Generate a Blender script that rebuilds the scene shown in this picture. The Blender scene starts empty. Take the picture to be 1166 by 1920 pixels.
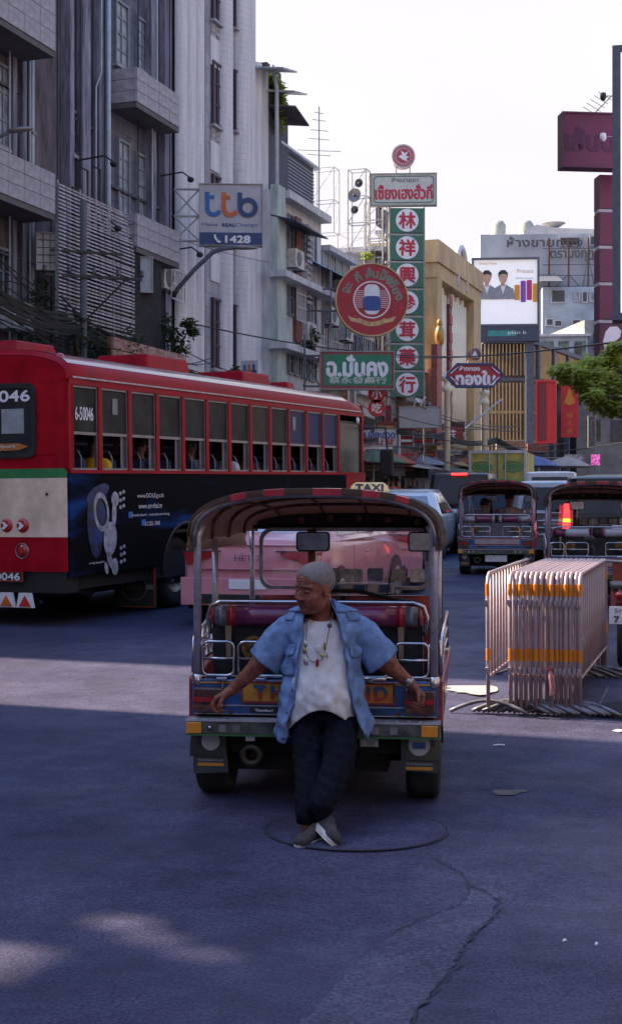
import bpy, bmesh, math, random
import numpy as np
from mathutils import Vector, Matrix
random.seed(7)
S = bpy.context.scene
C = S.collection
R = math.radians
pi = math.pi

# ---------------------------------------------------------------- camera, sky, sun, exposure
F = 2667.0                       # focal length in photograph pixels (50 mm on a 36 mm tall frame)
EYE = 1.65
cam_d = bpy.data.cameras.new('camera')
cam = bpy.data.objects.new('camera', cam_d); C.objects.link(cam); S.camera = cam
cam.location = (0, 0, EYE); cam.rotation_euler = (R(90), 0, 0)
cam_d.sensor_fit = 'VERTICAL'; cam_d.sensor_height = 36; cam_d.lens = 50
cam_d.shift_y = 5/1920; cam_d.clip_start = .1; cam_d.clip_end = 6000

SUN_EL, SUN_AZ = R(39), math.atan2(-.95, .33)       # azimuth measured from +Y towards +X: the sun stands left and a little ahead
w = bpy.data.worlds.new('World'); S.world = w; w.use_nodes = True
nt = w.node_tree; bg = nt.nodes['Background']
sky = nt.nodes.new('ShaderNodeTexSky'); sky.sky_type = 'NISHITA'; sky.sun_disc = False
sky.sun_elevation = SUN_EL; sky.sun_rotation = SUN_AZ
sky.air_density = 1.6; sky.dust_density = 3.5; sky.ozone_density = 3.0; sky.altitude = 0
hs = nt.nodes.new('ShaderNodeHueSaturation'); hs.inputs['Saturation'].default_value = 1.35; hs.inputs['Hue'].default_value = .505; nt.links.new(sky.outputs[0], hs.inputs['Color'])
# bright white haze round the whole horizon, deep blue overhead
tcw = nt.nodes.new('ShaderNodeTexCoord'); sx = nt.nodes.new('ShaderNodeSeparateXYZ'); nt.links.new(tcw.outputs['Generated'], sx.inputs[0])
mrw = nt.nodes.new('ShaderNodeMapRange'); mrw.interpolation_type = 'SMOOTHSTEP'; nt.links.new(sx.outputs[2], mrw.inputs[0]); mrw.inputs['From Min'].default_value = .30; mrw.inputs['From Max'].default_value = .75; mrw.inputs['To Min'].default_value = 1; mrw.inputs['To Max'].default_value = 0
mxw = nt.nodes.new('ShaderNodeMix'); mxw.data_type = 'RGBA'; nt.links.new(mrw.outputs[0], mxw.inputs[0]); nt.links.new(hs.outputs[0], mxw.inputs[6]); mxw.inputs[7].default_value = (2.30, 2.24, 2.36, 1)
cn = nt.nodes.new('ShaderNodeTexNoise'); cn.inputs['Scale'].default_value = 2.2; cn.inputs['Detail'].default_value = 5; cn.inputs['Roughness'].default_value = .45
cm = nt.nodes.new('ShaderNodeMapping'); cm.inputs['Scale'].default_value = (1, 1, 2.6); nt.links.new(tcw.outputs['Generated'], cm.inputs[0]); nt.links.new(cm.outputs[0], cn.inputs[0])
cr = nt.nodes.new('ShaderNodeValToRGB'); cr.color_ramp.elements[0].position = .35; cr.color_ramp.elements[0].color = (.86,.86,.90,1); cr.color_ramp.elements[1].position = .62; cr.color_ramp.elements[1].color = (1,.995,.985,1); nt.links.new(cn.outputs[0], cr.inputs[0])
cx_ = nt.nodes.new('ShaderNodeMix'); cx_.data_type = 'RGBA'; cx_.blend_type = 'MULTIPLY'; cx_.inputs[0].default_value = 1; nt.links.new(mxw.outputs[2], cx_.inputs[6]); nt.links.new(cr.outputs[0], cx_.inputs[7])
nt.links.new(cx_.outputs[2], bg.inputs[0]); bg.inputs[1].default_value = .15
sun_d = bpy.data.lights.new('sun', 'SUN'); sun_d.energy = 5.0; sun_d.angle = R(.6); sun_d.color = (1, .80, .58)
sun = bpy.data.objects.new('sun', sun_d); C.objects.link(sun)
sdir = Vector((math.sin(SUN_AZ)*math.cos(SUN_EL), math.cos(SUN_AZ)*math.cos(SUN_EL), math.sin(SUN_EL)))
sun.rotation_euler = sdir.to_track_quat('Z', 'Y').to_euler(); sun.location = sdir*60
S.view_settings.view_transform = 'Standard'; S.view_settings.look = 'None'
S.view_settings.exposure = 1.6; S.view_settings.gamma = 1
S.render.engine = 'CYCLES'; S.cycles.use_denoising = True
S.cycles.max_bounces = 6; S.cycles.transparent_max_bounces = 8

# ---------------------------------------------------------------- terrain: level where we stand, the street climbs gently away
def G(y):
    if y < 5: return 0.0
    if y < 9: return .027*(y-5)**2/8
    if y < 60: return .027*(y-7)
    return .027*53
def P(px, py, Y):                # the point seen at photograph pixel px, py at distance Y
    return Vector(((px-583)/F*Y, Y, EYE-(py-965)/F*Y))
def X(px, Y): return (px-583)/F*Y
def Z(py, Y): return EYE-(py-965)/F*Y

# ---------------------------------------------------------------- materials
MATS = {}
def mat(name, col, rough=.6, metal=0, var=.12, scale=6, bump=0, bscale=60, spec=.5, col2=None, lo=.35, hi=.65, emit=0, alpha=1, stretch=None, trans=0, coat=0):
    if name in MATS: return MATS[name]
    m = bpy.data.materials.new(name); MATS[name] = m; m.use_nodes = True
    n = m.node_tree; b = n.nodes['Principled BSDF']; L = n.links.new
    col = tuple(col)
    b.inputs['Roughness'].default_value = rough; b.inputs['Metallic'].default_value = metal
    b.inputs['Specular IOR Level'].default_value = spec
    b.inputs['Coat Weight'].default_value = coat; b.inputs['Coat Roughness'].default_value = .08
    tc = n.nodes.new('ShaderNodeTexCoord'); src = tc.outputs['Object']
    if stretch:
        mp = n.nodes.new('ShaderNodeMapping'); mp.inputs['Scale'].default_value = stretch; L(src, mp.inputs[0]); src = mp.outputs[0]
    nz = n.nodes.new('ShaderNodeTexNoise'); nz.inputs['Scale'].default_value = scale; nz.inputs['Detail'].default_value = 8
    nz.inputs['Roughness'].default_value = .65; L(src, nz.inputs[0])
    rp = n.nodes.new('ShaderNodeValToRGB'); L(nz.outputs[0], rp.inputs[0])
    rp.color_ramp.elements[0].position = lo; rp.color_ramp.elements[1].position = hi
    c2 = col2 if col2 else tuple(c*(1-var*2) for c in col)
    c1 = col if col2 else tuple(min(1, c*(1+var)) for c in col)
    rp.color_ramp.elements[0].color = (*c2, 1); rp.color_ramp.elements[1].color = (*c1, 1)
    L(rp.outputs[0], b.inputs['Base Color'])
    if bump:
        n2 = n.nodes.new('ShaderNodeTexNoise'); n2.inputs['Scale'].default_value = bscale; n2.inputs['Detail'].default_value = 4; L(src, n2.inputs[0])
        bp = n.nodes.new('ShaderNodeBump'); bp.inputs['Strength'].default_value = bump; bp.inputs['Distance'].default_value = .01
        L(n2.outputs[0], bp.inputs['Height']); L(bp.outputs[0], b.inputs['Normal'])
    if rough > .15 and not metal:
        mr = n.nodes.new('ShaderNodeMapRange'); mr.inputs['To Min'].default_value = max(.05, rough-.12); mr.inputs['To Max'].default_value = min(1, rough+.12)
        L(nz.outputs[0], mr.inputs[0]); L(mr.outputs[0], b.inputs['Roughness'])
    if emit:
        L(rp.outputs[0], b.inputs['Emission Color']); b.inputs['Emission Strength'].default_value = emit
    if trans: b.inputs['Transmission Weight'].default_value = trans
    if alpha < 1: b.inputs['Alpha'].default_value = alpha
    return m

# ---------------------------------------------------------------- objects
def setp(o, label=None, cat=None, group=None, kind=None):
    if label: o['label'] = label
    if cat: o['category'] = cat
    if group: o['group'] = group
    if kind: o['kind'] = kind
    return o
def empty(name, loc=(0,0,0), rz=0, label=None, cat=None, group=None, scale=1):
    o = bpy.data.objects.new(name, None); C.objects.link(o); o.location = loc; o.rotation_euler = (0,0,rz)
    if scale != 1: o.scale = (scale,)*3
    o.empty_display_size = .1
    return setp(o, label, cat, group)
def link(name, me, parent=None, loc=None, rot=None, scale=None):
    o = bpy.data.objects.new(name, me); C.objects.link(o)
    if parent is not None: o.parent = parent
    if loc is not None: o.location = loc
    if rot is not None: o.rotation_euler = rot
    if scale is not None: o.scale = scale
    return o
KIDS = {}
def copy_tree(o, parent=None):
    c = o.copy(); C.objects.link(c); c.parent = parent
    for ch in CH(o): copy_tree(ch, c)
    return c
def CH(o): return list(o.children)

class MB:
    """collects simple shapes into one mesh"""
    def __init__(s): s.v = []; s.f = []; s.m = []; s.mi = 0; s.T = None
    def add(s, vs, fs):
        n = len(s.v)
        if s.T is not None: vs = [s.T @ Vector(v) for v in vs]
        s.v += [tuple(v) for v in vs]; s.f += [tuple(i+n for i in f) for f in fs]; s.m += [s.mi]*len(fs); return s
    def box(s, x0, y0, z0, x1, y1, z1):
        return s.add([(x0,y0,z0),(x1,y0,z0),(x1,y1,z0),(x0,y1,z0),(x0,y0,z1),(x1,y0,z1),(x1,y1,z1),(x0,y1,z1)],
                     [(0,3,2,1),(4,5,6,7),(0,1,5,4),(1,2,6,5),(2,3,7,6),(3,0,4,7)])
    def cbox(s, c, d): return s.box(c[0]-d[0]/2, c[1]-d[1]/2, c[2]-d[2]/2, c[0]+d[0]/2, c[1]+d[1]/2, c[2]+d[2]/2)
    def hexa(s, p): return s.add(p, [(0,3,2,1),(4,5,6,7),(0,1,5,4),(1,2,6,5),(2,3,7,6),(3,0,4,7)])
    def quad(s, a, b, c, d): return s.add([a,b,c,d], [(0,1,2,3)])
    def tube(s, pts, r, n=8, closed=False, caps=True):
        pts = [Vector(p) for p in pts]; rs = r if isinstance(r, (list, tuple)) else [r]*len(pts)
        N = len(pts); rings = []; up = None
        for i, p in enumerate(pts):
            a = pts[(i-1) % N] if (closed or i > 0) else p; b = pts[(i+1) % N] if (closed or i < N-1) else p
            t = (b-a).normalized()
            if up is None: up = Vector((0,0,1)) if abs(t.z) < .9 else Vector((1,0,0))
            u = (up - t*up.dot(t))
            if u.length < 1e-4: u = t.orthogonal()
            u.normalize(); up = u; w = t.cross(u)
            rings.append([p+(u*math.cos(2*pi*k/n)+w*math.sin(2*pi*k/n))*rs[i] for k in range(n)])
        vs = [v for rg in rings for v in rg]; fs = []
        for i in range(N if closed else N-1):
            j = (i+1) % N
            for k in range(n): fs.append((i*n+k, i*n+(k+1)%n, j*n+(k+1)%n, j*n+k))
        if caps and not closed: fs += [tuple(range(n))[::-1], tuple((N-1)*n+k for k in range(n))]
        return s.add(vs, fs)
    def cyl(s, a, b, r, n=12, r2=None): return s.tube([a, b], [r, r if r2 is None else r2], n)
    def lathe(s, prof, c=(0,0,0), axis='z', n=20):
        vs = []; fs = []; m = len(prof)
        for k in range(n):
            a = 2*pi*k/n
            for r, h in prof:
                p = (r*math.cos(a), r*math.sin(a), h)
                if axis == 'x': p = (h, r*math.cos(a), r*math.sin(a))
                elif axis == 'y': p = (r*math.cos(a), h, r*math.sin(a))
                vs.append((p[0]+c[0], p[1]+c[1], p[2]+c[2]))
        for k in range(n):
            k2 = (k+1) % n
            for i in range(m-1): fs.append((k*m+i, k2*m+i, k2*m+i+1, k*m+i+1))
        return s.add(vs, fs)
    def ell(s, c, r, n=12, m=8):
        prof = [(math.sin(pi*i/m), -math.cos(pi*i/m)) for i in range(m+1)]
        vs = []; fs = []
        for k in range(n):
            for q, h in prof: vs.append((c[0]+q*r[0]*math.cos(2*pi*k/n), c[1]+q*r[1]*math.sin(2*pi*k/n), c[2]+h*r[2]))
        for k in range(n):
            k2 = (k+1) % n
            for i in range(m): fs.append((k*(m+1)+i, k2*(m+1)+i, k2*(m+1)+i+1, k*(m+1)+i+1))
        return s.add(vs, fs)
    def prism(s, poly, a, b, plane='xz'):
        """poly in a plane, extruded between a and b on the third axis"""
        n = len(poly)
        def q(p, h): return (p[0], h, p[1]) if plane == 'xz' else ((h, p[0], p[1]) if plane == 'yz' else (p[0], p[1], h))
        vs = [q(p, a) for p in poly]+[q(p, b) for p in poly]
        fs = [tuple(range(n)), tuple(range(2*n-1, n-1, -1))]+[(i, i+n, (i+1)%n+n, (i+1)%n) for i in range(n)]
        return s.add(vs, fs)
    def loft(s, rings, closed=True, cap0=True, cap1=True):
        n = len(rings[0]); vs = [p for r in rings for p in r]; fs = []
        for i in range(len(rings)-1):
            for k in range(n if closed else n-1):
                k2 = (k+1) % n; fs.append((i*n+k, i*n+k2, (i+1)*n+k2, (i+1)*n+k))
        if closed and cap0: fs.append(tuple(range(n))[::-1])
        if closed and cap1: fs.append(tuple((len(rings)-1)*n+k for k in range(n)))
        return s.add(vs, fs)
    def mesh(s, name, mats, smooth=False):
        me = bpy.data.meshes.new(name); me.from_pydata(s.v, [], s.f)
        for m in (mats if isinstance(mats, (list, tuple)) else [mats]): me.materials.append(m)
        if any(s.m): me.polygons.foreach_set('material_index', s.m)
        bm = bmesh.new(); bm.from_mesh(me); bmesh.ops.recalc_face_normals(bm, faces=bm.faces); bm.to_mesh(me); bm.free()
        if smooth: me.shade_smooth() if hasattr(me, 'shade_smooth') else me.polygons.foreach_set('use_smooth', [True]*len(me.polygons))
        me.update(); return me
    def build(s, name, mats, parent=None, loc=None, rz=None, smooth=False, bevel=0, label=None, kind=None, cat=None, group=None):
        o = link(name, s.mesh(name, mats, smooth), parent, loc, None if rz is None else (0,0,rz))
        if bevel:
            b = o.modifiers.new('bevel', 'BEVEL'); b.width = bevel; b.segments = 2; b.limit_method = 'ANGLE'; b.angle_limit = R(40)
        if smooth and not bevel:
            pass
        return setp(o, label, cat, group, kind)
def rect(x0, z0, x1, z1, r=0, n=4):
    if r <= 0: return [(x0,z0),(x1,z0),(x1,z1),(x0,z1)]
    o = []
    for cx, cz, a0 in ((x1-r, z0+r, -90), (x1-r, z1-r, 0), (x0+r, z1-r, 90), (x0+r, z0+r, 180)):
        for k in range(n+1):
            a = R(a0+90*k/n); o.append((cx+r*math.cos(a), cz+r*math.sin(a)))
    return o
def disc(cx, cz, r, rz=None, n=28): return [(cx+r*math.cos(2*pi*k/n), cz+(rz or r)*math.sin(2*pi*k/n)) for k in range(n)]
def ringpoly(mb, outer, inner, a, b):
    """frame between two outlines with the same number of points, in the xz plane"""
    n = len(outer); vs = [(p[0], a, p[1]) for p in outer]+[(p[0], a, p[1]) for p in inner]+[(p[0], b, p[1]) for p in outer]+[(p[0], b, p[1]) for p in inner]
    fs = []
    for i in range(n):
        j = (i+1) % n
        fs += [(i, j, n+j, n+i), (2*n+i, 3*n+i, 3*n+j, 2*n+j), (i, 2*n+i, 2*n+j, j), (n+i, n+j, 3*n+j, 3*n+i)]
    return mb.add(vs, fs)
def smooth_by_angle(o, a=40):
    me = o.data; me.polygons.foreach_set('use_smooth', [True]*len(me.polygons))
    bm = bmesh.new(); bm.from_mesh(me)
    for e in bm.edges:
        if len(e.link_faces) == 2 and e.calc_face_angle(0) > R(a): e.smooth = False
    bm.to_mesh(me); bm.free(); return o

# lettering: real letter shapes, a little proud of the board they stand on (local frame: x right, z up, facing -y)
TXT = []
def text(body, m, parent, x, z, w=None, h=None, y=-.01, bold=.0, name='lettering', rot=0, deep=.004, size=1, plane='front'):
    f = bpy.data.curves.new('lettering', 'FONT'); f.body = body; f.align_x = 'CENTER'; f.align_y = 'CENTER'; f.size = size
    o = bpy.data.objects.new('tmp_text', f); C.objects.link(o)
    TXT.append((o, m, parent, x, z, w, h, y, bold, name, rot, deep, plane))
def flush_text():
    dg = bpy.context.evaluated_depsgraph_get(); cache = {}
    for o, m, parent, x, z, w, h, y, bold, name, rot, deep, plane in TXT:
        body = o.data.body
        me = bpy.data.meshes.new_from_object(o.evaluated_get(dg))
        bm = bmesh.new(); bm.from_mesh(me); bmesh.ops.remove_doubles(bm, verts=bm.verts, dist=1e-5)
        xs = [v.co.x for v in bm.verts]; ys = [v.co.y for v in bm.verts]
        if not xs: bm.free(); continue
        cx, cy = (min(xs)+max(xs))/2, (min(ys)+max(ys))/2; sw, sh = max(xs)-min(xs), max(ys)-min(ys)
        kx = w/sw if w else (h/sh if h else 1); ky = h/sh if h else kx
        seen = set(); isl = 0; lift = {}
        for v in bm.verts:
            if v in seen: continue
            st = [v]; seen.add(v)
            while st:
                a = st.pop(); lift[a.index] = isl
                for e in a.link_edges:
                    b = e.other_vert(a)
                    if b not in seen: seen.add(b); st.append(b)
            isl += 1
        offs = [(0,0)]+([(bold,0),(-bold,0),(0,bold),(0,-bold)] if bold else [])
        vs = []; fs = []; nv = len(bm.verts); q = len(offs)
        for k, (ox, oy) in enumerate(offs):
            for v in bm.verts:
                px, pz = (v.co.x-cx)*kx+ox, (v.co.y-cy)*ky+oy
                vs.append((px, -deep-(lift[v.index] % 4)*.0016-k*.0003, pz))
            fs += [[v.index+k*nv for v in f.verts] for f in bm.faces]
        bm.free(); bpy.data.meshes.remove(me)
        me2 = bpy.data.meshes.new(name); me2.from_pydata(vs, [], fs)
        if isinstance(m, tuple):                 # two-coloured letters, upper half and lower half
            me2.materials.append(m[0]); me2.materials.append(m[1]); b2 = bmesh.new(); b2.from_mesh(me2)
            bmesh.ops.bisect_plane(b2, geom=b2.verts[:]+b2.edges[:]+b2.faces[:], plane_co=(0,0,.002), plane_no=(0,0,1))
            for f in b2.faces: f.material_index = 0 if f.calc_center_median().z > .002 else 1
            b2.to_mesh(me2); b2.free()
        else: me2.materials.append(m)
        t = link(name, me2, parent, (x, y, z), (0, rot, 0) if plane == 'front' else plane)
        if bpy.data.objects and len(body) > 1: t['kind'] = 'stuff'
        f = o.data; bpy.data.objects.remove(o); bpy.data.curves.remove(f)
    TXT.clear()

# ---------------------------------------------------------------- organic surfaces: implicit shapes meshed with surface nets
def caps(p, a, b, r1, r2, sq=None):
    a = np.array(a, np.float32); b = np.array(b, np.float32); ab = b-a; pa = p-a
    t = np.clip((pa@ab)/max(float(ab@ab), 1e-9), 0, 1)
    return np.linalg.norm(pa-t[:,None]*ab, axis=1)-(r1+(r2-r1)*t)
def ells(p, c, r, M=None):
    q = p-np.array(c, np.float32)
    if M is not None: q = q@M
    r = np.array(r, np.float32); k0 = np.linalg.norm(q/r, axis=1); k1 = np.linalg.norm(q/(r*r), axis=1)
    return k0*(k0-1)/np.maximum(k1, 1e-6)
def smin(a, b, k):
    h = np.clip(.5+.5*(b-a)/k, 0, 1); return b+(a-b)*h-k*h*(1-h)
def smax(a, b, k): return -smin(-a, -b, k)
def nets(f, lo, hi, h):
    lo = np.array(lo, float); hi = np.array(hi, float); K = 4
    n = (np.ceil((hi-lo)/(h*K)).astype(int)+1)*K
    nc = n//K
    gc = np.stack(np.meshgrid(*[lo[i]+(np.arange(nc[i])+.5)*h*K for i in range(3)], indexing='ij'), -1).reshape(-1,3).astype(np.float32)
    vc = f(gc).reshape(nc)
    near = np.abs(vc) < h*K*1.5
    V = np.repeat(np.repeat(np.repeat(np.sign(vc).astype(np.float32), K, 0), K, 1), K, 2)*h*K
    mk = np.repeat(np.repeat(np.repeat(near, K, 0), K, 1), K, 2)
    idx = np.argwhere(mk); pts = (lo+idx*h).astype(np.float32)
    out = np.empty(len(pts), np.float32)
    for s in range(0, len(pts), 300000): out[s:s+300000] = f(pts[s:s+300000])
    V[mk] = out
    ins = V < 0
    c = [ins[i:ins.shape[0]-1+i, j:ins.shape[1]-1+j, k:ins.shape[2]-1+k] for i in (0,1) for j in (0,1) for k in (0,1)]
    sm = sum(x.astype(np.int8) for x in c); act = (sm > 0) & (sm < 8)
    cells = np.argwhere(act); num = -np.ones(act.shape, np.int64); num[act] = np.arange(len(cells))
    acc = np.zeros((len(cells),3)); cnt = np.zeros(len(cells))
    cor = [(i,j,k) for i in (0,1) for j in (0,1) for k in (0,1)]
    val = {q: V[cells[:,0]+q[0], cells[:,1]+q[1], cells[:,2]+q[2]] for q in cor}
    for a in cor:
        for ax in range(3):
            if a[ax]: continue
            b = list(a); b[ax] = 1; b = tuple(b); va, vb = val[a], val[b]; m = (va < 0) != (vb < 0)
            t = np.where(m, va/np.where(m, va-vb, 1), 0); p = np.array(a, float)+np.outer(t, np.eye(3)[ax])
            acc[m] += p[m]; cnt[m] += 1
    vs = lo+(cells+acc/cnt[:,None])*h
    fs = []
    for ax in range(3):
        u, v_ = [(1,2),(2,0),(0,1)][ax]
        sl0 = [slice(1,-1)]*3; sl0[ax] = slice(0,-1)
        e0 = ins[tuple(sl0)]; sl1 = list(sl0); sl1[ax] = slice(1,None); e1 = ins[tuple(sl1)]
        ed = np.argwhere(e0 != e1); flip = e0[tuple(ed.T)]
        off = np.ones(3, int); off[ax] = 0; ed = ed+off
        def cell(du, dv):
            q = ed.copy(); q[:,u] += du; q[:,v_] += dv; return num[tuple(q.T)]
        Q = np.stack([cell(-1,-1), cell(0,-1), cell(0,0), cell(-1,0)], 1)
        Q[~flip] = Q[~flip][:, ::-1]; fs.append(Q)
    fs = np.concatenate(fs); fs = fs[(fs >= 0).all(1)]
    return vs, fs
def org(name, f, lo, hi, h, m, parent=None, iters=2):
    vs, fs = nets(f, lo, hi, h)
    me = bpy.data.meshes.new(name); me.from_pydata(vs.tolist(), [], fs.tolist())
    me.polygons.foreach_set('use_smooth', [True]*len(me.polygons)); me.materials.append(m)
    o = link(name, me, parent)
    if iters: s = o.modifiers.new('smooth', 'SMOOTH'); s.factor = .5; s.iterations = iters
    return o
# ================================================================ ground
def asphalt(name, base, lo, hi, bump=.6):
    m = bpy.data.materials.new(name); m.use_nodes = True; n = m.node_tree; b = n.nodes['Principled BSDF']; L = n.links.new
    g = n.nodes.new('ShaderNodeNewGeometry'); pos = g.outputs['Position']
    def noise(s, d=6, rgh=.6):
        q = n.nodes.new('ShaderNodeTexNoise'); q.inputs['Scale'].default_value = s; q.inputs['Detail'].default_value = d; q.inputs['Roughness'].default_value = rgh; L(pos, q.inputs[0]); return q.outputs[0]
    def ramp(src, a, ca, c, cc):
        r = n.nodes.new('ShaderNodeValToRGB'); L(src, r.inputs[0]); e = r.color_ramp.elements; e[0].position = a; e[0].color = (*ca,1); e[1].position = c; e[1].color = (*cc,1); return r.outputs[0]
    def mix(f, a, c, mode='MIX', fac=None):
        x = n.nodes.new('ShaderNodeMix'); x.data_type = 'RGBA'; x.blend_type = mode
        if fac is not None: x.inputs[0].default_value = fac
        else: L(f, x.inputs[0])
        L(a, x.inputs[6]); L(c, x.inputs[7]); return x.outputs[2]
    big = ramp(noise(.45, 5), .38, lo, .62, hi)
    grain = ramp(noise(62, 3, .9), .42, (.42,.42,.50), .60, (1.75,1.70,1.62))
    c = mix(None, big, grain, 'MULTIPLY', 1)
    mid = ramp(noise(3.2, 7, .7), .40, (.68,.68,.72), .6, (1.12,1.12,1.1)); c = mix(None, c, mid, 'MULTIPLY', .9)
    sp = ramp(noise(420, 1), .70, (0,0,0), .76, (1,1,1))
    lt = n.nodes.new('ShaderNodeRGB'); lt.outputs[0].default_value = (base*2.6, base*2.5, base*2.5, 1); c = mix(sp, c, lt.outputs[0])
    L(c, b.inputs['Base Color']); b.inputs['Specular IOR Level'].default_value = .35
    rr = ramp(noise(1.1, 4), .4, (.62,)*3, .6, (.85,)*3); L(rr, b.inputs['Roughness'])
    bp = n.nodes.new('ShaderNodeBump'); bp.inputs['Strength'].default_value = bump; bp.inputs['Distance'].default_value = .006; L(noise(150, 3, .7), bp.inputs['Height'])
    bp2 = n.nodes.new('ShaderNodeBump'); bp2.inputs['Strength'].default_value = .5; bp2.inputs['Distance'].default_value = .02; L(noise(9, 4), bp2.inputs['Height'])
    L(bp.outputs[0], bp2.inputs['Normal']); L(bp2.outputs[0], b.inputs['Normal'])
    return m
M_asph = asphalt('asphalt', .065, (.028,.028,.066), (.052,.051,.106))
M_patch = asphalt('asphalt_new', .075, (.050,.050,.096), (.068,.067,.124), .9)
M_crack = mat('crack_tar', (.028,.027,.046), .95, var=.2, scale=30)
def ground_sheet(name, xs, ys, m, dz=0, kind='structure'):
    vs = [(x, y, G(y)+dz) for y in ys for x in xs]; nx = len(xs)
    fs = [(j*nx+i, j*nx+i+1, (j+1)*nx+i+1, (j+1)*nx+i) for j in range(len(ys)-1) for i in range(nx-1)]
    mb = MB(); mb.add(vs, fs); o = mb.build(name, m, kind=kind, smooth=True); return o
ys = [-300,-40,0,3]+[4+.5*i for i in range(12)]+[12,16,20,30,40,50,60,90,200,600,3000]
ground_sheet('road', [-3000,-300,-30,-8,0,8,30,300,3000], ys, M_asph)
def on_ground(pts, dz): return [(x, y, G(y)+dz) for x, y in pts]
def gp(px, py):                      # ground point under a photograph pixel
    y = 8.0
    for _ in range(60): y = .5*y+.5*(EYE-G(y))*F/(py-965)
    return (X(px, y), y)
# the newer strip of asphalt that runs towards us with a ragged edge
edge_l = [(930,1655),(900,1664),(880,1670),(872,1690),(838,1706),(790,1722),(745,1745),(690,1790),(640,1836),(590,1890),(545,1935),(500,1990)]
edge_r = [(931,1656),(935,1672),(925,1700),(918,1730),(888,1752),(870,1776),(858,1800),(838,1830),(810,1862),(780,1900),(750,1990)]
def sub(e, k=6, j=.012, seed=1):
    rnd = random.Random(seed); q = [gp(*p) for p in e]; o = []
    for a, b in zip(q, q[1:]):
        for i in range(k):
            t = i/k; o.append((a[0]+(b[0]-a[0])*t+rnd.uniform(-j,j), a[1]+(b[1]-a[1])*t+rnd.uniform(-j,j)))
    o.append(q[-1]); return o
L_, R_ = sub(edge_l, seed=3), sub(edge_r, seed=4); L_, R_ = L_[:min(len(L_),len(R_))], R_[:min(len(L_),len(R_))]
mb = MB(); n = len(L_); mb.add([(x,y,G(y)+.004) for x,y in L_]+[(x,y,G(y)+.004) for x,y in R_], [(i, i+1, n+i+1, n+i) for i in range(n-1)])
mb.build('asphalt_patch', M_patch, kind='structure')
def crack(pts, wd, seed, j=.018):
    rnd = random.Random(seed); q = sub(pts, 9, j, seed); mb = MB()
    vs = []; 
    for i, (x, y) in enumerate(q):
        a = q[max(0,i-1)]; b = q[min(len(q)-1,i+1)]; d = Vector((b[0]-a[0], b[1]-a[1])).normalized(); w_ = wd*.55*rnd.uniform(.2,1.3)
        if i in (0, len(q)-1): w_ = .0005
        vs += [(x-d.y*w_, y+d.x*w_, G(y)+.008), (x+d.y*w_, y-d.x*w_, G(y)+.008)]
    mb.add(vs, [(2*i, 2*i+1, 2*i+3, 2*i+2) for i in range(len(q)-1)]); return mb
for i, (pts, wd) in enumerate([
    ([(735,1752),(770,1735),(800,1722),(838,1708),(872,1688),(885,1662),(868,1640),(840,1625),(818,1612)], .007),
    ([(885,1662),(905,1672),(930,1685),(932,1712),(905,1742),(880,1760),(862,1790),(858,1812),(830,1842),(800,1880),(770,1925)], .008),
    ([(905,1672),(935,1660),(985,1655)], .004), ([(818,1612),(805,1600),(800,1588)], .004), ([(400,1585),(430,1570),(465,1572),(500,1566)], .003)]):
    crack(pts, wd, 20+i).build('road_crack', M_crack, kind='structure')
# manhole cover and its ring under the tuk-tuk
cx, cy = gp(670, 1552); cx, cy = .235, 7.36
mh = empty('manhole_cover', (cx, cy, G(cy)+.004), 0, 'large round manhole cover set in asphalt under the crossed feet', 'manhole')
M_iron = mat('cast_iron', (.035,.034,.038), .6, .3, bump=.5, bscale=80)
mb = MB()
mb.lathe([(.466,.002),(.468,.004),(.473,.004),(.475,.0)], n=56); mb.build('ring', mat('ring_grey', (.034,.034,.055), .8), mh, smooth=False)
mb = MB(); mb.lathe([(0,.003),(.462,.003)], n=48)
mb.build('lid', M_asph, mh)
for px, py, w_ in ((948,1487,.09),(975,1484,.05)):
    x, y = gp(px, py); mb = MB(); mb.add([(x+w_*math.cos(a/12*2*pi)*(1+.2*math.sin(a*5)), y+w_*.9*math.sin(a/12*2*pi), G(y)+.004) for a in range(12)], [tuple(range(12))]); mb.build('oil_stain', mat('oil', (.02,.019,.022), .5), kind='structure')
# flecks of paper litter
M_paper = mat('paper', (.72,.70,.72), .8, var=.06)
def litter(px, py, w_, d_, rz, label):
    x, y = gp(px, py); mb = MB(); n = 5
    pts = [(-w_/2,-d_/2,.004),(w_*.1,-d_/2,.008),(w_/2,-d_/3,.005),(w_/2,d_/2,.008),(0,d_*.4,.012),(-w_/2,d_/2,.006)]
    mb.add(pts, [(0,1,4,5),(1,2,3,4)]); mb.add([(a,b,c+.003) for a,b,c in pts], [(0,1,4,5),(1,2,3,4)])
    o = mb.build('paper_scrap', M_paper, None, (x, y, G(y)), rz); return setp(o, label, 'litter')
litter(935,1399,.08,.02,.1,'white paper strip lying on asphalt in front of the barriers')
litter(1160,1372,.08,.06,.7,'crumpled white paper on the ground right of the barrier feet')
litter(1058,1767,.016,.008,.2,'tiny white scrap on the grey asphalt at bottom, nearer the road patch')
litter(1118,1773,.018,.008,.9,'tiny white scrap on the asphalt close to the bottom corner of the road')
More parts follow.
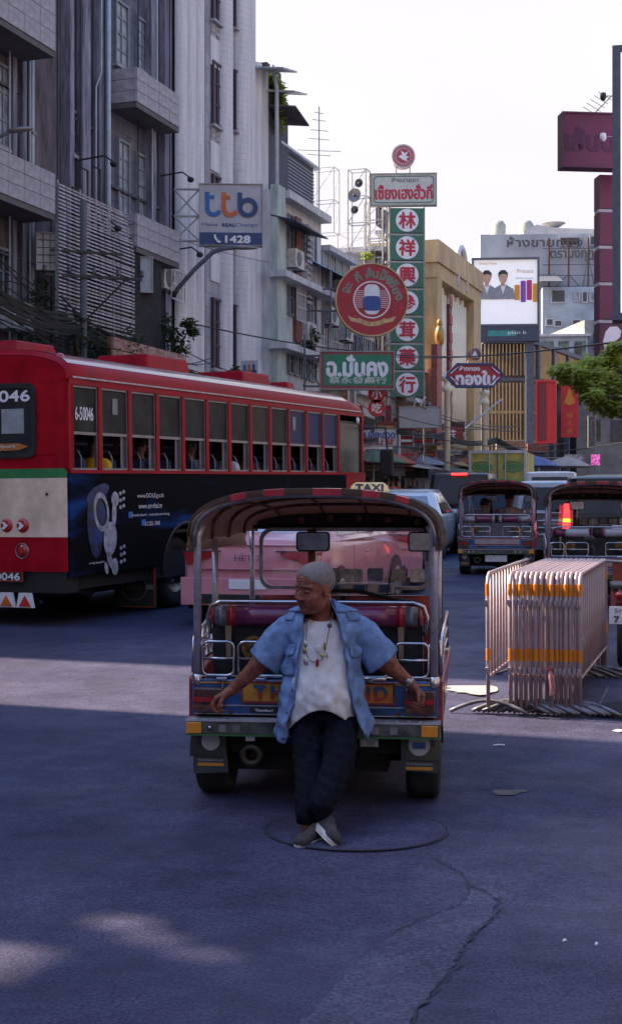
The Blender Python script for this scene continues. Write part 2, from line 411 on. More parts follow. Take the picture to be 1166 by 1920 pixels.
# low dark mound to the right of the barriers
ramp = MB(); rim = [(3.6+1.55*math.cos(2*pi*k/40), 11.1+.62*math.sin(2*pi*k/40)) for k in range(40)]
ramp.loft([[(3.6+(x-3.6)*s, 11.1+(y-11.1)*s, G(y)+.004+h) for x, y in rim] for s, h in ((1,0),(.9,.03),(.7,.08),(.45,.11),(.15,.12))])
ramp.build('dark_mound', mat('mound_dark', (.022,.021,.026), .9, bump=.5, bscale=40), kind='structure', smooth=True)
pd = MB(); pc = gp(885, 1291); pd.add([(pc[0]+.22*math.cos(2*pi*k/24)*(1+.25*math.sin(3*k)), pc[1]+.42*math.sin(2*pi*k/24)*(1+.15*math.sin(5*k)), G(pc[1])+.005) for k in range(24)], [tuple(range(24))])  # pale irregular patch on the road
pd.v = [(x, y, z) for x, y, z in pd.v]; pd.build('pale_road_patch', mat('pale_patch', (.34,.33,.33), .7, var=.1, scale=5, col2=(.20,.19,.20), lo=.30, hi=.42), kind='structure')
# pavement and kerb along the left row of buildings (facade line F0 + t*FD, outward normal FN)
F0 = Vector((-4.22, 34.2, 0)); FD = Vector((.325,.9457,0)); FN = Vector((.9457,-.325,0)); FROT = math.atan2(.9457,.325)
def tt(px, out=0):
    o = F0+FN*out; k = (px-583)/F; return (o.y*k-o.x)/(FD.x-FD.y*k)
def fz(px, py, out=0):
    t = tt(px, out); Y = (F0+FN*out+FD*t).y; return EYE-(py-965)/F*Y
M_pave = mat('paving', (.17,.16,.17), .85, var=.15, scale=2, bump=.3, bscale=30)
mb = MB()
def band(mb, o0, o1, t0, t1, z0, z1, k=14):
    for i in range(k):
        a, b = t0+(t1-t0)*i/k, t0+(t1-t0)*(i+1)/k
        p = [F0+FN*o0+FD*a, F0+FN*o1+FD*a, F0+FN*o1+FD*b, F0+FN*o0+FD*b]
        mb.hexa([(q.x,q.y,G(q.y)+z0) for q in p]+[(q.x,q.y,G(q.y)+z1) for q in p])
band(mb, -3, 2.4, -34, 60, -.1, .13); mb.build('pavement', M_pave, kind='structure')
mb = MB(); band(mb, 2.402, 2.55, -34, 60, -.1, .145, 60); mb.build('kerb', mat('kerbstone', (.3,.29,.28), .8, bump=.3), kind='structure')
# ================================================================ shared vehicle materials
M_tyre = mat('tyre', (.018,.018,.019), .85, bump=.3)
M_rim = mat('rim', (.30,.30,.32), .4, .8)
M_chrome = mat('chrome', (.62,.60,.64), .22, 1, var=.1, scale=14)
M_steel = mat('dull_steel', (.36,.34,.37), .38, .85, var=.2, scale=9)
M_black = mat('black_plastic', (.018,.018,.02), .55)
M_dark = mat('dark_void', (.010,.010,.012), .9)
M_glass = mat('car_glass', (.02,.024,.03), .06, 0, spec=.7, var=.1, coat=.3)
M_redl = mat('red_lens', (.42,.012,.016), .2, coat=.6)
M_redlit = mat('red_lens_lit', (.9,.03,.03), .3, emit=1.6)
M_amb = mat('amber_lens', (.75,.27,.02), .25, coat=.6)
M_amblit = mat('amber_lens_lit', (1,.42,.03), .3, emit=1.4)
M_lamp = mat('headlamp_lit', (1,.86,.66), .3, emit=1.6)
M_white = mat('white_print', (.78,.77,.80), .6, var=.04)
M_whitep = mat('white_car_paint', (.70,.71,.76), .3, var=.04, coat=.7)
M_rust = mat('rust', (.16,.07,.04), .9, var=.4, scale=20)

def wheel(parent, x, y, z, r, wd, name='wheel', rimr=.58, side=1):
    """axle along x"""
    e = link(name, None, parent, (x, y, z))
    mb = MB(); q = wd/2
    prof = [(r*rimr, -q*.8), (r*.88, -q), (r*.97, -q*.82), (r, -q*.55), (r*.985,-q*.2),(r*.985,q*.2),(r, q*.55), (r*.97, q*.82), (r*.88, q), (r*rimr, q*.8), (r*rimr,-q*.8)]
    mb.lathe(prof, axis='x', n=32); mb.build('tyre', M_tyre, e, smooth=True)
    mb = MB(); rr = r*rimr; mb.lathe([(0,side*q*.35),(rr*.3,side*q*.5),(rr*.35,side*q*.15),(rr*.8,side*q*.1),(rr*.97,side*q*.75),(rr*1.02,side*q*.78),(rr*1.0,-side*q*.6),(0,-side*q*.6)], axis='x', n=24)
    mb.build('rim', M_rim, e, smooth=True); return e

# ================================================================ red city bus
BA = R(22.4)
bus = empty('city_bus', (-2.89-1.22*math.cos(BA), 17.1+1.22*math.sin(BA), G(17.3)), -BA, 'long red and cream city bus with dark advert panel and open windows', 'bus')
bus.rotation_euler = (math.atan(.024), 0, -BA)
M_bred = mat('bus_red', (.36,.003,.014), .5, var=.16, scale=3, spec=.14, bump=.05, bscale=3)
M_broof = mat('bus_roof', (.30,.045,.055), .3, var=.25, scale=2.5, coat=.9, stretch=(1,.3,1))
M_cream = mat('bus_cream', (.78,.60,.47), .5, var=.14, scale=2.4)
M_green = mat('bus_green', (.03,.20,.06), .5)
M_bint = mat('bus_inside', (.05,.055,.06), .8)
HW = 1.22; BL = 10.35; Z0, ZS, ZW, ZG = .62, 1.90, 2.94, 3.03     # skirt, sill, window top, gutter
def mad():
    m = bpy.data.materials.new('bus_advert'); m.use_nodes = True; n = m.node_tree; b = n.nodes['Principled BSDF']; L = n.links.new
    tc = n.nodes.new('ShaderNodeTexCoord'); mp = n.nodes.new('ShaderNodeMapping'); mp.inputs['Scale'].default_value = (1,.45,1.3); mp.inputs['Rotation'].default_value = (.7,0,0); L(tc.outputs['Object'], mp.inputs[0])
    nz = n.nodes.new('ShaderNodeTexNoise'); nz.inputs['Scale'].default_value = 1.25; nz.inputs['Detail'].default_value = 5; nz.inputs['Distortion'].default_value = .5; L(mp.outputs[0], nz.inputs[0])
    r = n.nodes.new('ShaderNodeValToRGB'); L(nz.outputs[0], r.inputs[0]); e = r.color_ramp.elements
    e[0].position = .50; e[0].color = (.003,.004,.007,1); e[1].position = .70; e[1].color = (.015,.08,.32,1)
    k = e.new(.57); k.color = (.005,.016,.055,1)
    L(r.outputs[0], b.inputs['Base Color']); b.inputs['Roughness'].default_value = .75; b.inputs['Specular IOR Level'].default_value = .06; return m
M_ad = mad()
M_adblue = mat('advert_blue', (.010,.045,.20), .5, var=.6, scale=5, col2=(.003,.006,.02), lo=.45, hi=.6)
M_adgrey = mat('advert_grey', (.36,.38,.46), .5, var=.25, scale=9)
# lower side skins with real thickness and a rear wheel arch
def side_poly(y0, y1, z0, z1, arches):
    p = [(y0,z0)]
    for c, r in arches:
        p += [(c+r*math.cos(a), .5+r*math.sin(a)) for a in [pi-k*pi/16 for k in range(17)] if .5+r*math.sin(a) > z0]
    return p+[(y1,z0),(y1,z1),(y0,z1)]
AR = [(3.05,.66),(8.75,.6)]
for sx, m in ((1, M_ad), (-1, M_bred)):
    mb = MB(); poly = side_poly(.04, 9.3, Z0, ZS-.03, AR)
    # convex-friendly split: strip triangulation by columns
    a, b_ = (HW-.05, HW) if sx > 0 else (-HW, -HW+.05)
    mb.prism(poly, a, b_, 'yz'); mb.build('side_panel', m, bus)
    mb = MB(); mb.prism([(9.3,Z0+.1),(BL-.15,Z0+.1),(BL-.05,ZS-.1),(BL-.05,ZS-.03),(9.3,ZS-.03)], a, b_, 'yz'); mb.build('front_side_panel', M_bred, bus)
# abstract shapes for the footprint picture
def blob(cy, cz, ry, rz, tilt=0, m=M_adgrey, name='advert_shape', x=HW+.004, th=.004, ring=0):
    pts = []
    for k in range(28):
        a = 2*pi*k/28; u, v = ry*math.cos(a), rz*math.sin(a); pts.append((cy+u*math.cos(tilt)-v*math.sin(tilt), cz+u*math.sin(tilt)+v*math.cos(tilt)))
    mb = MB()
    if ring:
        inn = [(cy+(p[0]-cy)*ring, cz+(p[1]-cz)*ring) for p in pts]
        mb.add([(x+th,p[0],p[1]) for p in pts]+[(x+th,p[0],p[1]) for p in inn], [(i,(i+1)%28,28+(i+1)%28,28+i) for i in range(28)])
    else: mb.prism(pts, x, x+th, 'yz')
    mb.build(name, m, bus)
def by(px): k = (px-583)/F; return (17.1*k+2.92)/(.381-.9245*k)       # distance along the bus side
def bz(px, py): L = by(px); return EYE-(py-965)/F*(17.1+.9245*L)-G(17.3)-.024*L
def bl(px, py, rx, rz_, tilt=0, **kw):
    L = by(px); sc = (17.1+.9245*L)/F; dy = (by(px+rx)-by(px-rx))/2; blob(L, bz(px,py), dy, rz_*sc, tilt, **kw)
bl(176,985,14,62,.1, m=M_adblue, x=HW+.001)
bl(182,925,22,14,.3, m=M_adblue, x=HW+.0015)
bl(190,1005,11,8,0, m=M_adblue, x=HW+.002)
bl(188,960,14,38,.25, ring=.72); bl(187,962,9,26,.25, m=M_adblue, x=HW+.003)
bl(204,1010,12,32,-.15); bl(214,936,7,14); bl(212,962,4,26,-.1); bl(203,1050,4,18,.5); bl(212,1062,6,16,0); bl(196,1065,3,12,.3)
for zz in (0, 102):
    for i in range(3):
        for j in range(2): bl(224+j*6, 925+zz+i*13-(3 if j else 0), 2.4, 3.6)
for s, px, py, wpx, h in (('www.DOLE.go.th',280,930,50,.075),('www.ervthai.tv',280,948,44,.07),('dwnthailand - rmalcathonmthang',281,965,70,.045),('0-2202-3968',283,981,28,.055)):
    L = by(px); w_ = by(px+wpx/2)-by(px-wpx/2)
    text(s, M_white, bus, HW+.004, bz(px,py), w_, h, y=L, plane=(0,0,R(90)), name='advert_lettering')
for s, px, py, wpx, h in (('energydept2013',178,1055,28,.03),('onrail',412,938,28,.07)):
    L = by(px); w_ = by(px+wpx/2)-by(px-wpx/2)
    text(s, M_white, bus, HW+.004, bz(px,py), w_, h, y=L, plane=(0,0,R(90)), name='advert_lettering')
for py, m in ((965, mat('sign_blue', (.03,.16,.5), .5)), (981, MATS['sign_blue'])):
    L = by(243 if py == 965 else 267); MB().box(HW+.002, L-.05, bz(245,py)-.04, HW+.006, L+.05, bz(245,py)+.04).build('advert_badge', m, bus)
# red window band
for sx in (1, -1):
    xo, xi = (HW, HW-.07) if sx > 0 else (-HW, -HW+.07); a, b_ = min(xo,xi), max(xo,xi)
    MB().box(a, .04, ZS-.03, b_+(.012 if sx>0 else 0), BL-.1, ZS+.012).build('window_sill', M_bred, bus)
    MB().box(a, .04, ZW, b_, BL-.1, ZG).build('roof_rail', M_bred, bus)
    MB().box(min(xo, xo+sx*.02), .1, ZG-.012, max(xo, xo+sx*.02), BL-.3, ZG+.012).build('gutter_strip', M_steel, bus, bevel=.004)
    pit = .7455
    for i in range(14):
        y = .02+pit*i
        if i == 13: y = BL-.18
        wd = .095 if i else .13
        MB().box(a, y-(0 if i==0 else wd/2), ZS+.012, b_, y+wd/2, ZW).build('window_pillar', M_bred, bus, bevel=.008)
    for i in range(13):
        y0, y1 = .02+pit*i+.05+(.045 if i==0 else 0), .02+pit*(i+1)-.05
        if i == 12: y0, y1 = .02+pit*12+.06, BL-.23
        fr = MB(); th = .022; xm = (xo+xi)/2
        if i == 12 and sx > 0:
            ringpoly(fr, rect(y0, 1.72, y1, ZW-.1, .06), rect(y0+.04, 1.76, y1-.04, ZW-.14, .05), -.02, .02)
            fr.v = [(xm+p[1], p[0], p[2]) for p in fr.v]; f_ = fr.build('window', M_black, bus)
            MB().box(xm-.004, y0+.04, 1.76, xm+.004, y1-.04, ZW-.14).build('pane', mat('driver_glass', (.03,.035,.04), .3, spec=.3), f_); continue
        ringpoly(fr, rect(y0, ZS+.013, y1, ZW-.002, .03), rect(y0+th, ZS+.013+th, y1-th, ZW-.002-th, .02), -.018, .018)
        fr.v = [(xm+p[1], p[0], p[2]) for p in fr.v]
        zm = 2.36
        fr.box(xm-.014, y0+th, zm-.018, xm+.014, y1-th, zm+.018)
        if sx > 0 and i not in (0,): fr.box(xm-.03, y1-.11, ZS+.03, xm-.02, y1-th, zm)          # edge of the slid-down pane
        f_ = fr.build('window', mat('alu_frame', (.24,.235,.26), .4, .7), bus)
        if sx > 0:
            mm = mat('tint_film', (.030,.034,.030), .5, var=.4, scale=2.5, spec=.12) if i < 9 else mat('blue_film', (.026,.034,.11), .5, spec=.15)
            if i == 7: mm = mat('brown_film', (.06,.04,.035), .5, var=.3, scale=3, spec=.15)
            MB().box(xm-.003, y0+th, zm+.018, xm+.003, y1-th, ZW-.03).build('pane', mm, f_)
        else:
            cm = mat('blue_curtain', (.05,.055,.22), .9, var=.3, scale=12, stretch=(1,9,1)) if i % 4 else M_bint
            MB().box(xm-.003, y0+th, ZS+.04, xm+.003, y1-th, ZW-.03).build('pane', cm if i > 1 else M_glass, f_)
text('6-50046', M_white, bus, HW-.028, 2.60, .42, .16, y=.42, plane=(0,0,R(90)), bold=.004)
for y in (1.18, 7.0): MB().box(HW-.03, y-.07, 2.62 if y < 2 else 2.6, HW-.026, y+.05, 2.82).build('window_notice', M_white if y > 9 else mat('grey_notice', (.3,.3,.3), .8), bus)
# roof shell: rounded cross-section, tapering to the rear and front
def roofring(y, k=1, dz=0):
    o = []
    for i in range(25):
        a = pi*i/24; c, s_ = math.cos(a), math.sin(a)
        o.append((HW*1.005*k*(abs(c)**.62)*(1 if c >= 0 else -1), y, ZG+dz+.36*(s_**.8)*(1 if k > .99 else .9)))
    return o
mb = MB(); mb.loft([roofring(y, k, dz) for y, k, dz in ((.0,.985,-.03),(.06,.998,0),(.5,1,0),(3,1,0),(6,1,0),(9.6,1,0),(10.15,.99,-.05),(BL,.96,-.16))], closed=False)
roof = mb.build('roof', M_bred, bus, smooth=True)
mb = MB()
def crown(y): return [(p[0]*1.0, p[1], p[2]+.006) for p in roofring(y)[3:22]]
mb.loft([crown(y) for y in (.10,2,5,9.5)], closed=False); mb.build('roof_skin', M_broof, bus, smooth=True)
MB().add([p for p in roofring(.005,.98,-.035)], [tuple(range(25))]).build('roof_rear_cap', M_bred, bus)
for y0, y1, x0, x1, h in ((.4,1.5,-.7,.2,.24),(3.7,5.2,-.7,.25,.33),(7.0,8.3,-.7,.25,.31),(8.9,9.4,-.3,.25,.24)):
    zt = ZG+.30
    mb = MB(); mb.hexa([(x0,y0,zt),(x1,y0,zt-.03),(x1,y1,zt-.03),(x0,y1,zt),(x0+.03,y0+.16,zt+h),(x1-.07,y0+.16,zt+h),(x1-.07,y1-.06,zt+h),(x0+.03,y1-.06,zt+h)])
    mb.build('roof_vent', M_bred, bus, bevel=.03)
mb = MB(); mb.ell((.95,.25,ZG+.27),(.07,.07,.045)); mb.build('marker_lamp', M_redl, bus, smooth=True)
# rear wall, built up as a rounded shell in coloured bands with a window opening
def rearband(z0, z1, m, name, x0=-HW, x1=HW, dz=0):
    mb = MB(); pts = []
    for i in range(13):
        a = i/12; 
    outl = []
    for sgn in (-1, 1):
        seq = [(sgn*(HW-.0), .14), (sgn*(HW-.015), .07), (sgn*(HW-.06), .02), (sgn*(HW-.14), -.005)]
        outl = seq if sgn < 0 else outl+[(0,-.03)]+seq[::-1]
    outl = [p for p in outl]
    outl = [(max(min(p[0], x1), x0), p[1]) for p in outl]
    poly = outl+[(min(HW-.06,x1), .16), (max(-HW+.06,x0), .16)]
    mb.prism(poly, z0, z1, 'xy'); return mb.build(name, m, bus)
rearband(.68, 1.10, M_bred, 'rear_lower_panel'); rearband(1.10, 1.815, M_cream, 'rear_panel'); rearband(1.815, 1.93, M_green, 'rear_stripe')
rearband(1.93, 2.10, M_bred, 'rear_wall'); rearband(2.93, ZG+.02, M_bred, 'rear_header')
rearband(2.10, 2.93, M_bred, 'rear_corner', x0=.77); rearband(2.10, 2.93, M_bred, 'rear_corner', x1=-.77)
mb = MB(); ringpoly(mb, rect(-.80, 2.06, .80, 2.97, .12), rect(-.74, 2.12, .74, 2.91, .09), -.05, .03); f_ = mb.build('rear_window', M_black, bus)
MB().prism(rect(-.75,2.11,.75,2.92,.09), -.02, -.012).build('pane', M_glass, f_)
MB().box(-.74,-.024,2.74,.74,-.021,2.9).build('number_band', M_black, f_)
text('6-50046', M_white, bus, .22, 2.815, .98, .13, y=-.03, bold=.006)
MB().box(.3,-.028,2.36,.62,-.022,2.66).build('paper_notice', mat('notice_paper', (.30,.33,.35), .8), f_)
mb = MB(); mb.prism([(.1,2.18),(.25,2.24),(.55,2.24),(.68,2.2),(.55,2.16),(.2,2.15)], -.03, -.022); mb.build('window_sticker', mat('sticker_orange', (.5,.18,.04), .6), f_)
text('airport', M_white, bus, .35, 2.2, .3, .05, y=-.032)
for x in (.35, .58, -.35, -.58):
    mb = MB(); mb.lathe([(0,-.05),(.06,-.046),(.082,-.03),(.092,-.01),(.092,0)], (x,0,1.24), 'y', 24); l_ = mb.build('tail_lamp', M_redl, bus, smooth=True)
    mb = MB(); mb.add([(x+a,-.062,1.24+b) for a,b in ((-.05,.045),(-.01,.045),(.045,0),(-.01,-.045),(-.05,-.045),(-.015,0))], [(0,1,2,3,4,5)]); mb.build('arrow_mark', M_white, l_)
mb = MB(); mb.lathe([(.085,-.012),(.09,-.018),(.097,-.012),(.097,0)], (.57,-.018,.93), 'y', 24); mb.build('lamp_ring', M_steel, bus, smooth=True)
mb = MB(); mb.lathe([(0,-.014),(.08,-.012),(.084,0)], (.57,-.018,.93), 'y', 20); mb.build('fog_lamp', M_redl, bus, smooth=True)
mb = MB(); mb.ell((.93,-.025,1.62),(.02,.012,.02)); mb.build('bolt', M_black, bus)
MB().box(-.05,-.02,1.36,.25,-.008,1.44).build('faded_mark', mat('faded', (.33,.28,.25), .7, var=.3, scale=20), bus)
MB().box(-.1,-.06,.56,.60,-.045,.68).build('number_plate', M_black, bus)
mb = MB(); ringpoly(mb, rect(-.1,.56,.60,.68), rect(-.085,.575,.585,.665), -.065,-.058); mb.build('plate_border', M_redl, bus)
text('6-50046', M_white, bus, .27, .62, .58, .085, y=-.064, bold=.003)
MB().box(-HW+.1,.02,.42,HW-.06,.3,.68).build('bumper', M_black, bus)
for x, m in ((.33, M_amb), (.60, M_redl)):
    MB().prism([(x-.13,.24),(x+.13,.24),(x+.09,.42),(x-.09,.42)], -.02, 0).build('reflector_board', M_white, bus)
    MB().prism([(x-.085,.255),(x+.085,.255),(x,.385)], -.034, -.022).build('warning_triangle', mat('tri_orange', (.62,.13,.03), .5) if m is M_amb else mat('tri_red', (.55,.03,.03), .5), bus)
# underframe, flaps, wheels, engine box
mb = MB(); mb.box(-HW+.1,.3,.45,HW-.08,BL-.3,.80); mb.box(-.7,.5,.32,.7,2.2,.46); mb.box(-.3,3,.3,.3,8,.46); mb.build('chassis', M_dark, bus)
mb = MB(); mb.tube([(.9,.5,.45),(.95,.9,.36),(.7,1.3,.34),(.7,1.9,.45)], .05); mb.build('pipe', M_black, bus)
for x in (.92, -.92):
    fl = MB().box(x-.33,2.13,.07,x+.31,2.15,.62).build('mudflap', mat('mudflap_rubber', (.025,.024,.023), .8), bus)
    mb = MB(); mb.tube([(x+.29,2.125,.60),(x+.29,2.125,.10),(x+.26,2.125,.08),(x-.2,2.125,.08)], .007, 6); mb.build('piping', mat('orange_trim', (.45,.08,.02), .6), fl)
    mb = MB(); mb.tube([(x-.02+.19*math.cos(a*2*pi/24),2.124,.34+.17*math.sin(a*2*pi/24)) for a in range(24)], .006, 5, closed=True); mb.build('badge_ring', mat('old_silver', (.2,.2,.17), .6), fl)
    mb = MB(); mb.box(x+.16,2.12,.32,x+.27,2.128,.38); mb.build('badge_tab', MATS['old_silver'], fl)
text('รุ่งเรือง', MATS['old_silver'], bus, .90, .34, .25, .09, y=2.125)
for x in (.93, -.93, .62, -.62): wheel(bus, x, 3.05, .5, .5, .28, side=1 if x > 0 else -1)
for x in (.98, -.98): wheel(bus, x, 8.75, .5, .5, .28, side=1 if x > 0 else -1)
for k in range(8):
    pass
mb = MB()
for k in range(10): mb.ell((1.075, 3.05+.19*math.cos(k*pi/5), .5+.19*math.sin(k*pi/5)), (.02,.016,.016), 6, 4)
mb.build('wheel_nuts', M_white, bus)
mb = MB(); mb.tube([(HW-.02, 3.05+.69*math.cos(a), .5+.69*math.sin(a)) for a in [pi*k/20 for k in range(21)]], .03, 8); mb.build('wheel_arch_trim', M_black, bus, smooth=True)
# front end
mb = MB(); mb.box(-HW+.02,BL-.12,Z0,HW-.02,BL,1.5); mb.build('front_panel', M_bred, bus, bevel=.03)
mb = MB(); mb.hexa([(-HW+.05,BL-.1,1.5),(HW-.05,BL-.1,1.5),(HW-.05,BL,1.5),(-HW+.05,BL,1.5),(-HW+.08,BL-.22,3.05),(HW-.08,BL-.22,3.05),(HW-.08,BL-.14,3.05),(-HW+.08,BL-.14,3.05)]); mb.build('windscreen', M_glass, bus)
mb = MB(); mb.ell((HW+.02,9.85,2.87),(.03,.06,.06)); mb.build('side_marker', M_white, bus, smooth=True)
mb = MB(); mb.tube([(HW-.05,BL-.1,2.75),(HW+.35,BL+.1,2.75),(HW+.38,BL+.12,2.3)], .018); a_ = mb.build('mirror_arm', M_black, bus)
mb = MB(); mb.box(HW+.24,BL+.06,1.85,HW+.5,BL+.14,2.35); mb.build('wing_mirror', M_black, a_, bevel=.03)
# interior: floor, wheel boxes, rows of seats, hand rails
MB().box(-HW+.08,.2,1.05,HW-.08,BL-.3,1.1).build('interior_floor', M_bint, bus)
MB().box(-HW+.08,.25,3.0,HW-.08,BL-.3,3.02).build('ceiling_lining', mat('lining', (.16,.17,.16), .8), bus)
seat = MB(); 
for dx in (-.42, 0): 
    seat.hexa([(dx,0,0),(dx+.38,0,0),(dx+.38,.42,.02),(dx,.42,.02),(dx,0,.08),(dx+.38,0,.08),(dx+.38,.42,.1),(dx,.42,.1)])
    seat.prism([(p[0]+dx+.19,p[1]) for p in rect(-.18,.06,.18,.62,.08)], -.06, 0)
sm = seat.mesh('seat', mat('bus_seat', (.03,.05,.14), .7))
rl = MB(); rl.tube([(-.38,-.1,.45),(-.38,-.1,.72),(-.34,-.1,.80),(.32,-.1,.80),(.36,-.1,.72),(.36,-.1,.45)], .014, 6); rm = rl.mesh('seat_rail', mat('rail_dull', (.20,.20,.22), .5, .6))
for i in range(12):
    for x in (.70, -.70):
        s_ = link('seat', sm, bus, (x+.02, .62+.7455*i, 1.45)); link('seat_rail', rm, s_, (0,0,-.10))
mb = MB(); mb.tube([(.35,.5,2.75),(.35,9.3,2.75)], .016, 6); mb.tube([(-.35,.5,2.75),(-.35,9.3,2.75)], .016, 6); mb.build('hand_rail', M_steel, bus)
MB().box(-.35,9.7,1.1,1.1,9.75,2.0).build('driver_partition', M_bint, bus)
# ================================================================ tuk-tuks
M_tblue = mat('tuk_blue', (.025,.10,.30), .4, var=.3, scale=9, coat=.4)
M_tred = mat('tuk_red', (.30,.03,.04), .4, var=.35, scale=7, coat=.4)
M_org = mat('tuk_orange', (.62,.25,.03), .5, var=.15, scale=12)
M_purple = mat('vinyl_purple', (.15,.018,.07), .32, var=.15, scale=8, coat=.5)
M_vred = mat('vinyl_red', (.40,.02,.04), .35, coat=.4)
M_vgrey = mat('vinyl_grey', (.15,.16,.20), .35, var=.1, coat=.4)
M_vsil = mat('vinyl_silver', (.42,.41,.46), .3, var=.1, coat=.4)
M_canopy = mat('canopy_cloth', (.030,.025,.026), .7, var=.3, scale=8)
M_lining = mat('canopy_lining', (.40,.27,.25), .5, .1, var=.45, scale=14, bump=.6, bscale=18, stretch=(1,3,1))
M_polish = mat('polished_tube', (.44,.41,.50), .35, .45, var=.12, scale=20)
M_flap = mat('flap_rubber', (.05,.055,.06), .75)
M_twind = mat('windscreen_clear', (.75,.78,.8), .03, 0, trans=1, var=.01, alpha=.12)
for M_ in (M_canopy, M_lining):          # thin cloth lets some daylight through
    n_ = M_.node_tree; t_ = n_.nodes.new('ShaderNodeBsdfTranslucent'); t_.inputs[0].default_value = (.42,.24,.17,1); x_ = n_.nodes.new('ShaderNodeMixShader'); x_.inputs[0].default_value = .38
    n_.links.new(n_.nodes['Principled BSDF'].outputs[0], x_.inputs[1]); n_.links.new(t_.outputs[0], x_.inputs[2]); n_.links.new(x_.outputs[0], n_.nodes['Material Output'].inputs[0])
def arch(y, w_, zc, zs, n=28, pw=.62):
    """canopy bow across the vehicle at y: crown height zc, side height zs"""
    o = []
    for i in range(n+1):
        a = pi*i/n; c, s_ = math.cos(a), math.sin(a)
        o.append((w_*(abs(c)**.80)*(-1 if c >= 0 else 1), y, zs+(zc-zs)*(s_**pw)))
    return o
M_sticker = mat('grey_label', (.4,.4,.44), .7, var=.3, scale=30)
def make_tuk(label, group, X0, Y0, rz, seatcols, detail=True, word=True, rearcol=M_tblue, plate=False):
    r = empty('tuk_tuk', (X0, Y0, G(Y0)), rz, label, 'tuk-tuk', group)
    W = .69
    # canopy: outer cloth, lining, hoops
    st = [(-.08,.695,1.755,1.47),(.5,.70,1.77,1.50),(1.1,.70,1.76,1.50),(1.65,.69,1.72,1.52),(2.0,.66,1.64,1.53)]
    mb = MB(); mb.loft([arch(*q) for q in st], closed=False); can = mb.build('canopy', M_canopy, r, smooth=True)
    mb = MB(); mb.loft([[(p[0]*.975, p[1]+.004, p[2]-.018) for p in arch(*q)] for q in st], closed=False); mb.build('lining', M_lining, can, smooth=True)
    for q in st:
        mb = MB(); mb.tube([(p[0]*.97, p[1]+.01, p[2]-.026) for p in arch(*q)], .013 if q is not st[0] else .016, 8); mb.build('hoop', M_steel if q is st[0] else M_rust, can, smooth=True)
    for fx in (-.45,-.15,.15,.45):
        mb = MB(); mb.tube([(fx, q[0]+.01, (q[2]-q[3])*(1-abs(fx/W)**2.6)**.5*1.0+q[3]-.03) for q in st], .009, 6); mb.build('purlin', M_rust, can)
    # rear edge band with red and black blocks
    A = arch(-.10,.705,1.765,1.47,60); B = arch(-.10,.70,1.728,1.46,60)
    for i in range(60):
        k = i//3; red = 6 <= k <= 14 and k % 2 == 0
        if not (i % 3 == 0): continue
        mb = MB(); j = min(i+3, 60)
        vs = []
        for q in range(i, j+1): vs += [A[q], (B[q][0], B[q][1], B[q][2]), (A[q][0], -.075, A[q][2]+.003)]
        fs = []
        for q in range(j-i): fs += [(3*q,3*q+1,3*q+4,3*q+3), (3*q,3*q+3,3*q+5,3*q+2)]
        mb.add(vs, fs); mb.build('valance_block', M_vred if red else M_canopy, can)
    for sx in (-1, 1):
        mb = MB(); mb.loft([[(sx*.70,y,1.50),(sx*.715,y,1.45),(sx*.70,y,1.415-.01*math.sin(y*7))] for y in (-.08,.4,.9,1.4,2.0)], closed=False); mb.build('side_hem', M_canopy, can, smooth=True)
    # posts
    for sx in (-1, 1):
        mb = MB(); mb.tube([(sx*.665,.0,.66),(sx*.665,.0,1.50),(sx*.64,.01,1.56)], .023, 10); mb.tube([(sx*.665,.03,.66),(sx*.665,.03,1.46)], .014, 8); mb.build('rear_post', M_polish, r, smooth=True)
        mb = MB(); mb.tube([(sx*.675,.62,.80),(sx*.675,.60,1.47)], .020, 8); mb.build('side_post', M_polish, r, smooth=True)
        mb = MB(); mb.tube([(sx*.655,1.95,.85),(sx*.655,1.93,1.52)], .018, 8); mb.build('front_post', M_polish if sx < 0 else M_black, r, smooth=True)
    mb = MB(); mb.tube([(-.655,1.94,1.535),(.655,1.94,1.535)], .016, 8); mb.build('header_bar', M_black, r, smooth=True)
    fa = arch(1.96,.63,1.645,1.53); MB().add([(p[0],1.96,p[2]) for p in fa], [tuple(range(len(fa)))]).build('front_valance', mat('valance_dark', (.05,.025,.018), .6, var=.6, scale=20, col2=(.012,.010,.010)), r)
    # windscreen with dark border and hanging mirrors
    mb = MB(); ringpoly(mb, rect(-.60,1.10,.60,1.53,.09,5), rect(-.575,1.125,.575,1.505,.075,5), 1.90, 1.925); ws = mb.build('windscreen', M_steel, r)
    MB().prism(rect(-.575,1.125,.575,1.505,.075,5), 1.908, 1.912).build('pane', M_twind, ws)
    stx = [(-.09,.12,1.15,.10),(.06,.13,1.155,.09),(.21,.11,1.16,.09),(.36,.12,1.16,.08),(.5,.10,1.155,.09)]
    for i, (x, ww, z, h) in enumerate(stx):
        MB().prism(rect(x-ww/2, z, x+ww/2, z+h, .015), 1.900, 1.903).build('windscreen_sticker', mat(('sticker_grey','sticker_white','sticker_blue')[i % 3], ((.34,.33,.34),(.55,.53,.54),(.20,.23,.34))[i % 3], .7, var=.25, scale=25), ws)
    for x in (-.20, .56):
        mb = MB(); mb.tube([(x,1.78,1.53),(x,1.72,1.47)], .007, 6); a_ = mb.build('mirror_stem', M_black, r)
        mb = MB(); mb.prism(rect(x-.115,1.37,x+.115,1.505,.025), 1.69, 1.715); m_ = mb.build('inside_mirror', M_black, a_)
        MB().prism(rect(x-.105,1.38,x+.105,1.495,.02), 1.685, 1.689).build('mirror_glass', mat('mirror_face', (.5,.5,.55), .12, .9, var=.2, scale=9), m_)
    # rear body: blue tailboard, orange name panel, tail lamps
    bd = MB(); bd.box(-W,-.02,.495,W,.03,.695); tb = bd.build('tailboard', rearcol, r, bevel=.006)
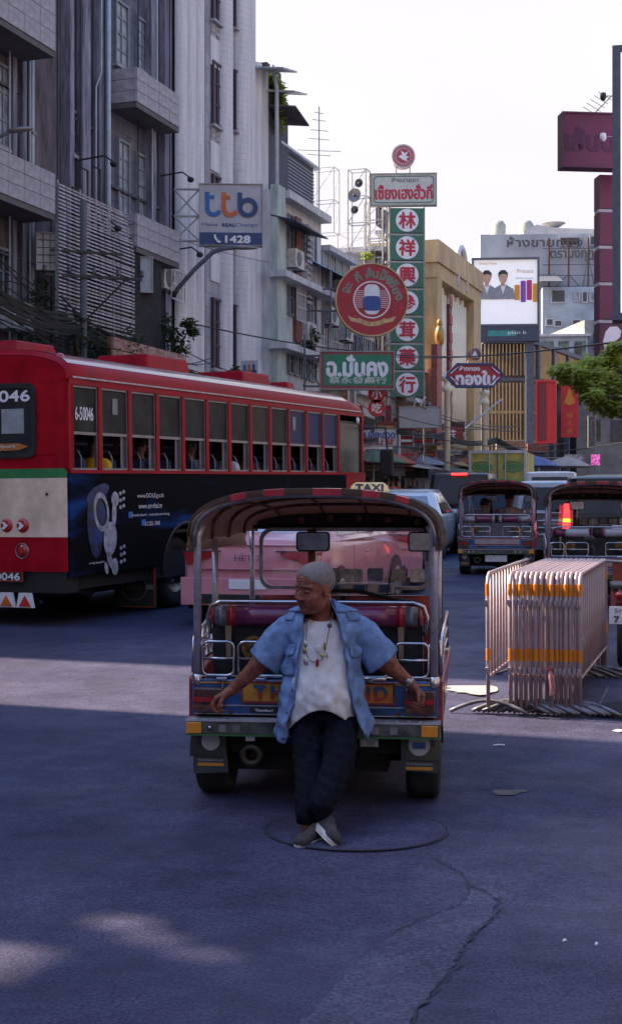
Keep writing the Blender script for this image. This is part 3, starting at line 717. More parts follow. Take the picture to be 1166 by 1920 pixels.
    mb = MB(); mb.box(-.69,-.028,.672,.69,-.02,.68); mb.build('pinstripe', M_org, tb)
    MB().box(-.68,-.026,.497,.68,-.02,.502).build('pinstripe', M_vsil, tb)
    MB().box(-.40,-.034,.575,.44,-.022,.675).build('name_panel', M_org if word else mat('pale_panel', (.34,.27,.28), .5), tb)
    mb = MB(); ringpoly(mb, rect(-.412,.563,.452,.687), rect(-.40,.575,.44,.675), -.038,-.024); mb.build('panel_edge', M_tred, tb)
    mb = MB(); ringpoly(mb, rect(-.52,.545,.52,.690), rect(-.512,.552,.512,.684), -.030,-.021); mb.build('panel_outline', M_vsil, tb)
    if word:
        for i, ch in enumerate('THAILAND'):
            x = -.305+i*.097
            text(ch, (mat('letter_blue', (.03,.10,.25), .6), mat('letter_red', (.42,.05,.03), .6)), r, x, .625, None, .072, y=-.036, bold=.006, name='lettering')
    MB().box(-.36,-.034,.512,-.20,-.022,.54).build('maker_plate', M_black, tb)
    if word: text('Thonburi', M_white, r, -.28, .525, .10, .014, y=-.036, bold=.0008)
    for sx in (-1, 1):
        mb = MB(); mb.prism(rect(sx*.59-.085,.52,sx*.59+.085,.65,.015), -.085, -.02); tl = mb.build('tail_lamp', mat('lamp_brown', (.10,.035,.025), .35, var=.4, scale=20, coat=.4), r, bevel=.008)
        MB().box(sx*.59-.08,-.092,.575,sx*.59+.08,-.084,.60).build('lens_strip', M_redl, tl)
        MB().box(sx*.59-.08,-.092,.54,sx*.59+.08,-.084,.555).build('lens_strip', M_rust, tl)
    # bumper with amber end lamps
    mb = MB(); mb.box(-.70,-.13,.40,.70,.0,.475); bp = mb.build('bumper', mat('bumper_paint', (.10,.11,.105), .5, .3, var=.35, scale=14), r, bevel=.006)
    MB().box(-.705,-.137,.472,.705,.0,.482).build('bumper_lip', M_vsil, bp)
    mb = MB(); mb.box(-.705,-.137,.392,.705,-.0,.402); mb.build('bumper_lip', mat('bumper_green', (.04,.16,.05), .5), bp)
    for x0, x1 in ((-.70,-.615),(.60,.69)): MB().box(x0,-.146,.405,x1,-.13,.468).build('corner_lamp', M_amb, bp, bevel=.004)
    for x in (-.5,-.42,.35,.45): MB().prism(rect(x-.02,.415,x+.02,.455,.006), -.134, -.130).build('bumper_rosette', M_steel, bp)
    mb = MB(); mb.ell((-.57,-.135,.437),(.01,.006,.01),8,6); mb.build('bolt', M_chrome, bp)
    if plate: MB().box(-.2,-.10,.25,.2,-.085,.37).build('number_plate', mat('plate_white', (.55,.60,.65), .4, var=.15, scale=20), r)
    if word:
        for k in range(22): x = -.66+k*.0628; mb = MB(); mb.ell((x,-.132,.486),(.006,.004,.004),6,4); mb.build('rivet', M_chrome, bp)
        for x in (-.52,.52,.30,-.30): MB().box(x-.03,-.05,.690,x+.03,-.02,.706).build('latch', M_chrome, tb, bevel=.003)
        for x in (-.62,-.47,.47,.62): MB().box(x-.012,-.03,.50,x+.012,-.021,.52).build('hinge', M_rust, tb)
        mb = MB(); mb.tube([(-.2,.0,.38),(-.05,.05,.30),(.15,.02,.26),(.3,.06,.36)], .010, 6); mb.build('hose', M_black, r)
        MB().box(-.38,-.06,.355,-.33,-.05,.385).build('white_tag', M_white, r); MB().box(.26,-.06,.335,.36,-.05,.385).build('white_tag', M_sticker, r)
        mb = MB()
        for k in range(5): mb.tube([(-.45+.012*k,.12,.25+.02*k),(-.45+.012*k,1.0,.30+.015*k)], .014, 6)
        mb.build('leaf_spring', M_black, r)
        for sx in (-1,1):
            mb = MB(); mb.lathe([(.030,0),(.034,.01),(.034,.05),(.026,.06)], (sx*.665,0,.66), 'z', 14); mb.build('post_socket', M_chrome, r, smooth=True)
            for k in range(3): MB().box(min(sx*.717,sx*.722),.15+.25*k,.52,max(sx*.717,sx*.722),.33+.25*k,.66).build('side_panel_sticker', (M_tblue,M_org,M_vsil)[k], r)
    # mud flaps with round reflectors
    for sx in (-1, 1):
        mb = MB(); mb.prism([(sx*.55-.10,.16 if sx<0 else .20),(sx*.55+.10,.17 if sx < 0 else .19),(sx*.55+.08,.40),(sx*.55-.10,.40)], -.02, -.005)
        fl = mb.build('mudflap', M_flap, r); fl.location = (sx*.035, 0, 0)
        zc = .345
        MB().prism(disc(sx*.55, zc, .052 if sx < 0 else .06), -.032, -.021).build('round_reflector', mat('refl_grey', (.36,.38,.42), .5), fl)
        if sx > 0: MB().box(.515,-.037,.325,.585,-.033,.36).build('blue_tag', M_tblue, fl)
        MB().box(sx*.55-.075,-.026,.205,sx*.55+.075,-.021,.222).build('orange_tag', M_org, fl)
        text('ตั๊กรุ่งเรืองยานยนต์', M_vsil, fl, sx*.55, .238, .14, .02, y=-.021)
    # underbody, axle, exhaust
    mb = MB(); mb.box(-.56,.05,.28,.56,2.2,.46); mb.box(-.5,.15,.16,.40,.8,.3); mb.box(-.62,.02,.40,.62,.4,.50); mb.tube([(-.6,.30,.25),(.6,.30,.25)], .05); mb.ell((.02,.30,.25),(.13,.13,.12)); mb.build('chassis', M_dark, r)
    mb = MB(); mb.lathe([(0,.03),(.032,.03),(.034,-.05),(.062,-.05),(.066,-.03),(.066,.35),(.0,.36)], (-.35,-.02,.275), 'y', 20); mb.build('muffler', mat('burnt_steel', (.09,.07,.06), .5, .8, var=.4), r, smooth=True)
    for sx in (-1, 1): wheel(r, sx*.60, .28, .245, .245, .19, rimr=.56, side=sx)
    wheel(r, 0, 2.15, .235, .235, .13, 'front_wheel')
    mb = MB(); mb.tube([(-.1,2.15,.24),(-.1,2.05,.6)], .02); mb.tube([(.1,2.15,.24),(.1,2.05,.6)], .02); mb.tube([(0,2.08,.6),(0,1.80,1.05)], .02); mb.build('fork', M_black, r)
    # side walls, fenders, side rails
    for sx in (-1, 1):
        mb = MB(); x0, x1 = sx*.66, sx*.715; a, b_ = min(x0,x1), max(x0,x1)
        mb.hexa([(a,.0,.44),(b_,.0,.44),(b_,1.0,.50),(a,1.0,.50),(a,.0,.70),(b_,.0,.70),(b_+sx*.03,1.0,.80),(a,1.0,.80)]); mb.build('side_panel', M_tred, r, bevel=.008)
        fen = []
        for k in range(13):
            t = pi*k/12; fen.append((.28-.31*math.cos(t), .26+.31*math.sin(t)))
        mb = MB(); vs = []; 
        for y, z in fen: vs += [(sx*.50,y,z),(sx*.70,y,z),(sx*.705,y,z-.03)]
        mb.add(vs, [(3*i,3*i+1,3*i+4,3*i+3) for i in range(12)]+[(3*i+1,3*i+2,3*i+5,3*i+4) for i in range(12)]); mb.build('fender', M_black, r, smooth=True)
        mb = MB(); mb.tube([(sx*.70,.06,.72),(sx*.70,.06,.90),(sx*.70,.10,.93),(sx*.72,.84,1.02),(sx*.72,.88,.98),(sx*.72,.90,.80)], .012, 6); rl_ = mb.build('side_rail', M_chrome, r, smooth=True)
        mb = MB()
        for z in (.80,.87): mb.tube([(sx*.70,.06,z),(sx*.72,.88,z+.06)], .008, 6)
        for k in range(9):
            y = .14+.085*k; mb.tube([(sx*.705,y,.735+.008*k),(sx*.712,y+.03*(-1)**k,.83+.01*k),(sx*.71,y,.935+.008*k)], .006, 6)
        mb.build('rail_scroll', M_chrome, rl_)
        mb = MB(); mb.hexa([(sx*.3,1.0,.36),(sx*.70,1.0,.36),(sx*.60,2.1,.40),(sx*.2,2.2,.40),(sx*.3,1.0,.42),(sx*.70,1.0,.42),(sx*.60,2.1,.46),(sx*.2,2.2,.46)]); mb.build('footboard', M_tred, r)
    # chrome luggage rail over the tailboard
    for x0, x1 in ((-.635,-.455),(-.43,-.12),(.12,.42),(.45,.635)):
        mb = MB(); mb.tube([(q[0], -.01, q[1]) for q in rect(x0,.715,x1,.905,.035,3)], .0085, 6, closed=True)
        mb.tube([(x0,-.01,.81),(x1,-.01,.81)], .0085, 6); mb.build('tail_rail', M_chrome, r, smooth=True)
    mb = MB(); mb.tube([(-.64,-.01,.712),(.64,-.01,.712)], .008, 6); mb.tube([(-.64,.0,.745),(-.64,.0,.9)],.008,6); mb.tube([(.64,.0,.745),(.64,.0,.9)],.008,6); mb.tube([(.25,-.02,.705),(.40,-.02,.705)], .012, 8); mb.build('lower_rail', M_chrome, r, smooth=True)
    mb = MB(); mb.tube([(-.635,.0,.81),(-.60,.12,.83),(-.635,.22,.88)], .007, 6); mb.tube([(-.635,.22,.88),(-.61,.14,.90),(-.635,.0,.905)], .007, 6); mb.build('rail_scroll', M_chrome, r)
    # passenger seat back: roll cushion inside a chrome hoop, dark backrest behind
    mb = MB(); mb.tube([(-.61,.10,.94),(-.625,.10,1.04),(-.605,.10,1.10),(-.55,.10,1.125),(.55,.10,1.125),(.605,.10,1.10),(.625,.10,1.04),(.61,.10,.94)], .012, 10); mb.build('seat_hoop', M_chrome, r, smooth=True)
    xs = [-.60,-.575,-.505,-.455] if seatcols == 0 else [-.6,-.42,-.07,-.03]
    cols = ({0:[M_vred,M_vgrey,M_vred,M_purple,M_vred,M_vgrey,M_vred], 1:[M_vsil,M_purple,M_vsil,M_black,M_vsil,M_purple,M_vsil], 2:[M_purple,M_vsil,M_purple,M_black,M_purple,M_vsil,M_purple]})[seatcols]
    edge = [-.60,-.575,-.505,-.455,.455,.505,.575,.60] if seatcols == 0 else ([-.6,-.40,-.10,-.03,.03,.10,.40,.6] if seatcols == 1 else [-.6,-.44,-.1,-.05,.05,.10,.44,.6])
    if seatcols == 0: cols = [M_vred,M_vgrey,M_vred,M_purple,M_vred,M_vgrey,M_vred]
    if seatcols == 1: cols = [M_vsil,M_purple,M_vsil,M_black,M_vsil,M_purple,M_vsil]
    for i in range(7):
        a, b_ = edge[i], edge[i+1]; n = 1 if b_-a < .3 else 8
        mb = MB(); rr = .062
        xs_ = [a+(b_-a)*k/n for k in range(n+1)]
        def rad(x): return rr*(1-.25*max(0,(abs(x)-.56)/.04)**2)
        mb.loft([[(x, .09+rad(x)*math.cos(2*pi*k/20), 1.043+rad(x)*.98*math.sin(2*pi*k/20)) for k in range(20)] for x in xs_]); mb.build('roll_cushion', cols[i], r, smooth=True).modifiers.new('wn','WEIGHTED_NORMAL')
    mb = MB(); mb.hexa([(-.60,.16,.62),(.60,.16,.62),(.60,.30,.62),(-.60,.30,.62),(-.60,.10,.99),(.60,.10,.99),(.60,.20,1.02),(-.60,.20,1.02)]); mb.build('backrest', mat('backrest_dark', (.022,.024,.030), .6, var=.4, scale=12) if seatcols != 1 else M_vgrey, r)
    for x in (-.36, .33):
        mb = MB(); mb.lathe([(0,.0),(.02,-.02),(.045,-.012),(.05,-.02),(.07,-.018),(.075,.0)], (x,.12,.86), 'y', 20); mb.build('loudspeaker', mat('brass_dark', (.22,.11,.03), .5, .3, var=.5, scale=30), r)
    for x in (-.50, .48):
        mb = MB(); mb.hexa([(x-.012,.07,.80),(x+.012,.07,.80),(x+.012,.09,.80),(x-.012,.09,.80),(x-.018,.06,.99),(x+.018,.06,.99),(x+.018,.09,.99),(x-.018,.09,.99)]); mb.build('strap', mat('tan_strap', (.24,.15,.10), .7), r)
    MB().box(-.58,.3,.50,.58,.85,.64).build('bench_seat', M_purple if seatcols == 0 else M_vsil, r, bevel=.03)
    # driver area
    mb = MB(); mb.hexa([(-.30,1.15,.60),(.30,1.15,.60),(.30,1.5,.60),(-.30,1.5,.60),(-.30,1.15,.74),(.30,1.15,.74),(.30,1.5,.74),(-.30,1.5,.74)]); mb.build('driver_seat', M_black, r, bevel=.02)
    mb = MB(); mb.box(-.62,1.0,.46,.62,1.04,.98); mb.build('bulkhead', M_tred if seatcols == 0 else M_dark, r)
    mb = MB(); mb.box(-.10,1.78,1.08,.34,1.86,1.15); db = mb.build('dash_shelf', M_vsil, r)
    for k in range(5): MB().box(-.10+k*.088,1.765,1.09,-.03+k*.088,1.779,1.14).build('dash_tile', (M_tblue, M_vsil)[k % 2], db)
    mb = MB(); mb.tube([(-.32,1.70,1.08),(-.1,1.76,1.10),(.1,1.76,1.10),(.40,1.66,1.04)], .014, 8); mb.tube([(.40,1.66,1.04),(.52,1.60,1.02)], .02, 8); mb.tube([(.30,1.70,1.06),(.33,1.72,1.24)], .006, 6); mb.build('handlebar', M_black, r)
    mb = MB(); mb.hexa([(-.60,1.86,.45),(.60,1.86,.45),(.50,2.15,.45),(-.50,2.15,.45),(-.60,1.90,1.07),(.60,1.90,1.07),(.45,2.0,1.03),(-.45,2.0,1.03)]); mb.build('front_cowl', M_tred, r, bevel=.02)
    mb = MB(); mb.tube([(-.22,1.84,1.0),(-.22,1.82,1.52)], .032, 8); mb.build('centre_pillar', mat('pillar_amber', (.22,.06,.015), .35, var=.3, coat=.5), r, smooth=True)
    mb = MB(); mb.tube([(.05+.13*math.cos(2*pi*k/20),1.60,.93+.10*math.sin(2*pi*k/20)) for k in range(20)], .005, 6, closed=True); mb.build('headlamp_ring', M_chrome, r)
    if detail:
        for x in (-.3,-.1,.1,.3,.5): MB().lathe([(0,-.004),(.022,-.004),(.024,.004),(0,.004)], (x,1.88,1.60-.06*abs(x)), 'y', 16).build('amber_disc', mat('amber_disc', (.2,.07,.03), .4), r)
    return r
tuk = make_tuk('blue and red tuk-tuk parked nearest, orange THAILAND panel on its tail', 'tuk-tuks standing on the street', .02, 7.97, -R(6.5), 0)
tuk2 = make_tuk('silver and blue tuk-tuk with a driver, behind the white sedan', 'tuk-tuks standing on the street', X(930,26.5), 26.5, -R(11), 1, word=False, plate=True)
tuk3 = make_tuk('tuk-tuk with silver and purple roll cushion behind the crowd barriers', 'tuk-tuks standing on the street', X(1118,20), 20, -R(8), 2, word=False)
# ================================================================ left row of buildings
def blockmat(name, col, col2, bw=.6, bh=.3, rough=.85, dirt=.35, mort=.6):
    m = bpy.data.materials.new(name); MATS[name] = m; m.use_nodes = True; n = m.node_tree; b = n.nodes['Principled BSDF']; L = n.links.new
    tc = n.nodes.new('ShaderNodeTexCoord'); mp = n.nodes.new('ShaderNodeMapping'); mp.inputs['Rotation'].default_value = (R(90),0,0); L(tc.outputs['Object'], mp.inputs[0])
    br = n.nodes.new('ShaderNodeTexBrick'); br.inputs['Scale'].default_value = 1; br.inputs['Brick Width'].default_value = bw; br.inputs['Row Height'].default_value = bh
    br.inputs['Mortar Size'].default_value = .012; br.inputs['Mortar Smooth'].default_value = .3; L(mp.outputs[0], br.inputs[0])
    br.inputs['Color1'].default_value = (*col,1); br.inputs['Color2'].default_value = (*col2,1); br.inputs['Mortar'].default_value = (*[c*mort for c in col],1)
    nz = n.nodes.new('ShaderNodeTexNoise'); nz.inputs['Scale'].default_value = .9; nz.inputs['Detail'].default_value = 9; nz.inputs['Roughness'].default_value = .7
    m2 = n.nodes.new('ShaderNodeMapping'); m2.inputs['Scale'].default_value = (1.6,1.6,.35); L(tc.outputs['Object'], m2.inputs[0]); L(m2.outputs[0], nz.inputs[0])
    rp = n.nodes.new('ShaderNodeValToRGB'); L(nz.outputs[0], rp.inputs[0]); e = rp.color_ramp.elements; e[0].position = .35; e[0].color = (1-dirt,)*3+(1,); e[1].position = .62; e[1].color = (1.08,1.07,1.05,1)
    x = n.nodes.new('ShaderNodeMix'); x.data_type = 'RGBA'; x.blend_type = 'MULTIPLY'; x.inputs[0].default_value = 1; L(br.outputs[0], x.inputs[6]); L(rp.outputs[0], x.inputs[7]); L(x.outputs[2], b.inputs['Base Color'])
    b.inputs['Roughness'].default_value = rough
    bp = n.nodes.new('ShaderNodeBump'); bp.inputs['Strength'].default_value = .5; bp.inputs['Distance'].default_value = .01; bp.invert = True; L(br.outputs['Fac'], bp.inputs['Height']); L(bp.outputs[0], b.inputs['Normal'])
    return m
M_wallA = blockmat('wall_grey_block', (.175,.175,.235), (.135,.135,.19), .55, .28, dirt=.6)
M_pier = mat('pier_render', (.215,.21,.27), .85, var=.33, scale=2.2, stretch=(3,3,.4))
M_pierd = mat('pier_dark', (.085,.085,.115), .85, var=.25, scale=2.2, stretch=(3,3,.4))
M_block = mat('balcony_block', (.36,.345,.38), .8, var=.14, scale=7)
M_joint = mat('joint_mortar', (.12,.11,.12), .9)  # dark mortar core seen between the balcony blocks
M_wfr = mat('window_frame_grey', (.20,.23,.27), .6)
M_wgl = mat('window_glass', (.028,.038,.06), .15, spec=.6, var=.5, scale=2)
M_wgp = mat('window_pale', (.30,.33,.38), .35, var=.25, scale=3)
M_pipe = mat('pvc_pipe', (.42,.48,.55), .5, var=.1, scale=3)
M_col = mat('column_white', (.62,.61,.64), .8, var=.10, scale=1.6, stretch=(4,4,.35))
M_colbay = blockmat('column_bay', (.40,.40,.44), (.34,.33,.38), .4, .4, dirt=.45)
M_maroon = mat('maroon_trim', (.10,.03,.05), .6)

def facade(name, label, t0, out=0, cat='building', group=None):
    p = F0+FD*t0+FN*out
    r = empty(name, (p.x, p.y, 0), FROT, label, cat, group); r['t0'] = t0; r['out'] = out; return r
def LX(r, px, o=0): return tt(px, r['out']+o)-r['t0']
def LZ(r, px, py, o=0): return fz(px, py, r['out']+o)
def fbox(r, name, m, px0, px1, py0, py1, y0, y1, ref=0, **kw):
    """box on a facade: px range, py range read at px0 (ref 0) or px1 (ref 1); y0 outward face, y1 inward"""
    o = -y0; pr = px1 if ref else px0
    za, zb = LZ(r, pr, py1, o), LZ(r, pr, py0, o)
    return MB().box(LX(r,px0,o), y0, za, LX(r,px1,o), y1, zb).build(name, m, r, **kw)
def win(r, px0, px1, py0, py1, y=0.0, nx=2, nz=3, ref=0, fr=None, gl=None, th=.06, sill=True, deep=.12):
    pr = px1 if ref else px0; o = -y
    x0, x1 = LX(r,px0,o), LX(r,px1,o); za, zb = LZ(r,pr,py1,o), LZ(r,pr,py0,o)
    mb = MB(); mb.box(x0,y-.08,za,x0+th,y+deep,zb); mb.box(x1-th,y-.08,za,x1,y+deep,zb); mb.box(x0+th,y-.08,zb-th,x1-th,y+deep,zb); mb.box(x0+th,y-.08,za,x1-th,y+deep,za+th)
    for i in range(1,nx): c = x0+(x1-x0)*i/nx; mb.box(c-.02,y-.055,za+th,c+.02,y-.02,zb-th)
    for i in range(1,nz): c = za+(zb-za)*i/nz; mb.box(x0+th,y-.05,c-.02,x1-th,y-.018,c+.02)
    w_ = mb.build('window', fr or M_wfr, r)
    if sill: MB().box(x0-.05,y-.13,za-.07,x1+.05,y-.001,za-.002).build('sill', M_block, w_)
    MB().box(x0+th,y-.025,za+th,x1-th,y-.012,zb-th).build('pane', gl or M_wgl, w_)
    return w_
def balcony(r, x0, x1, z0, z1, y0, y1, rows, bw, m=M_block, endl=True):
    """solid parapet box whose faces are built of separate blocks with recessed joints"""
    core = MB(); core.box(x0+.03, y0+.03, z0, x1-.03, y1, z1-.04); core.box(x0-.0, y0, z0-.12, x1, y1, z0-.004)
    b_ = core.build('balcony', M_joint, r)
    hh = (z1-z0)/rows; g = .012
    n = max(1, round((x1-x0)/bw)); ww = (x1-x0)/n
    me = MB().box(g/2,0,g/2,ww-g/2,.05,hh-g/2).mesh('block', m)
    for j in range(rows):
        for i in range(n):
            o = link('block', me, b_, (x0+ww*i, y0-.02+random.uniform(-.003,.003), z0+hh*j))
    if endl:
        n = max(1, round((y1-y0)/bw)); ww = (y1-y0)/n
        me = MB().box(0,g/2,g/2,.05,ww-g/2,hh-g/2).mesh('block', m)
        for j in range(rows):
            for i in range(n): link('block', me, b_, (x0-.02, y0+ww*i, z0+hh*j))
    return b_
# --- building with block balconies at the left edge
bA = facade('apartment_building', 'grey concrete apartment house with block balconies, at the left edge', -18.3)
xe = LX(bA, 128); M_wbrown = mat('wall_brown', (.125,.10,.115), .9, var=.33, scale=1.6, stretch=(2,2,.5), bump=.2)
MB().box(0,0,0,xe,11,20).build('wall', M_wbrown, bA)
MB().box(-.1,-.25,20,xe,11,20.6).build('parapet', M_pier, bA)
for (pa, pb) in ((-45,95),(279,361)):
    z1, z0 = LZ(bA,0,pa if pa>0 else -75,.9), LZ(bA,0,pb if pb != 95 else 33,.9)
    balcony(bA, LX(bA,103,.9)-7.2, LX(bA,103,.9), z0, z1, -.9, 0, 3, .62, endl=False)
for px0, px1, py0, py1 in ((-30,19,130,285),(-30,19,470,600),(-30,19,-160,-40)):
    win(bA, px0, px1, py0, py1, nx=3, nz=3, ref=1, gl=M_wgp if py0 == 130 else None)
for px in (26, 44): fbox(bA, 'pilaster', M_pier, px, px+7, -80, 640, -.16, 0)
mb = MB(); x = LX(bA,61,.12); mb.tube([(x,-.12,2),(x,-.12,18)], .05, 8); mb.build('drain_pipe', M_pipe, bA, smooth=True)
for zz in (5.2,6.8,9.5,12.2): MB().box(x-.07,-.19,zz,x+.07,-.001,zz+.05).build('pipe_clip', M_wfr, bA)
fbox(bA, 'grille_panel', M_wgp, 82, 103, 435, 505, -.5, -.42); 
# --- recessed building with pilasters and two angular balconies
tB = tt(128)
bB = facade('office_building', 'grey block-faced office with tall pilasters and two angular balconies', tB)
xe = LX(bB, 336)
MB().box(.002,0,0,xe,10,20).build('wall', M_wallA, bB)
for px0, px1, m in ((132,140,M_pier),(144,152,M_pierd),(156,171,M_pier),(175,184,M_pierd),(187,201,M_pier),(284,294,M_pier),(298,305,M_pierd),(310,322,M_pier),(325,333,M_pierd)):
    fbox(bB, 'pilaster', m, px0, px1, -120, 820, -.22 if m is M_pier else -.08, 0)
mb = MB(); x = LX(bB,204,.3); mb.tube([(x,-.3,2),(x,-.3,18)], .055, 8); mb.build('drain_pipe', M_pipe, bB, smooth=True)
for (pa, pb, pc) in ((125,190,335),(399,462,338)):
    z1, z0 = LZ(bB,256,pa,.72), LZ(bB,256,pb,.72)
    balcony(bB, LX(bB,256,.72), LX(bB,336,.72), z0, z1, -.72, 0, 3, .62)
for px0, px1, py0, py1, g in ((213,238,-5,118,1),(253,276,28,128,1),(218,240,258,398,2),(252,270,284,402,2),(218,240,520,640,0),(256,272,540,650,0),(132,146,205,290,0),(253,276,-200,-110,0)):
    win(bB, px0, px1, py0, py1, nx=1 if px1-px0 < 20 else 2, nz=4, gl=(None,M_wgp,M_wgp)[g])
mb = MB()
for px, py in ((205,305),(330,300)): pass
# louvred screen of thin slats hung in front
scr = facade('slat_screen', 'tall weathered screen of thin horizontal slats in front of the office', tB, .9, 'screen')
xa, xb = LX(scr,108), LX(scr,250)
M_slat = mat('slat_grey', (.42,.38,.42), .7, var=.35, scale=7)
zt, zb_ = LZ(scr,108,345), LZ(scr,250,640)
sme = MB().box(0,-.02,-.018,xb-xa,.0,.018).mesh('slat', M_slat)
MB().box(.05,.25,zb_-.3,xb-xa-.05,.28,zt-.5).build('shade_backing', mat('shade_dark', (.020,.020,.024), .95, var=.4), scr)  # dark sheet added for the deep shade behind the slats
n = int((zt-zb_)/.077); zz = zt
for i in range(n):
    zt_ = zt-i*.077; o = link('slat', sme, scr, (xa, -.02-random.uniform(0,.01), zt_)); o.rotation_euler = (R(random.uniform(-16,16)), R(random.uniform(-.25,.25)), 0)
    if i < 11: o.scale = (1-.012*(11-i), 1, 1)
for k, px in enumerate((110,140,152,188,215,248)):
    x = LX(scr,px); MB().box(x-.03,.005,zb_-.3,x+.03,.06,zt+(.1 if k < 3 else -.4)).build('screen_post', M_black if k % 2 else M_wfr, scr)
for px, py in ((165,320),(188,318)):
    x = LX(scr,px); mb = MB(); mb.tube([(x,0,LZ(scr,px,py+60)),(x,0,LZ(scr,px,py)),(x-.5,-.1,LZ(scr,px,py)-.05)], .025, 6); mb.build('bracket', M_black, scr)
# --- white fluted column building
tC = tt(335,.15)
bC = facade('column_building', 'white bank building with tall fluted half-round columns', tC, .15)
xs_ = LX(bC,478); xe = LX(bC,503)
MB().box(.002,0,0,xs_,11,19).build('wall', M_colbay, bC)
MB().box(xs_+.002,.004,0,xe,11,LZ(bC,490,128)).build('side_wing', M_colbay, bC)
MB().box(-.05,-.05,0,-.004,.7,19).build('maroon_edge', M_maroon, bC)
def column(r, px0, px1, ztop, hb=.165, y=0):
    x0, x1 = LX(r,px0,.1), LX(r,px1,.1); rr = (x1-x0)/2
    prof = []; z = 3.2
    while z < ztop: prof += [(rr,z),(rr,z+hb-.02),(rr*.975,z+hb-.012),(rr*.975,z+hb-.006)]; z += hb
    mb = MB(); m = len(prof); k = 18; vs = []; fs = []
    for q in range(k):
        a = pi*q/(k-1)
        for a_r, h in prof: vs.append((-a_r*math.cos(a), -a_r*math.sin(a)*.8, h))
    for q in range(k-1):
        for i in range(m-1): fs.append((q*m+i, (q+1)*m+i, (q+1)*m+i+1, q*m+i+1))
    mb.add(vs, fs); o = mb.build('column', M_col, r, ((x0+x1)/2, y-.003, 0)); smooth_by_angle(o, 14)
for a, b_ in ((334.5,350),(350.5,366),(366.5,381.5),(416,433),(446.5,464.5),(465,477.5)): column(bC, a, b_, 18.5)
for a, b_ in ((479,490),(491,502)): column(bC, a, b_, LZ(bC,490,135))
fbox(bC, 'pilaster', M_pier, 383, 386, -200, 820, -.1, 0)
for k, (pa, pb) in enumerate(((112,232),(325,440),(557,690),(-95,35))):
    win(bC, 396, 414.5, pa, pb, nx=2, nz=3, gl=mat('brown_shutter', (.035,.026,.045), .5, var=.3), fr=mat('frame_plum', (.06,.04,.07), .6), y=-.01)
    sh = (14,20,10,18)[k]
    win(bC, 437.5, 445, pa+sh+4, pb+sh-2, nx=1, nz=2, gl=MATS['brown_shutter'], fr=MATS['frame_plum'], y=-.01)
    fbox(bC, 'spandrel', M_col, 396, 414, pb+30, pb+85, -.04, 0)
    for i in range(2):
        for j in range(3): fbox(bC, 'tile', M_block, 397+i*9, 405+i*9, pb+5+j*9, pb+13+j*9, -.03, 0)
fbox(bC, 'base_wall', mat('base_grey', (.24,.235,.26), .7, var=.1), 395, 600, 700, 900, -.35, -.002)
# --- drain gap, rooftop garden shed
bS = facade('shed_house', 'narrow dark house with tin roof sheds and climbing plants on top', tt(504,.3), .3)
xe = LX(bS, 548)
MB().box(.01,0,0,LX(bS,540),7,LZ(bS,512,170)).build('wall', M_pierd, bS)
z = LZ(bS,512,170)
MB().box(.1,.1,z,LX(bS,533),4,LZ(bS,512,120)).build('roof_room', mat('dark_timber', (.05,.045,.055), .8), bS)
M_tin = mat('tin_sheet', (.42,.44,.47), .5, .3, var=.3, scale=5)
for (pa,pb,ya,yb,m) in ((506,533,128,136,M_tin),(528,552,172,178,M_tin),(530,556,200,236,M_wbrown)):
    x0, x1 = LX(bS,pa,.5), LX(bS,pb,.5); za, zb2 = LZ(bS,pa,ya,.5), LZ(bS,pb,yb,.5)
    mb = MB(); mb.hexa([(x0,-.9,za-.05),(x1,-.9,zb2-.05),(x1,1.8,zb2+.3),(x0,1.8,za+.3),(x0,-.9,za),(x1,-.9,zb2),(x1,1.8,zb2+.36),(x0,1.8,za+.36)]); mb.build('roof', m, bS)
mb = MB(); x = LX(bS,516,.3); mb.tube([(x-.25,-.3,LZ(bS,500,130)),(x,-.35,LZ(bS,512,180)),(x,-.35,LZ(bS,516,700))], .06, 8); mb.build('drain_pipe', M_pipe, bS, smooth=True)
# --- pale green and white house
M_pgreen = mat('pale_green_wall', (.40,.47,.44), .8, var=.15, scale=2, stretch=(2,2,.6))
M_white_w = mat('white_wall', (.50,.50,.52), .8, var=.15, scale=2, stretch=(2,2,.5))
bG = facade('shophouse', 'pale green shophouse with white window bands next to the columns', tt(507,.6), .6, group='shophouses along the street')
xe = LX(bG, 602)
zr = LZ(bG,535,372)
MB().box(.0,0,0,xe,9,zr).build('wall', M_white_w, bG)
MB().box(.02,-.22,0,LX(bG,534,.2),-.002,zr+.15).build('corner_pier', M_pgreen, bG)
MB().box(LX(bG,534,.2)+.01,-.35,zr-.12,xe,9,zr+.1).build('roof_slab', M_white_w, bG)
fl = [(402,470,585),(515,580,600),(625,660,600)]
for (py0, py1) in ((400,468),(520,590),(650,700)):
    for px0, px1 in ((538,547),(549,560),(563,574),(577,590)):
        win(bG, px0, px1, py0+(px0-538)*.9*(965-py0)/700, py1+(px0-538)*.9*(965-py1)/700, nx=2, nz=2, sill=False, th=.04, gl=(M_wgl,M_wgp)[px0 % 2])
for py in (505,640):
    o=.55; x0 = LX(bG,536,o); MB().box(x0,-.55,LZ(bG,536,py+12,o),xe,-.002,LZ(bG,536,py,o)).build('ledge', M_white_w, bG)
fbox(bG, 'brick_pier', mat('brick_red', (.20,.085,.07), .85, var=.3, scale=12), 556, 566, 405, 640, -.12, -.002)
for k in range(14):
    fbox(bG, 'louvre', M_slat, 577, 586, 420+k*11, 425+k*11, -.22, -.14)
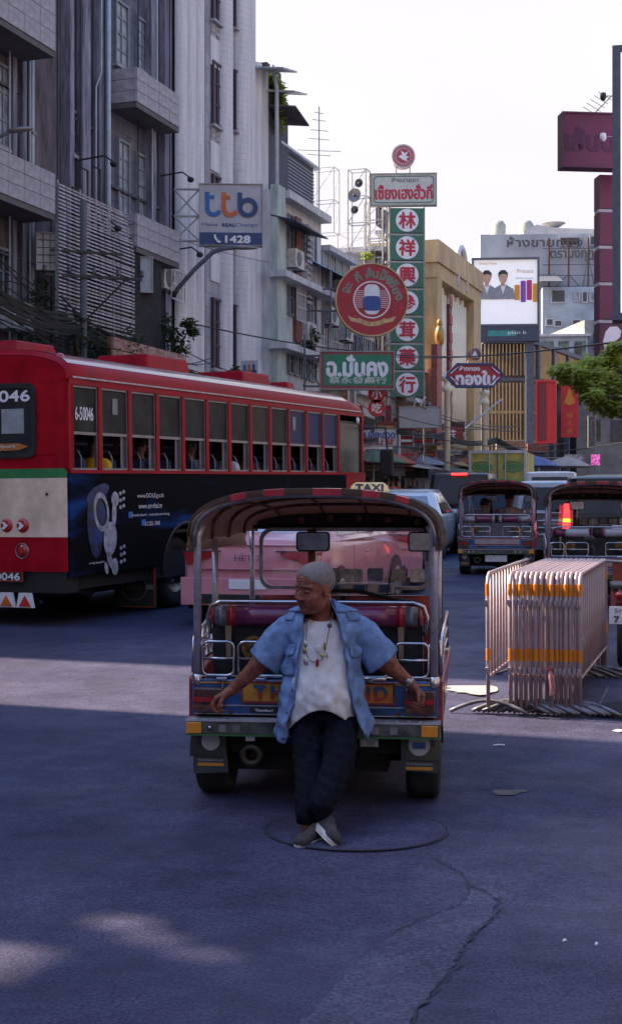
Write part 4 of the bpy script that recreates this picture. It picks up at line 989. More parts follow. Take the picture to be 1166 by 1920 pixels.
# blue louvred box on its roof and dark awning
lb = facade('louvred_box', 'blue-grey louvred plant enclosure on the pale green roof', tt(522,.2), .2, 'enclosure')
x0, x1 = LX(lb,524), LX(lb,590); za, zb2 = LZ(lb,540,388), LZ(lb,540,282)
MB().box(0.05,.05,za-.5,x1,3.1,zb2).build('body', mat('slate_blue', (.05,.065,.10), .6), lb)
MB().box(-.05,-.12,zb2+.002,x1+.2,3.2,zb2+.08).build('roof', M_pipe, lb)
lm = MB().box(0,0,0,.02,3.0,.05).mesh('louvre', mat('louvre_blue', (.16,.19,.26), .5)); lm2 = MB().box(0,0,0,x1-.1,.02,.05).mesh('louvre', MATS['louvre_blue'])
for k in range(int((zb2-za)/.11)):
    link('louvre', lm, lb, (.02,.1,za+.11*k)); link('louvre', lm2, lb, (.1,.02,za+.11*k))
mb = MB(); mb.box(-.02,-.02,za-.5,.06,.07,zb2); mb.build('corner_post', M_pipe, lb)
x0 = LX(lb,556,1.2); zz = LZ(lb,556,392,1.2); x1 = LX(lb,615,1.2)
mb = MB(); mb.hexa([(x0,-1.2,zz-.35),(x1,-1.2,zz-.35),(x1,.0,zz-.02),(x0,.0,zz-.02),(x0,-1.2,zz-.31),(x1,-1.2,zz-.31),(x1,.0,zz+.02),(x0,.0,zz+.02)]); mb.build('awning', mat('navy_awning', (.03,.04,.08), .6), lb)
# --- greener houses further on
def shophouse(pa, pb, pytop, wallm, glm, frm, label, rows, out=.5, ncol=5, deep=8, ledge=M_white_w):
    r = facade('shophouse', label, tt(pa,out)+.01, out, group='shophouses along the street'); xe = LX(r,pb); zr = LZ(r,pa,pytop)
    MB().box(0,0,0,xe,deep,zr).build('wall', wallm, r); MB().box(-.02,-.3,zr+.002,xe,deep,zr+.18).build('parapet', ledge, r)
    n = ncol; cw = xe/n
    for (z0, z1) in rows:
        for i in range(n):
            mb = MB(); x0, x1 = cw*i+.08, cw*(i+1)-.08; th = .05
            mb.box(x0,-.05,z0,x0+th,.0,z1); mb.box(x1-th,-.05,z0,x1,.0,z1); mb.box(x0+th,-.05,z1-th,x1-th,0,z1); mb.box(x0+th,-.05,z0,x1-th,0,z0+th); mb.box((x0+x1)/2-.02,-.04,z0+th,(x0+x1)/2+.02,0,z1-th)
            w_ = mb.build('window', frm, r); MB().box(x0+th,-.02,z0+th,x1-th,-.004,z1-th).build('pane', glm if (i*7+int(z0)) % 3 else M_wgl, w_)
        MB().box(-.01,-.4,z0-.35,xe,-.002,z0-.2).build('ledge', ledge, r)
    return r
M_gp = mat('green_pane', (.12,.19,.15), .3, var=.4, scale=2); M_gwall = mat('grey_green_wall', (.26,.29,.27), .85, var=.2, scale=2)
shophouse(603, 655, 470, M_gwall, M_gp, M_white_w, 'greenish shophouse with three rows of wide glazed windows', ((3.6,5.1),(6.2,7.9),(8.9,10.3)), .5, 4)
shophouse(656, 702, 520, M_white_w, M_wgl, M_wfr, 'white shophouse with grey windows behind the round red sign', ((3.6,5.2),(6.2,8.0),(8.8,9.6)), .3, 4)
shophouse(703, 760, 470, mat('greyhouse', (.22,.21,.23), .85), M_wgl, M_maroon, 'dull grey shophouse hidden behind the green tower sign', ((3.8,5.4),(6.6,8.4),(9.6,11.4),(12.4,13.2)), .2, 4)
shophouse(761, 797, 690, mat('brownhouse', (.28,.16,.12), .85, var=.3), M_wgl, M_white_w, 'low brown shophouse beside the golden building', ((3.8,5.6),(6.4,7.6)), .6, 3, 5)
# sloping blue tin awning
ta = facade('tin_awning', 'faded blue corrugated tin roof over the greenish houses', tt(588,.8), .8, 'awning')
x0, x1 = 0, LX(ta,676); za = LZ(ta,588,425)
mb = MB(); k = 60
vs = []
for i in range(k+1):
    x = x1*i/k; dz = .03*(i % 2); vs += [(x,-.4,za-1.3+dz),(x,2.2,za+.1+dz)]
mb.add(vs, [(2*i,2*i+1,2*i+3,2*i+2) for i in range(k)]); mb.build('sheet', mat('blue_tin', (.22,.33,.46), .5, var=.25, scale=2), ta)
for px in (600,630,660): x = LX(ta,px); MB().box(x-.03,-.38,za-3.2,x+.03,-.32,za-1.3).build('post', M_wfr, ta)
# --- golden building
M_gold = mat('gold_render', (.50,.36,.19), .7, var=.16, scale=1.2, stretch=(2,2,.5)); M_cream2 = mat('pleated_cream', (.80,.72,.56), .7, var=.12, scale=2, stretch=(3,3,.4))
gb = facade('golden_building', 'ochre gold building with cream pleated columns under an arched crest', tt(817,1.2), 1.2)
xe = LX(gb,899); zr = LZ(gb,817,450); zr2 = zr
MB().box(0,.5,0,xe,2.6,zr-.3).build('wall', M_gold, gb)
MB().box(-.15,-.15,zr-.9,xe+.1,2.7,zr).build('cornice', M_gold, gb); MB().box(-.05,-.06,zr-1.5,xe,.49,zr-.9-.002).build('frieze', M_gold, gb)
MB().box(-.0,-.05,0,LX(gb,826),.49,zr-1.5).build('frame_pier', M_gold, gb); MB().box(LX(gb,886),-.05,0,xe,.49,zr-1.5).build('frame_pier', M_gold, gb)
xa, xb = LX(gb,828), LX(gb,884); n = 12
for i in range(n):
    if i in (4,): continue
    x = xa+(xb-xa)*(i+.5)/n; rr = (xb-xa)/n*.46
    mb = MB(); vs = []; zt2 = zr-1.6-.25*(i % 2)
    mb.tube([(0,0,4.6),(0,0,zt2)], rr, 10); mb.build('pleat', M_cream2, gb, (x,.42,0), smooth=True)
vs_ = MB(); vs_.box(LX(gb,846),.1,4.8,LX(gb,851),.3,zr-2.2); v_ = vs_.build('vertical_sign', mat('sign_maroon', (.16,.04,.04), .6, var=.5, scale=14), gb)
for k in range(9): MB().box(LX(gb,846)+.02,.06,5.2+k*.75,LX(gb,851)-.02,.099,5.2+k*.75+.42).build('letter_block', mat('old_red', (.35,.05,.06), .6), gb)
mb = MB(); cx = LX(gb,863); zc = LZ(gb,863,512)
mb.tube([(cx-.85,.0,zc-.7),(cx-.85,0,zc)]+[(cx-.85*math.cos(pi*k/12),.0,zc+1.1*math.sin(pi*k/12)) for k in range(13)]+[(cx+.85,0,zc-.7)], .16, 8); mb.build('arch_crest', mat('crest_white', (.66,.66,.70), .6), gb, smooth=True)
MB().prism([(cx-.7,zc-.8)]+[(cx-.7*math.cos(pi*k/12),zc+.95*math.sin(pi*k/12)) for k in range(13)]+[(cx+.7,zc-.8)], .1, .2).build('crest_panel', mat('crest_dark', (.09,.09,.13), .7, var=.5, scale=8), gb)
fbox(gb, 'red_pillar', mat('pillar_red', (.34,.10,.09), .7, var=.2), 819, 828, 645, 830, -.30, -.06)
for px in (838,908): 
    x = LX(gb,px,1.5); mb = MB(); mb.lathe([(.11,0),(.11,6.2),(.19,6.25),(.19,6.4),(.12,6.45),(.12,6.6),(.2,6.65),(.2,6.8),(0,6.85)], (x,-1.5,0), 'z', 14); mb.build('street_column', M_cream2, gb, smooth=True)
mb = MB(); x=LX(gb,824,.2); mb.ell((x,-.2,LZ(gb,824,630,.2)),(.3,.2,.45)); mb.ell((x,-.2,LZ(gb,824,606,.2)),(.15,.12,.18)); mb.build('statue', mat('gilt', (.40,.25,.08), .4, .4), gb, smooth=True)
# conduits and stains of everyday use on the grey facades
for b_r, lst in ((bA, ((14,1),(36,0),(52,1),(92,0))), (bB, ((136,0),(176,1),(182,0),(246,0),(282,1),(306,0)))):
    for px, k in lst:
        x = LX(b_r,px,.2); z0 = 3+k; mb = MB(); mb.tube([(x,-.26,z0),(x,-.26,z0+5+2.2*k),(x+.25,-.27,z0+5.4+2.2*k),(x+.25,-.27,17)], .018, 6); mb.build('conduit', M_pipe if k else M_black, b_r, smooth=True)
for px0, px1, py in ((132,205,215),(210,330,345),(212,330,480),(0,100,470),(0,60,150)):
    r_ = bA if px1 <= 103 else bB; fbox(r_, 'string_course', M_pierd, px0, px1, py, py+5, -.10, -.002)
for px, py in ((150,300),(158,420),(300,330),(318,470)):
    x = LX(bB,px,.3); z = LZ(bB,px,py,.3); mb = MB(); mb.tube([(x,-.3,z),(x,-.9,z+.05),(x,-1.1,z-.1)], .02, 6); mb.ell((x,-1.12,z-.15),(.09,.09,.07),8,6); mb.build('wall_lamp', M_black, bB)
# ================================================================ far end of the street
M_slatg = mat('gold_slat', (.40,.28,.13), .5, var=.2, scale=3); M_stl = mat('steel_frame', (.10,.11,.14), .6)
M_orw = mat('orange_cladding', (.44,.25,.08), .7, var=.2, scale=1.5)
sb = empty('slat_building', (X(905,74), 74, 0), 0, 'low modern building wrapped in vertical gold slats at the bend', 'building')
path = [(0,0),(X(985,74)-X(905,74),0)]
p1 = (X(1000,75.5)-X(905,74),.9); p2 = (X(1130,87)-X(905,74),13)
path += [p1, p2]; zt = 1.65+325*74/F
def seg_wall(r, name, m, a, b, z0, z1, th=.3, off=0):
    d = Vector((b[0]-a[0], b[1]-a[1])); n = Vector((-d.y, d.x)).normalized(); a0 = Vector(a)+n*off; b0 = Vector(b)+n*off; a1 = a0+n*th; b1 = b0+n*th
    return MB().hexa([(a0.x,a0.y,z0),(b0.x,b0.y,z0),(b1.x,b1.y,z0),(a1.x,a1.y,z0),(a0.x,a0.y,z1),(b0.x,b0.y,z1),(b1.x,b1.y,z1),(a1.x,a1.y,z1)]).build(name, m, r)
MB().prism([(0,.6),(path[1][0],.6),(p1[0]-.3,1.6),(p2[0],13.6),(p2[0],20),(0,20)], 0, zt-.1, 'xy').build('wall', mat('slatback', (.10,.085,.09), .9, var=.2), sb)
slm = MB().box(-.05,-.04,0,.05,.04,1).mesh('slat', M_slatg)
def run(a, b, n, z0, z1, sc=1):
    for i in range(n):
        t = (i+.5)/n; o = link('slat', slm, sb, (a[0]+(b[0]-a[0])*t, a[1]+(b[1]-a[1])*t-.1, z0), None, (sc*.7,1,z1-z0))
run((.0,0),path[1],12,8.9,zt-.15,.8); run((.0,0),path[1],12,4.3,8.5,.8); run(path[1],p1,4,4.3,8.5,.8); run(path[1],p1,4,8.9,zt-.15,.8); run((.0,0),path[1],6,3.3,4.0,1.2)
for z in (4.1, 5.4, 6.9, 8.6): 
    for a, b_ in ((path[0],path[1]),(path[1],p1)): seg_wall(sb, 'cross_bar', M_stl if z in (4.1,8.6) else M_slatg, a, b_, z, z+.14, .06, -.22)
seg_wall(sb,'roof_edge',M_stl,path[0],path[1],zt-.1,zt+.12,.8,-.2); seg_wall(sb,'roof_edge',M_stl,path[1],p1,zt-.1,zt+.12,.8,-.2); seg_wall(sb,'roof_edge',M_stl,p1,p2,zt-.1,zt+.12,.8,-.2)
for i in range(5):
    a = (p1[0]+(p2[0]-p1[0])*i/5, p1[1]+(p2[1]-p1[1])*i/5); b_ = (p1[0]+(p2[0]-p1[0])*(i+.94)/5, p1[1]+(p2[1]-p1[1])*(i+.94)/5)
    seg_wall(sb, 'cladding_panel', M_orw, a, b_, 8.85, zt-.12, .2, -.1)
    seg_wall(sb, 'post', M_stl, a, (a[0]+.12,a[1]+.2), 1, zt, .3, -.2)
seg_wall(sb, 'shop_band', mat('shop_band', (.10,.055,.05), .7, var=.5, scale=3), (0,-.6), (path[1][0],-.6), 2.6, 3.3, .5)
for k,(x, w_) in enumerate(((1.2,.9),(1.9,.5))): pass
for i in range(6):
    for j in range(2):
        MB().box(.15+i*.38,-.3,3.35+j*.36,.40+i*.38,-.22,3.58+j*.36).build('gold_plate', M_slatg, sb)
def banner(px0, px1, py0, py1, Y, m, name, label, sides=None):
    r = empty(name, (X((px0+px1)/2,Y), Y, Z(py1,Y)), R(-14), label, 'banner'); w_ = (px1-px0)/F*Y/2; h = (py1-py0)/F*Y
    MB().prism(rect(-w_,0,w_,h), 0, .08).build('cloth', m, r)
    if sides: ringpoly(mb := MB(), rect(-w_-.04,-.04,w_+.04,h+.04), rect(-w_+.06,.06,w_-.06,h-.06), -.06, .1); mb.build('frame', sides, r)
    return r, w_, h
M_bred2 = mat('banner_red', (.55,.03,.04), .6, var=.08)
r_, w_, h = banner(1005,1041,714,830,73.2,M_bred2,'red_banner','plain red framed banner with darker left half on gold building',M_bred2)
MB().box(-w_+.1,-.02,.1,.0,-.003,h-.1).build('dark_half', mat('banner_dark', (.18,.03,.04), .7), r_)
r_, w_, h = banner(1051,1083,722,820,76,M_bred2,'red_banner','red banner with flame emblem and gold characters next to the tree')
mb = MB(); mb.prism([(-.3,h-.95),(0,h-.1),(.3,h-.95),(0,h-1.1)], -.03, -.005); mb.build('flame_emblem', M_org, r_)
for k, ch in enumerate('福大金'): text(ch, M_org, r_, 0, h-1.6-k*.42, None, .32, y=-.01)
# billboard with two men and bottles
bbd = empty('billboard', (X(948,71), 71, 0), R(-4), 'large white lit billboard with two men in grey and coloured bottles', 'billboard')
xl, xr = X(888,71)-X(948,71), X(1006,71)-X(948,71); zt = Z(487,71); zb = Z(608,71)
MB().box(xl,0,zb,xr,.5,zt).build('panel', mat('billboard_white', (.86,.85,.87), .6, var=.02, emit=.12), bbd)
mb = MB(); ringpoly(mb, rect(xl-.1,zb-.1,xr+.1,zt+.1), rect(xl,zb,xr,zt), -.12, .5); mb.build('frame', M_stl, bbd)
MB().box(xl-.1,-.1,zb-.85,xr+.1,.5,zb-.1-.002).build('base_strip', mat('base_navy', (.06,.07,.11), .6), bbd)
text('plan b', M_white, bbd, xr-1.0, zb-.45, .9, .22, y=-.11)
MB().box(-.9,-.106,zb-.6,.5,-.101,zb-.32).build('teal_strip', mat('teal', (.05,.28,.27), .6), bbd)
MB().box(-2,.1,0,-1.6,.4,zb-.86).build('post', M_stl, bbd); MB().box(1,.1,0,1.4,.4,zb-.86).build('post', M_stl, bbd)
M_suit = mat('print_grey', (.30,.30,.34), .6, var=.1); M_skinp = mat('print_skin', (.58,.36,.26), .6); M_hairp = mat('print_hair', (.03,.025,.03), .6)
def man(cx, s=1, k=0):
    q = MB(); q.prism([(cx-.62*s,zb+1.25),(cx-.5*s,zb+1.75),(cx-.12*s,zb+1.98),(cx+.14*s,zb+1.98),(cx+.52*s,zb+1.75),(cx+.62*s,zb+1.25)], -.02-k, -.002-k); q.build('suit_print', M_suit, bbd)
    MB().prism([(cx-.14,zb+1.98),(cx,zb+1.5),(cx+.15,zb+1.98)], -.026-k, -.021-k).build('collar_print', M_white, bbd)
    MB().prism([(cx-.1,zb+1.9),(cx+.1,zb+1.9),(cx+.1,zb+2.1),(cx-.1,zb+2.1)], -.03-k, -.027-k).build('neck_print', M_skinp, bbd)
    MB().prism(disc(cx, zb+2.32, .2, .28), -.034-k, -.031-k).build('face_print', M_skinp, bbd)
    MB().prism([(cx-.22,zb+2.3),(cx-.24,zb+2.55),(cx-.1,zb+2.7),(cx+.1,zb+2.7),(cx+.24,zb+2.55),(cx+.22,zb+2.3),(cx+.17,zb+2.48),(cx-.02,zb+2.52),(cx-.16,zb+2.46)], -.04-k, -.035-k).build('hair_print', M_hairp, bbd)
for o_ in [(-.95,0),(-.15,.03)]: man(o_[0], 1.0, o_[1])
for k, (c, hh) in enumerate((((.75,.33,.04),.55),((.25,.08,.45),.72),((.5,.04,.18),.75),((.8,.4,.05),.6))):
    MB().prism(rect(.42+k*.30,zb+1.2-.1*(k%2),.68+k*.30,zb+1.3+hh*1.2,.05), -.03, -.002).build('bottle_print', mat('bottle_print_%s' % 'abcd'[k], c, .5, var=.1), bbd)
text('Oriental Princess', M_org, bbd, -.9, zb+3.05, .9, .12, y=-.002); text('Princess', M_org, bbd, .95, zb+2.65, .8, .2, y=-.002); text('collection new series', M_suit, bbd, .9, zb+2.3, .9, .1, y=-.002)
# grey office far behind
M_fgrey = mat('far_grey', (.42,.43,.46), .85, var=.12, scale=.4); M_fgrey2 = mat('far_bluegrey', (.36,.42,.49), .85, var=.15, scale=.6)
fb = empty('office_building', (X(900,108), 108, 0), R(-3), 'grey concrete office far behind with faded Thai letters on top', 'building')
def fx(px): return X(px,108)-X(900,108)
Zf = lambda py: Z(py,108)
MB().box(0,0,0,fx(1170),14,Zf(440)).build('wall', M_fgrey, fb)
mb = MB(); mb.prism([(fx(985),Zf(440)),(fx(985),Zf(424)),(fx(1010),Zf(412)),(fx(1050),Zf(419)),(fx(1170),Zf(424)),(fx(1170),Zf(440))], 2, 12); mb.build('roof_block', M_fgrey, fb)
MB().box(fx(1010),-2.2,0,fx(1122),-.002,Zf(548)).build('annex', M_fgrey2, fb)
mb = MB(); mb.hexa([(fx(1000),-4.5,Zf(548)),(fx(1040),-4.5,Zf(548)),(fx(1040),-.1,Zf(520)),(fx(1000),-.1,Zf(520)),(fx(1000),-4.5,Zf(546)),(fx(1040),-4.5,Zf(546)),(fx(1040),-.1,Zf(516)),(fx(1000),-.1,Zf(516))]); mb.build('awning', M_stl, fb)
for px0, px1, py0, py1, y in ((1024,1052,552,578,-2.25),(1080,1092,556,578,-2.25),(1066,1078,556,576,-2.25),(1094,1106,558,576,-2.25),(1015,1030,605,620,-2.25),(1030,1046,608,622,-2.25),(1062,1080,607,622,-2.25),(1090,1106,607,640,-2.25),(1046,1086,446,464,-.1),(1102,1118,444,464,-.1)):
    mb = MB(); a = rect(fx(px0),Zf(py1),fx(px1),Zf(py0)); b_ = rect(fx(px0)+.1,Zf(py1)+.1,fx(px1)-.1,Zf(py0)-.1); ringpoly(mb, a, b_, y-.1, y+.04); o = mb.build('window', M_fgrey, fb)
    MB().box(fx(px0)+.1,y-.02,Zf(py1)+.1,fx(px1)-.1,y+.02,Zf(py0)-.1).build('pane', M_wgp if px0 in (1066,1094) else M_wgl, o)
for px in (939, 992):
    mb = MB(); mb.lathe([(.55,0),(.6,1.3),(.4,1.6),(0,1.7)], (fx(px),3,Zf(440)), 'z', 16); mb.build('water_tank', mat('tank', (.34,.36,.33), .6), fb, smooth=True)
mb = MB(); mb.lathe([(0,0),(.5,.12),(.9,.4),(.92,.38)], (fx(1045),3,Zf(415)), 'z', 16); mb.build('satellite_dish', M_white_w, fb, smooth=True)
text('ห้างขายทอง', mat('faded_letters', (.12,.10,.10), .8), fb, fx(1018), Zf(457), 5.6, .75, y=-.6, bold=.03)
text('ตรามงกุฎ', MATS['faded_letters'], fb, fx(1068), Zf(484), 3.2, .8, y=-.6, bold=.03)
for px in (1026,1062,1098): MB().box(fx(px)-.06,-.7,Zf(548),fx(px)+.06,-.6,Zf(450)).build('letter_rack_post', M_rust, fb)
for py in (470,500,520,540): MB().box(fx(1014),-.58,Zf(py)-.03,fx(1122),-.53,Zf(py)+.03).build('rack_rail', M_stl, fb)
mb = MB(); mb.tube([(fx(1035),-.6,Zf(545)),(fx(1062),-.6,Zf(518)),(fx(1085),-.6,Zf(545))],.05,5); mb.tube([(fx(1088),-.6,Zf(545)),(fx(1098),-.6,Zf(480)),(fx(1110),-.6,Zf(545))],.05,5); mb.build('brace', M_stl, fb)
# low blue-grey house with a pale roof just behind the slats
lh = empty('low_house', (X(1006,95), 95, 0), R(-6), 'low pale house with green shutters behind the slat building', 'building')
w_ = X(1100,95)-X(1006,95); z1 = Z(632,95)
MB().box(0,0,0,w_,6,z1).build('wall', M_fgrey2, lh); MB().box(-.2,-.3,z1+.002,w_+.2,6,z1+.15).build('roof', M_white_w, lh)
for x in (.4,1.4,2.5): MB().box(x,-.05,z1-1.3,x+.7,-.002,z1-.3).build('shutter', M_gp, lh)
fr_ = MB().box(w_-.9,-.06,z1-2.2,w_-.4,-.002,z1-.4).build('window', M_wgl, lh)
# backdrop houses closing the street to the right, mostly behind cars and the tree
for k,(px0,px1,py,Y,c) in enumerate(((1095,1175,600,96,(.25,.26,.27)),(1080,1240,760,80,(.22,.20,.19)))):
    hb = empty('street_house', (X(px0,Y), Y, 0), R(8), ('plain grey house between the tree and the maroon tower sign','brown house behind the tree at the right edge')[k], 'building', 'houses closing the street')
    w_ = X(px1,Y)-X(px0,Y); MB().box(0,0,0,w_,8,Z(py,Y)).build('wall', mat('houseend_%d' % k, c, .85, var=.2, scale=1), hb)
    for i in range(3):
        MB().box(.6+i*1.4,-.05,Z(py,Y)-2,1.4+i*1.4,-.002,Z(py,Y)-.8).build('window', M_wgl, hb)
# rooftop lattice towers, antennas and satellite dishes above the shophouses
def lattice(name, label, px0, px1, py0, py1, Y, legs=1.0, step=.9, r_=.03, group=None):
    a = empty(name, (X((px0+px1)/2,Y), Y, Z(py1,Y)), R(-20), label, 'lattice frame', group)
    w_ = (px1-px0)/F*Y/2; h = (py1-py0)/F*Y; mb = MB()
    cs = [(-w_,-w_*.7),(w_,-w_*.7),(w_,w_*.7),(-w_,w_*.7)]
    for c in cs: MB().tube([(c[0],c[1],0),(c[0],c[1],h)], r_, 5).build('leg', M_frame_, a)
    n = max(1, round(h/step))
    br = MB()
    for i in range(n+1):
        z = h*i/n
        for j in range(4):
            p, q = cs[j], cs[(j+1)%4]; br.tube([(p[0],p[1],z),(q[0],q[1],z)], r_*.7, 4)
            if i < n and j < 2: br.tube([(p[0],p[1],z),(q[0],q[1],z+h/n)], r_*.5, 4)
    br.build('bracing', M_frame_, a); return a
M_frame_ = mat('galvanised', (.34,.34,.37), .5, .5)
lattice('lattice_frame', 'tall galvanised lattice tower left of the Thai roof sign', 686, 722, 380, 660, 53, step=.7)
lattice('lattice_frame', 'open scaffold frame on roofs with a dish in it', 655, 690, 320, 470, 52, step=.9)
lattice('lattice_frame', 'wide thin scaffold frame on roofs below the mast antenna', 588, 632, 318, 440, 50, step=1.4, r_=.02)
lattice('lattice_frame', 'low tangle of pipes on the roof above the round sign', 640, 720, 440, 500, 54, step=.5, r_=.02)
mb = MB(); y = 49; a = empty('mast_antenna', (X(598,y), y, Z(330,y)), 0, 'thin television mast antenna with short cross bars on roof', 'antenna')
mb.tube([(0,0,-1.5),(0,0,(330-200)/F*y)], .025, 5); mb.build('mast', M_frame_, a)
for k, (dz, wv) in enumerate(((2.2,.15),(1.95,.22),(1.6,.3),(1.3,.35),(.9,.75),(.75,.4))):
    mb = MB(); mb.tube([(-wv,0,dz),(wv,.1,dz-.03)], .014, 4); mb.build('cross_bar', M_frame_, a)
for px, py, Y, rr in ((668,368,51.5,.26),(676,345,51.5,.16),(668,395,51.5,.15)):
    a = empty('satellite_dish', (X(px,Y), Y, Z(py,Y)), R(-25), {368:'larger wire satellite dish in the roof scaffold',345:'upper small dark dish in the roof scaffold',395:'lower small dish near roof level'}[py], 'satellite dish')
    mb = MB(); mb.lathe([(0,0),(rr*.5,-.04),(rr*.85,-.12),(rr,-.17)], (0,0,0), 'y', 18); mb.build('bowl', M_frame_, a, smooth=True)
    mb = MB(); mb.tube([(0,0,0),(0,-rr*.8,0)], .02, 5); mb.ell((0,-rr*.8,0),(.05,.05,.05),8,6); mb.build('feed_arm', M_black, a)
# ================================================================ signs over the street
M_sgreen = mat('sign_green', (.012,.13,.085), .45, var=.1, coat=.3); M_sgreen2 = mat('sign_green_bright', (.02,.20,.11), .5, var=.1)  # the second green just has a brighter base colour
M_sred = mat('sign_red', (.40,.02,.035), .5, var=.12); M_sredb = mat('sign_letter_red', (.50,.02,.06), .5)
M_sgrey = mat('sign_grey', (.46,.45,.49), .6, var=.1, scale=2); M_navy = mat('sign_navy', (.02,.055,.17), .5)
M_edge = mat('sign_edge', (.30,.28,.27), .5, .4); M_goldl = mat('gold_letter', (.62,.42,.20), .5)
def sign(label, px0, px1, py0, py1, Y, rz, m, name='shop_sign', th=.18, frame=None, fw=.05, cat='sign', r0=0, group=None, poly=None):
    c = math.cos(rz); w_ = (px1-px0)/F*Y/2/c; h = (py1-py0)/F*Y
    r = empty(name, (X((px0+px1)/2,Y), Y, Z(py1,Y)), rz, label, cat, group)
    MB().prism(poly or rect(-w_,0,w_,h,r0), 0, th).build('panel', m, r)
    if frame: ringpoly(mb := MB(), rect(-w_-.01,-.01,w_+.01,h+.01), rect(-w_+fw,fw,w_-fw,h-fw), -.03, th+.01); mb.build('frame', frame, r)
    return r, w_, h
r_, w_, h = sign('grey bank sign with three joined letters and 1428, on a truss from the columns', 374, 492, 345, 460, 35, R(3), M_sgrey, 'bank_sign', .22, M_edge, .012)
MB().box(-w_+.01,-.034,.01,w_-.01,-.002,h*.205).build('number_band', M_navy, r_)
kx = 2*w_/118; ky = h/115
def bp(px, py): return (-w_+(px-374)*kx, (460-py)*ky)
def stroke(pts, wd, m, k, nm='logo_letter'):
    q = [bp(*p) for p in pts]; mb = MB(); vs = []
    for i, p in enumerate(q):
        a = q[max(i-1,0)]; b_ = q[min(i+1,len(q)-1)]; d = Vector((b_[0]-a[0], b_[1]-a[1])).normalized()
        for s_ in (-1,1):
            for yy in (-.006-k*.004, -.001): vs.append((p[0]-d.y*wd*s_/2, yy, p[1]+d.x*wd*s_/2))
    n = len(q); fs = []
    for i in range(n-1): a = 4*i; b_ = a+4; fs += [(a,a+2,b_+2,b_),(a+1,b_+1,b_+3,a+3),(a,b_,b_+1,a+1),(a+2,a+3,b_+3,b_+2)]
    fs += [(0,1,3,2),(4*n-4,4*n-2,4*n-1,4*n-3)]
    mb.add(vs, fs); mb.build(nm, m, r_)
def arcp(cx, cy, rr, a0, a1, n=12): return [(cx+rr*math.cos(R(a0+(a1-a0)*i/n)), cy-rr*math.sin(R(a0+(a1-a0)*i/n))) for i in range(n+1)]
M_lb = mat('logo_blue', (.02,.13,.36), .5); M_lo = mat('logo_orange', (.60,.13,.03), .5)
stroke([(389,360),(389,391)]+arcp(401,391,12,180,340), .11, M_lb, 1); stroke([(386,370),(402,370)], .09, M_lb, 2)
stroke([(420,361),(420,391)]+arcp(432,391,12,180,340), .11, M_lo, 3); stroke([(417,370),(432,370)], .09, M_lo, 4)
stroke([(450,361),(450,391)], .11, M_navy, 5); stroke(arcp(465,389,14.5,0,360,24), .11, M_navy, 6)
x, z = bp(431,422); text('Make        Change', mat('faint_blue', (.14,.18,.34), .6), r_, x, z, 1.36, .10, y=-.001, bold=.002); text('REAL', M_navy, r_, bp(429,422)[0], z, .32, .085, y=-.002, bold=.006)
text('1428', M_white, r_, bp(446,449)[0], bp(446,449)[1], .60, .17, y=-.036, bold=.012)
stroke([(403,441),(404,447),(409,454),(414,455)], .05, M_white, 9, 'handset_icon'); 
for o in r_.children:
    if o.name.startswith('handset'): o.location.y = -.04
mb = MB()
x0, x1 = -w_-.62, -w_-.002
for zz in (h*.92, h*.48, .12): mb.tube([(x0,.1,zz),(x1,.1,zz)], .028, 6)
for za, zb in ((h*.92,h*.48),(h*.48,.12)): mb.tube([(x0,.1,za),(x1,.1,zb)], .02, 6); mb.tube([(x0,.1,zb),(x1,.1,za)], .02, 6)
mb.build('truss', M_frame_, r_)
# lamp arm under the bank sign, second lamp head at the left edge
def lamp(label, pts, rad, head):
    a = empty('street_lamp', pts[0], 0, label, 'street lamp', 'lamp arms on the left facades'); p0 = Vector(pts[0])
    mb = MB(); mb.tube([Vector(p)-p0 for p in pts], rad, 8); mb.build('arm', M_stl, a, smooth=True)
    q = Vector(pts[-1])-p0; d = (Vector(head)-Vector(pts[-1])); mb = MB(); mb.tube([q-d*.15,q,q+d*.4,q+d*.8,q+d], [.03,.09,.11,.08,.03], 8)
    mb.v = [(x, y, q.z+(z-q.z)*.5) for x, y, z in mb.v]; mb.build('lamp_head', M_edge, a, smooth=True)
lamp('long curved lamp arm under the grey bank sign', [P(326,556,34.6), P(333,542,34.5), P(365,505,34.4), P(398,474,34.3), P(412,467,34.3), P(440,464,34.3)], .055, P(484,466,34.3))
lamp('short lamp arm at the left edge beneath the top balcony', [P(-25,268,27), P(0,256,27), P(22,245,27)], .04, P(64,236,27))
# round red sign with plain oval medallion (its mascot left out)
Yr = 44; r_ = empty('round_sign', (X(697,Yr), Yr, Z(631,Yr)), R(4), 'big round red sign with gold rim, blue oval and ribbon', 'sign'); rr = 69/F*Yr
def ann(mb, r0, r1, y0, y1, n=40, cz=rr): 
    ringpoly(mb, disc(0,cz,r1,n=n), disc(0,cz,r0,n=n), y0, y1); return mb
MB().prism(disc(0,rr,rr*.985,n=48), 0, .25).build('panel', M_sred, r_); ann(MB(), rr*.965, rr, -.03, .27, 48).build('rim', M_goldl, r_)
ann(MB(), rr*.475, rr*.51, -.008, -.001).build('white_ring', M_white, r_)
for k in range(9):
    z = rr*(.80+.055*k); dx = math.sqrt(max(0,(rr*.46)**2-(z-rr)**2)); MB().box(-dx,-.006,z-.008,dx,-.001,z+.008).build('stripe', M_white, r_)
MB().prism(rect(-rr*.21,rr*.60,rr*.21,rr*1.42,rr*.16,6), -.014, -.008).build('medallion', M_white, r_); MB().prism(rect(-rr*.24,rr*.70,rr*.24,rr*1.10,rr*.12,6), -.02, -.015).build('medallion_blue', mat('med_blue', (.03,.08,.30), .5), r_)
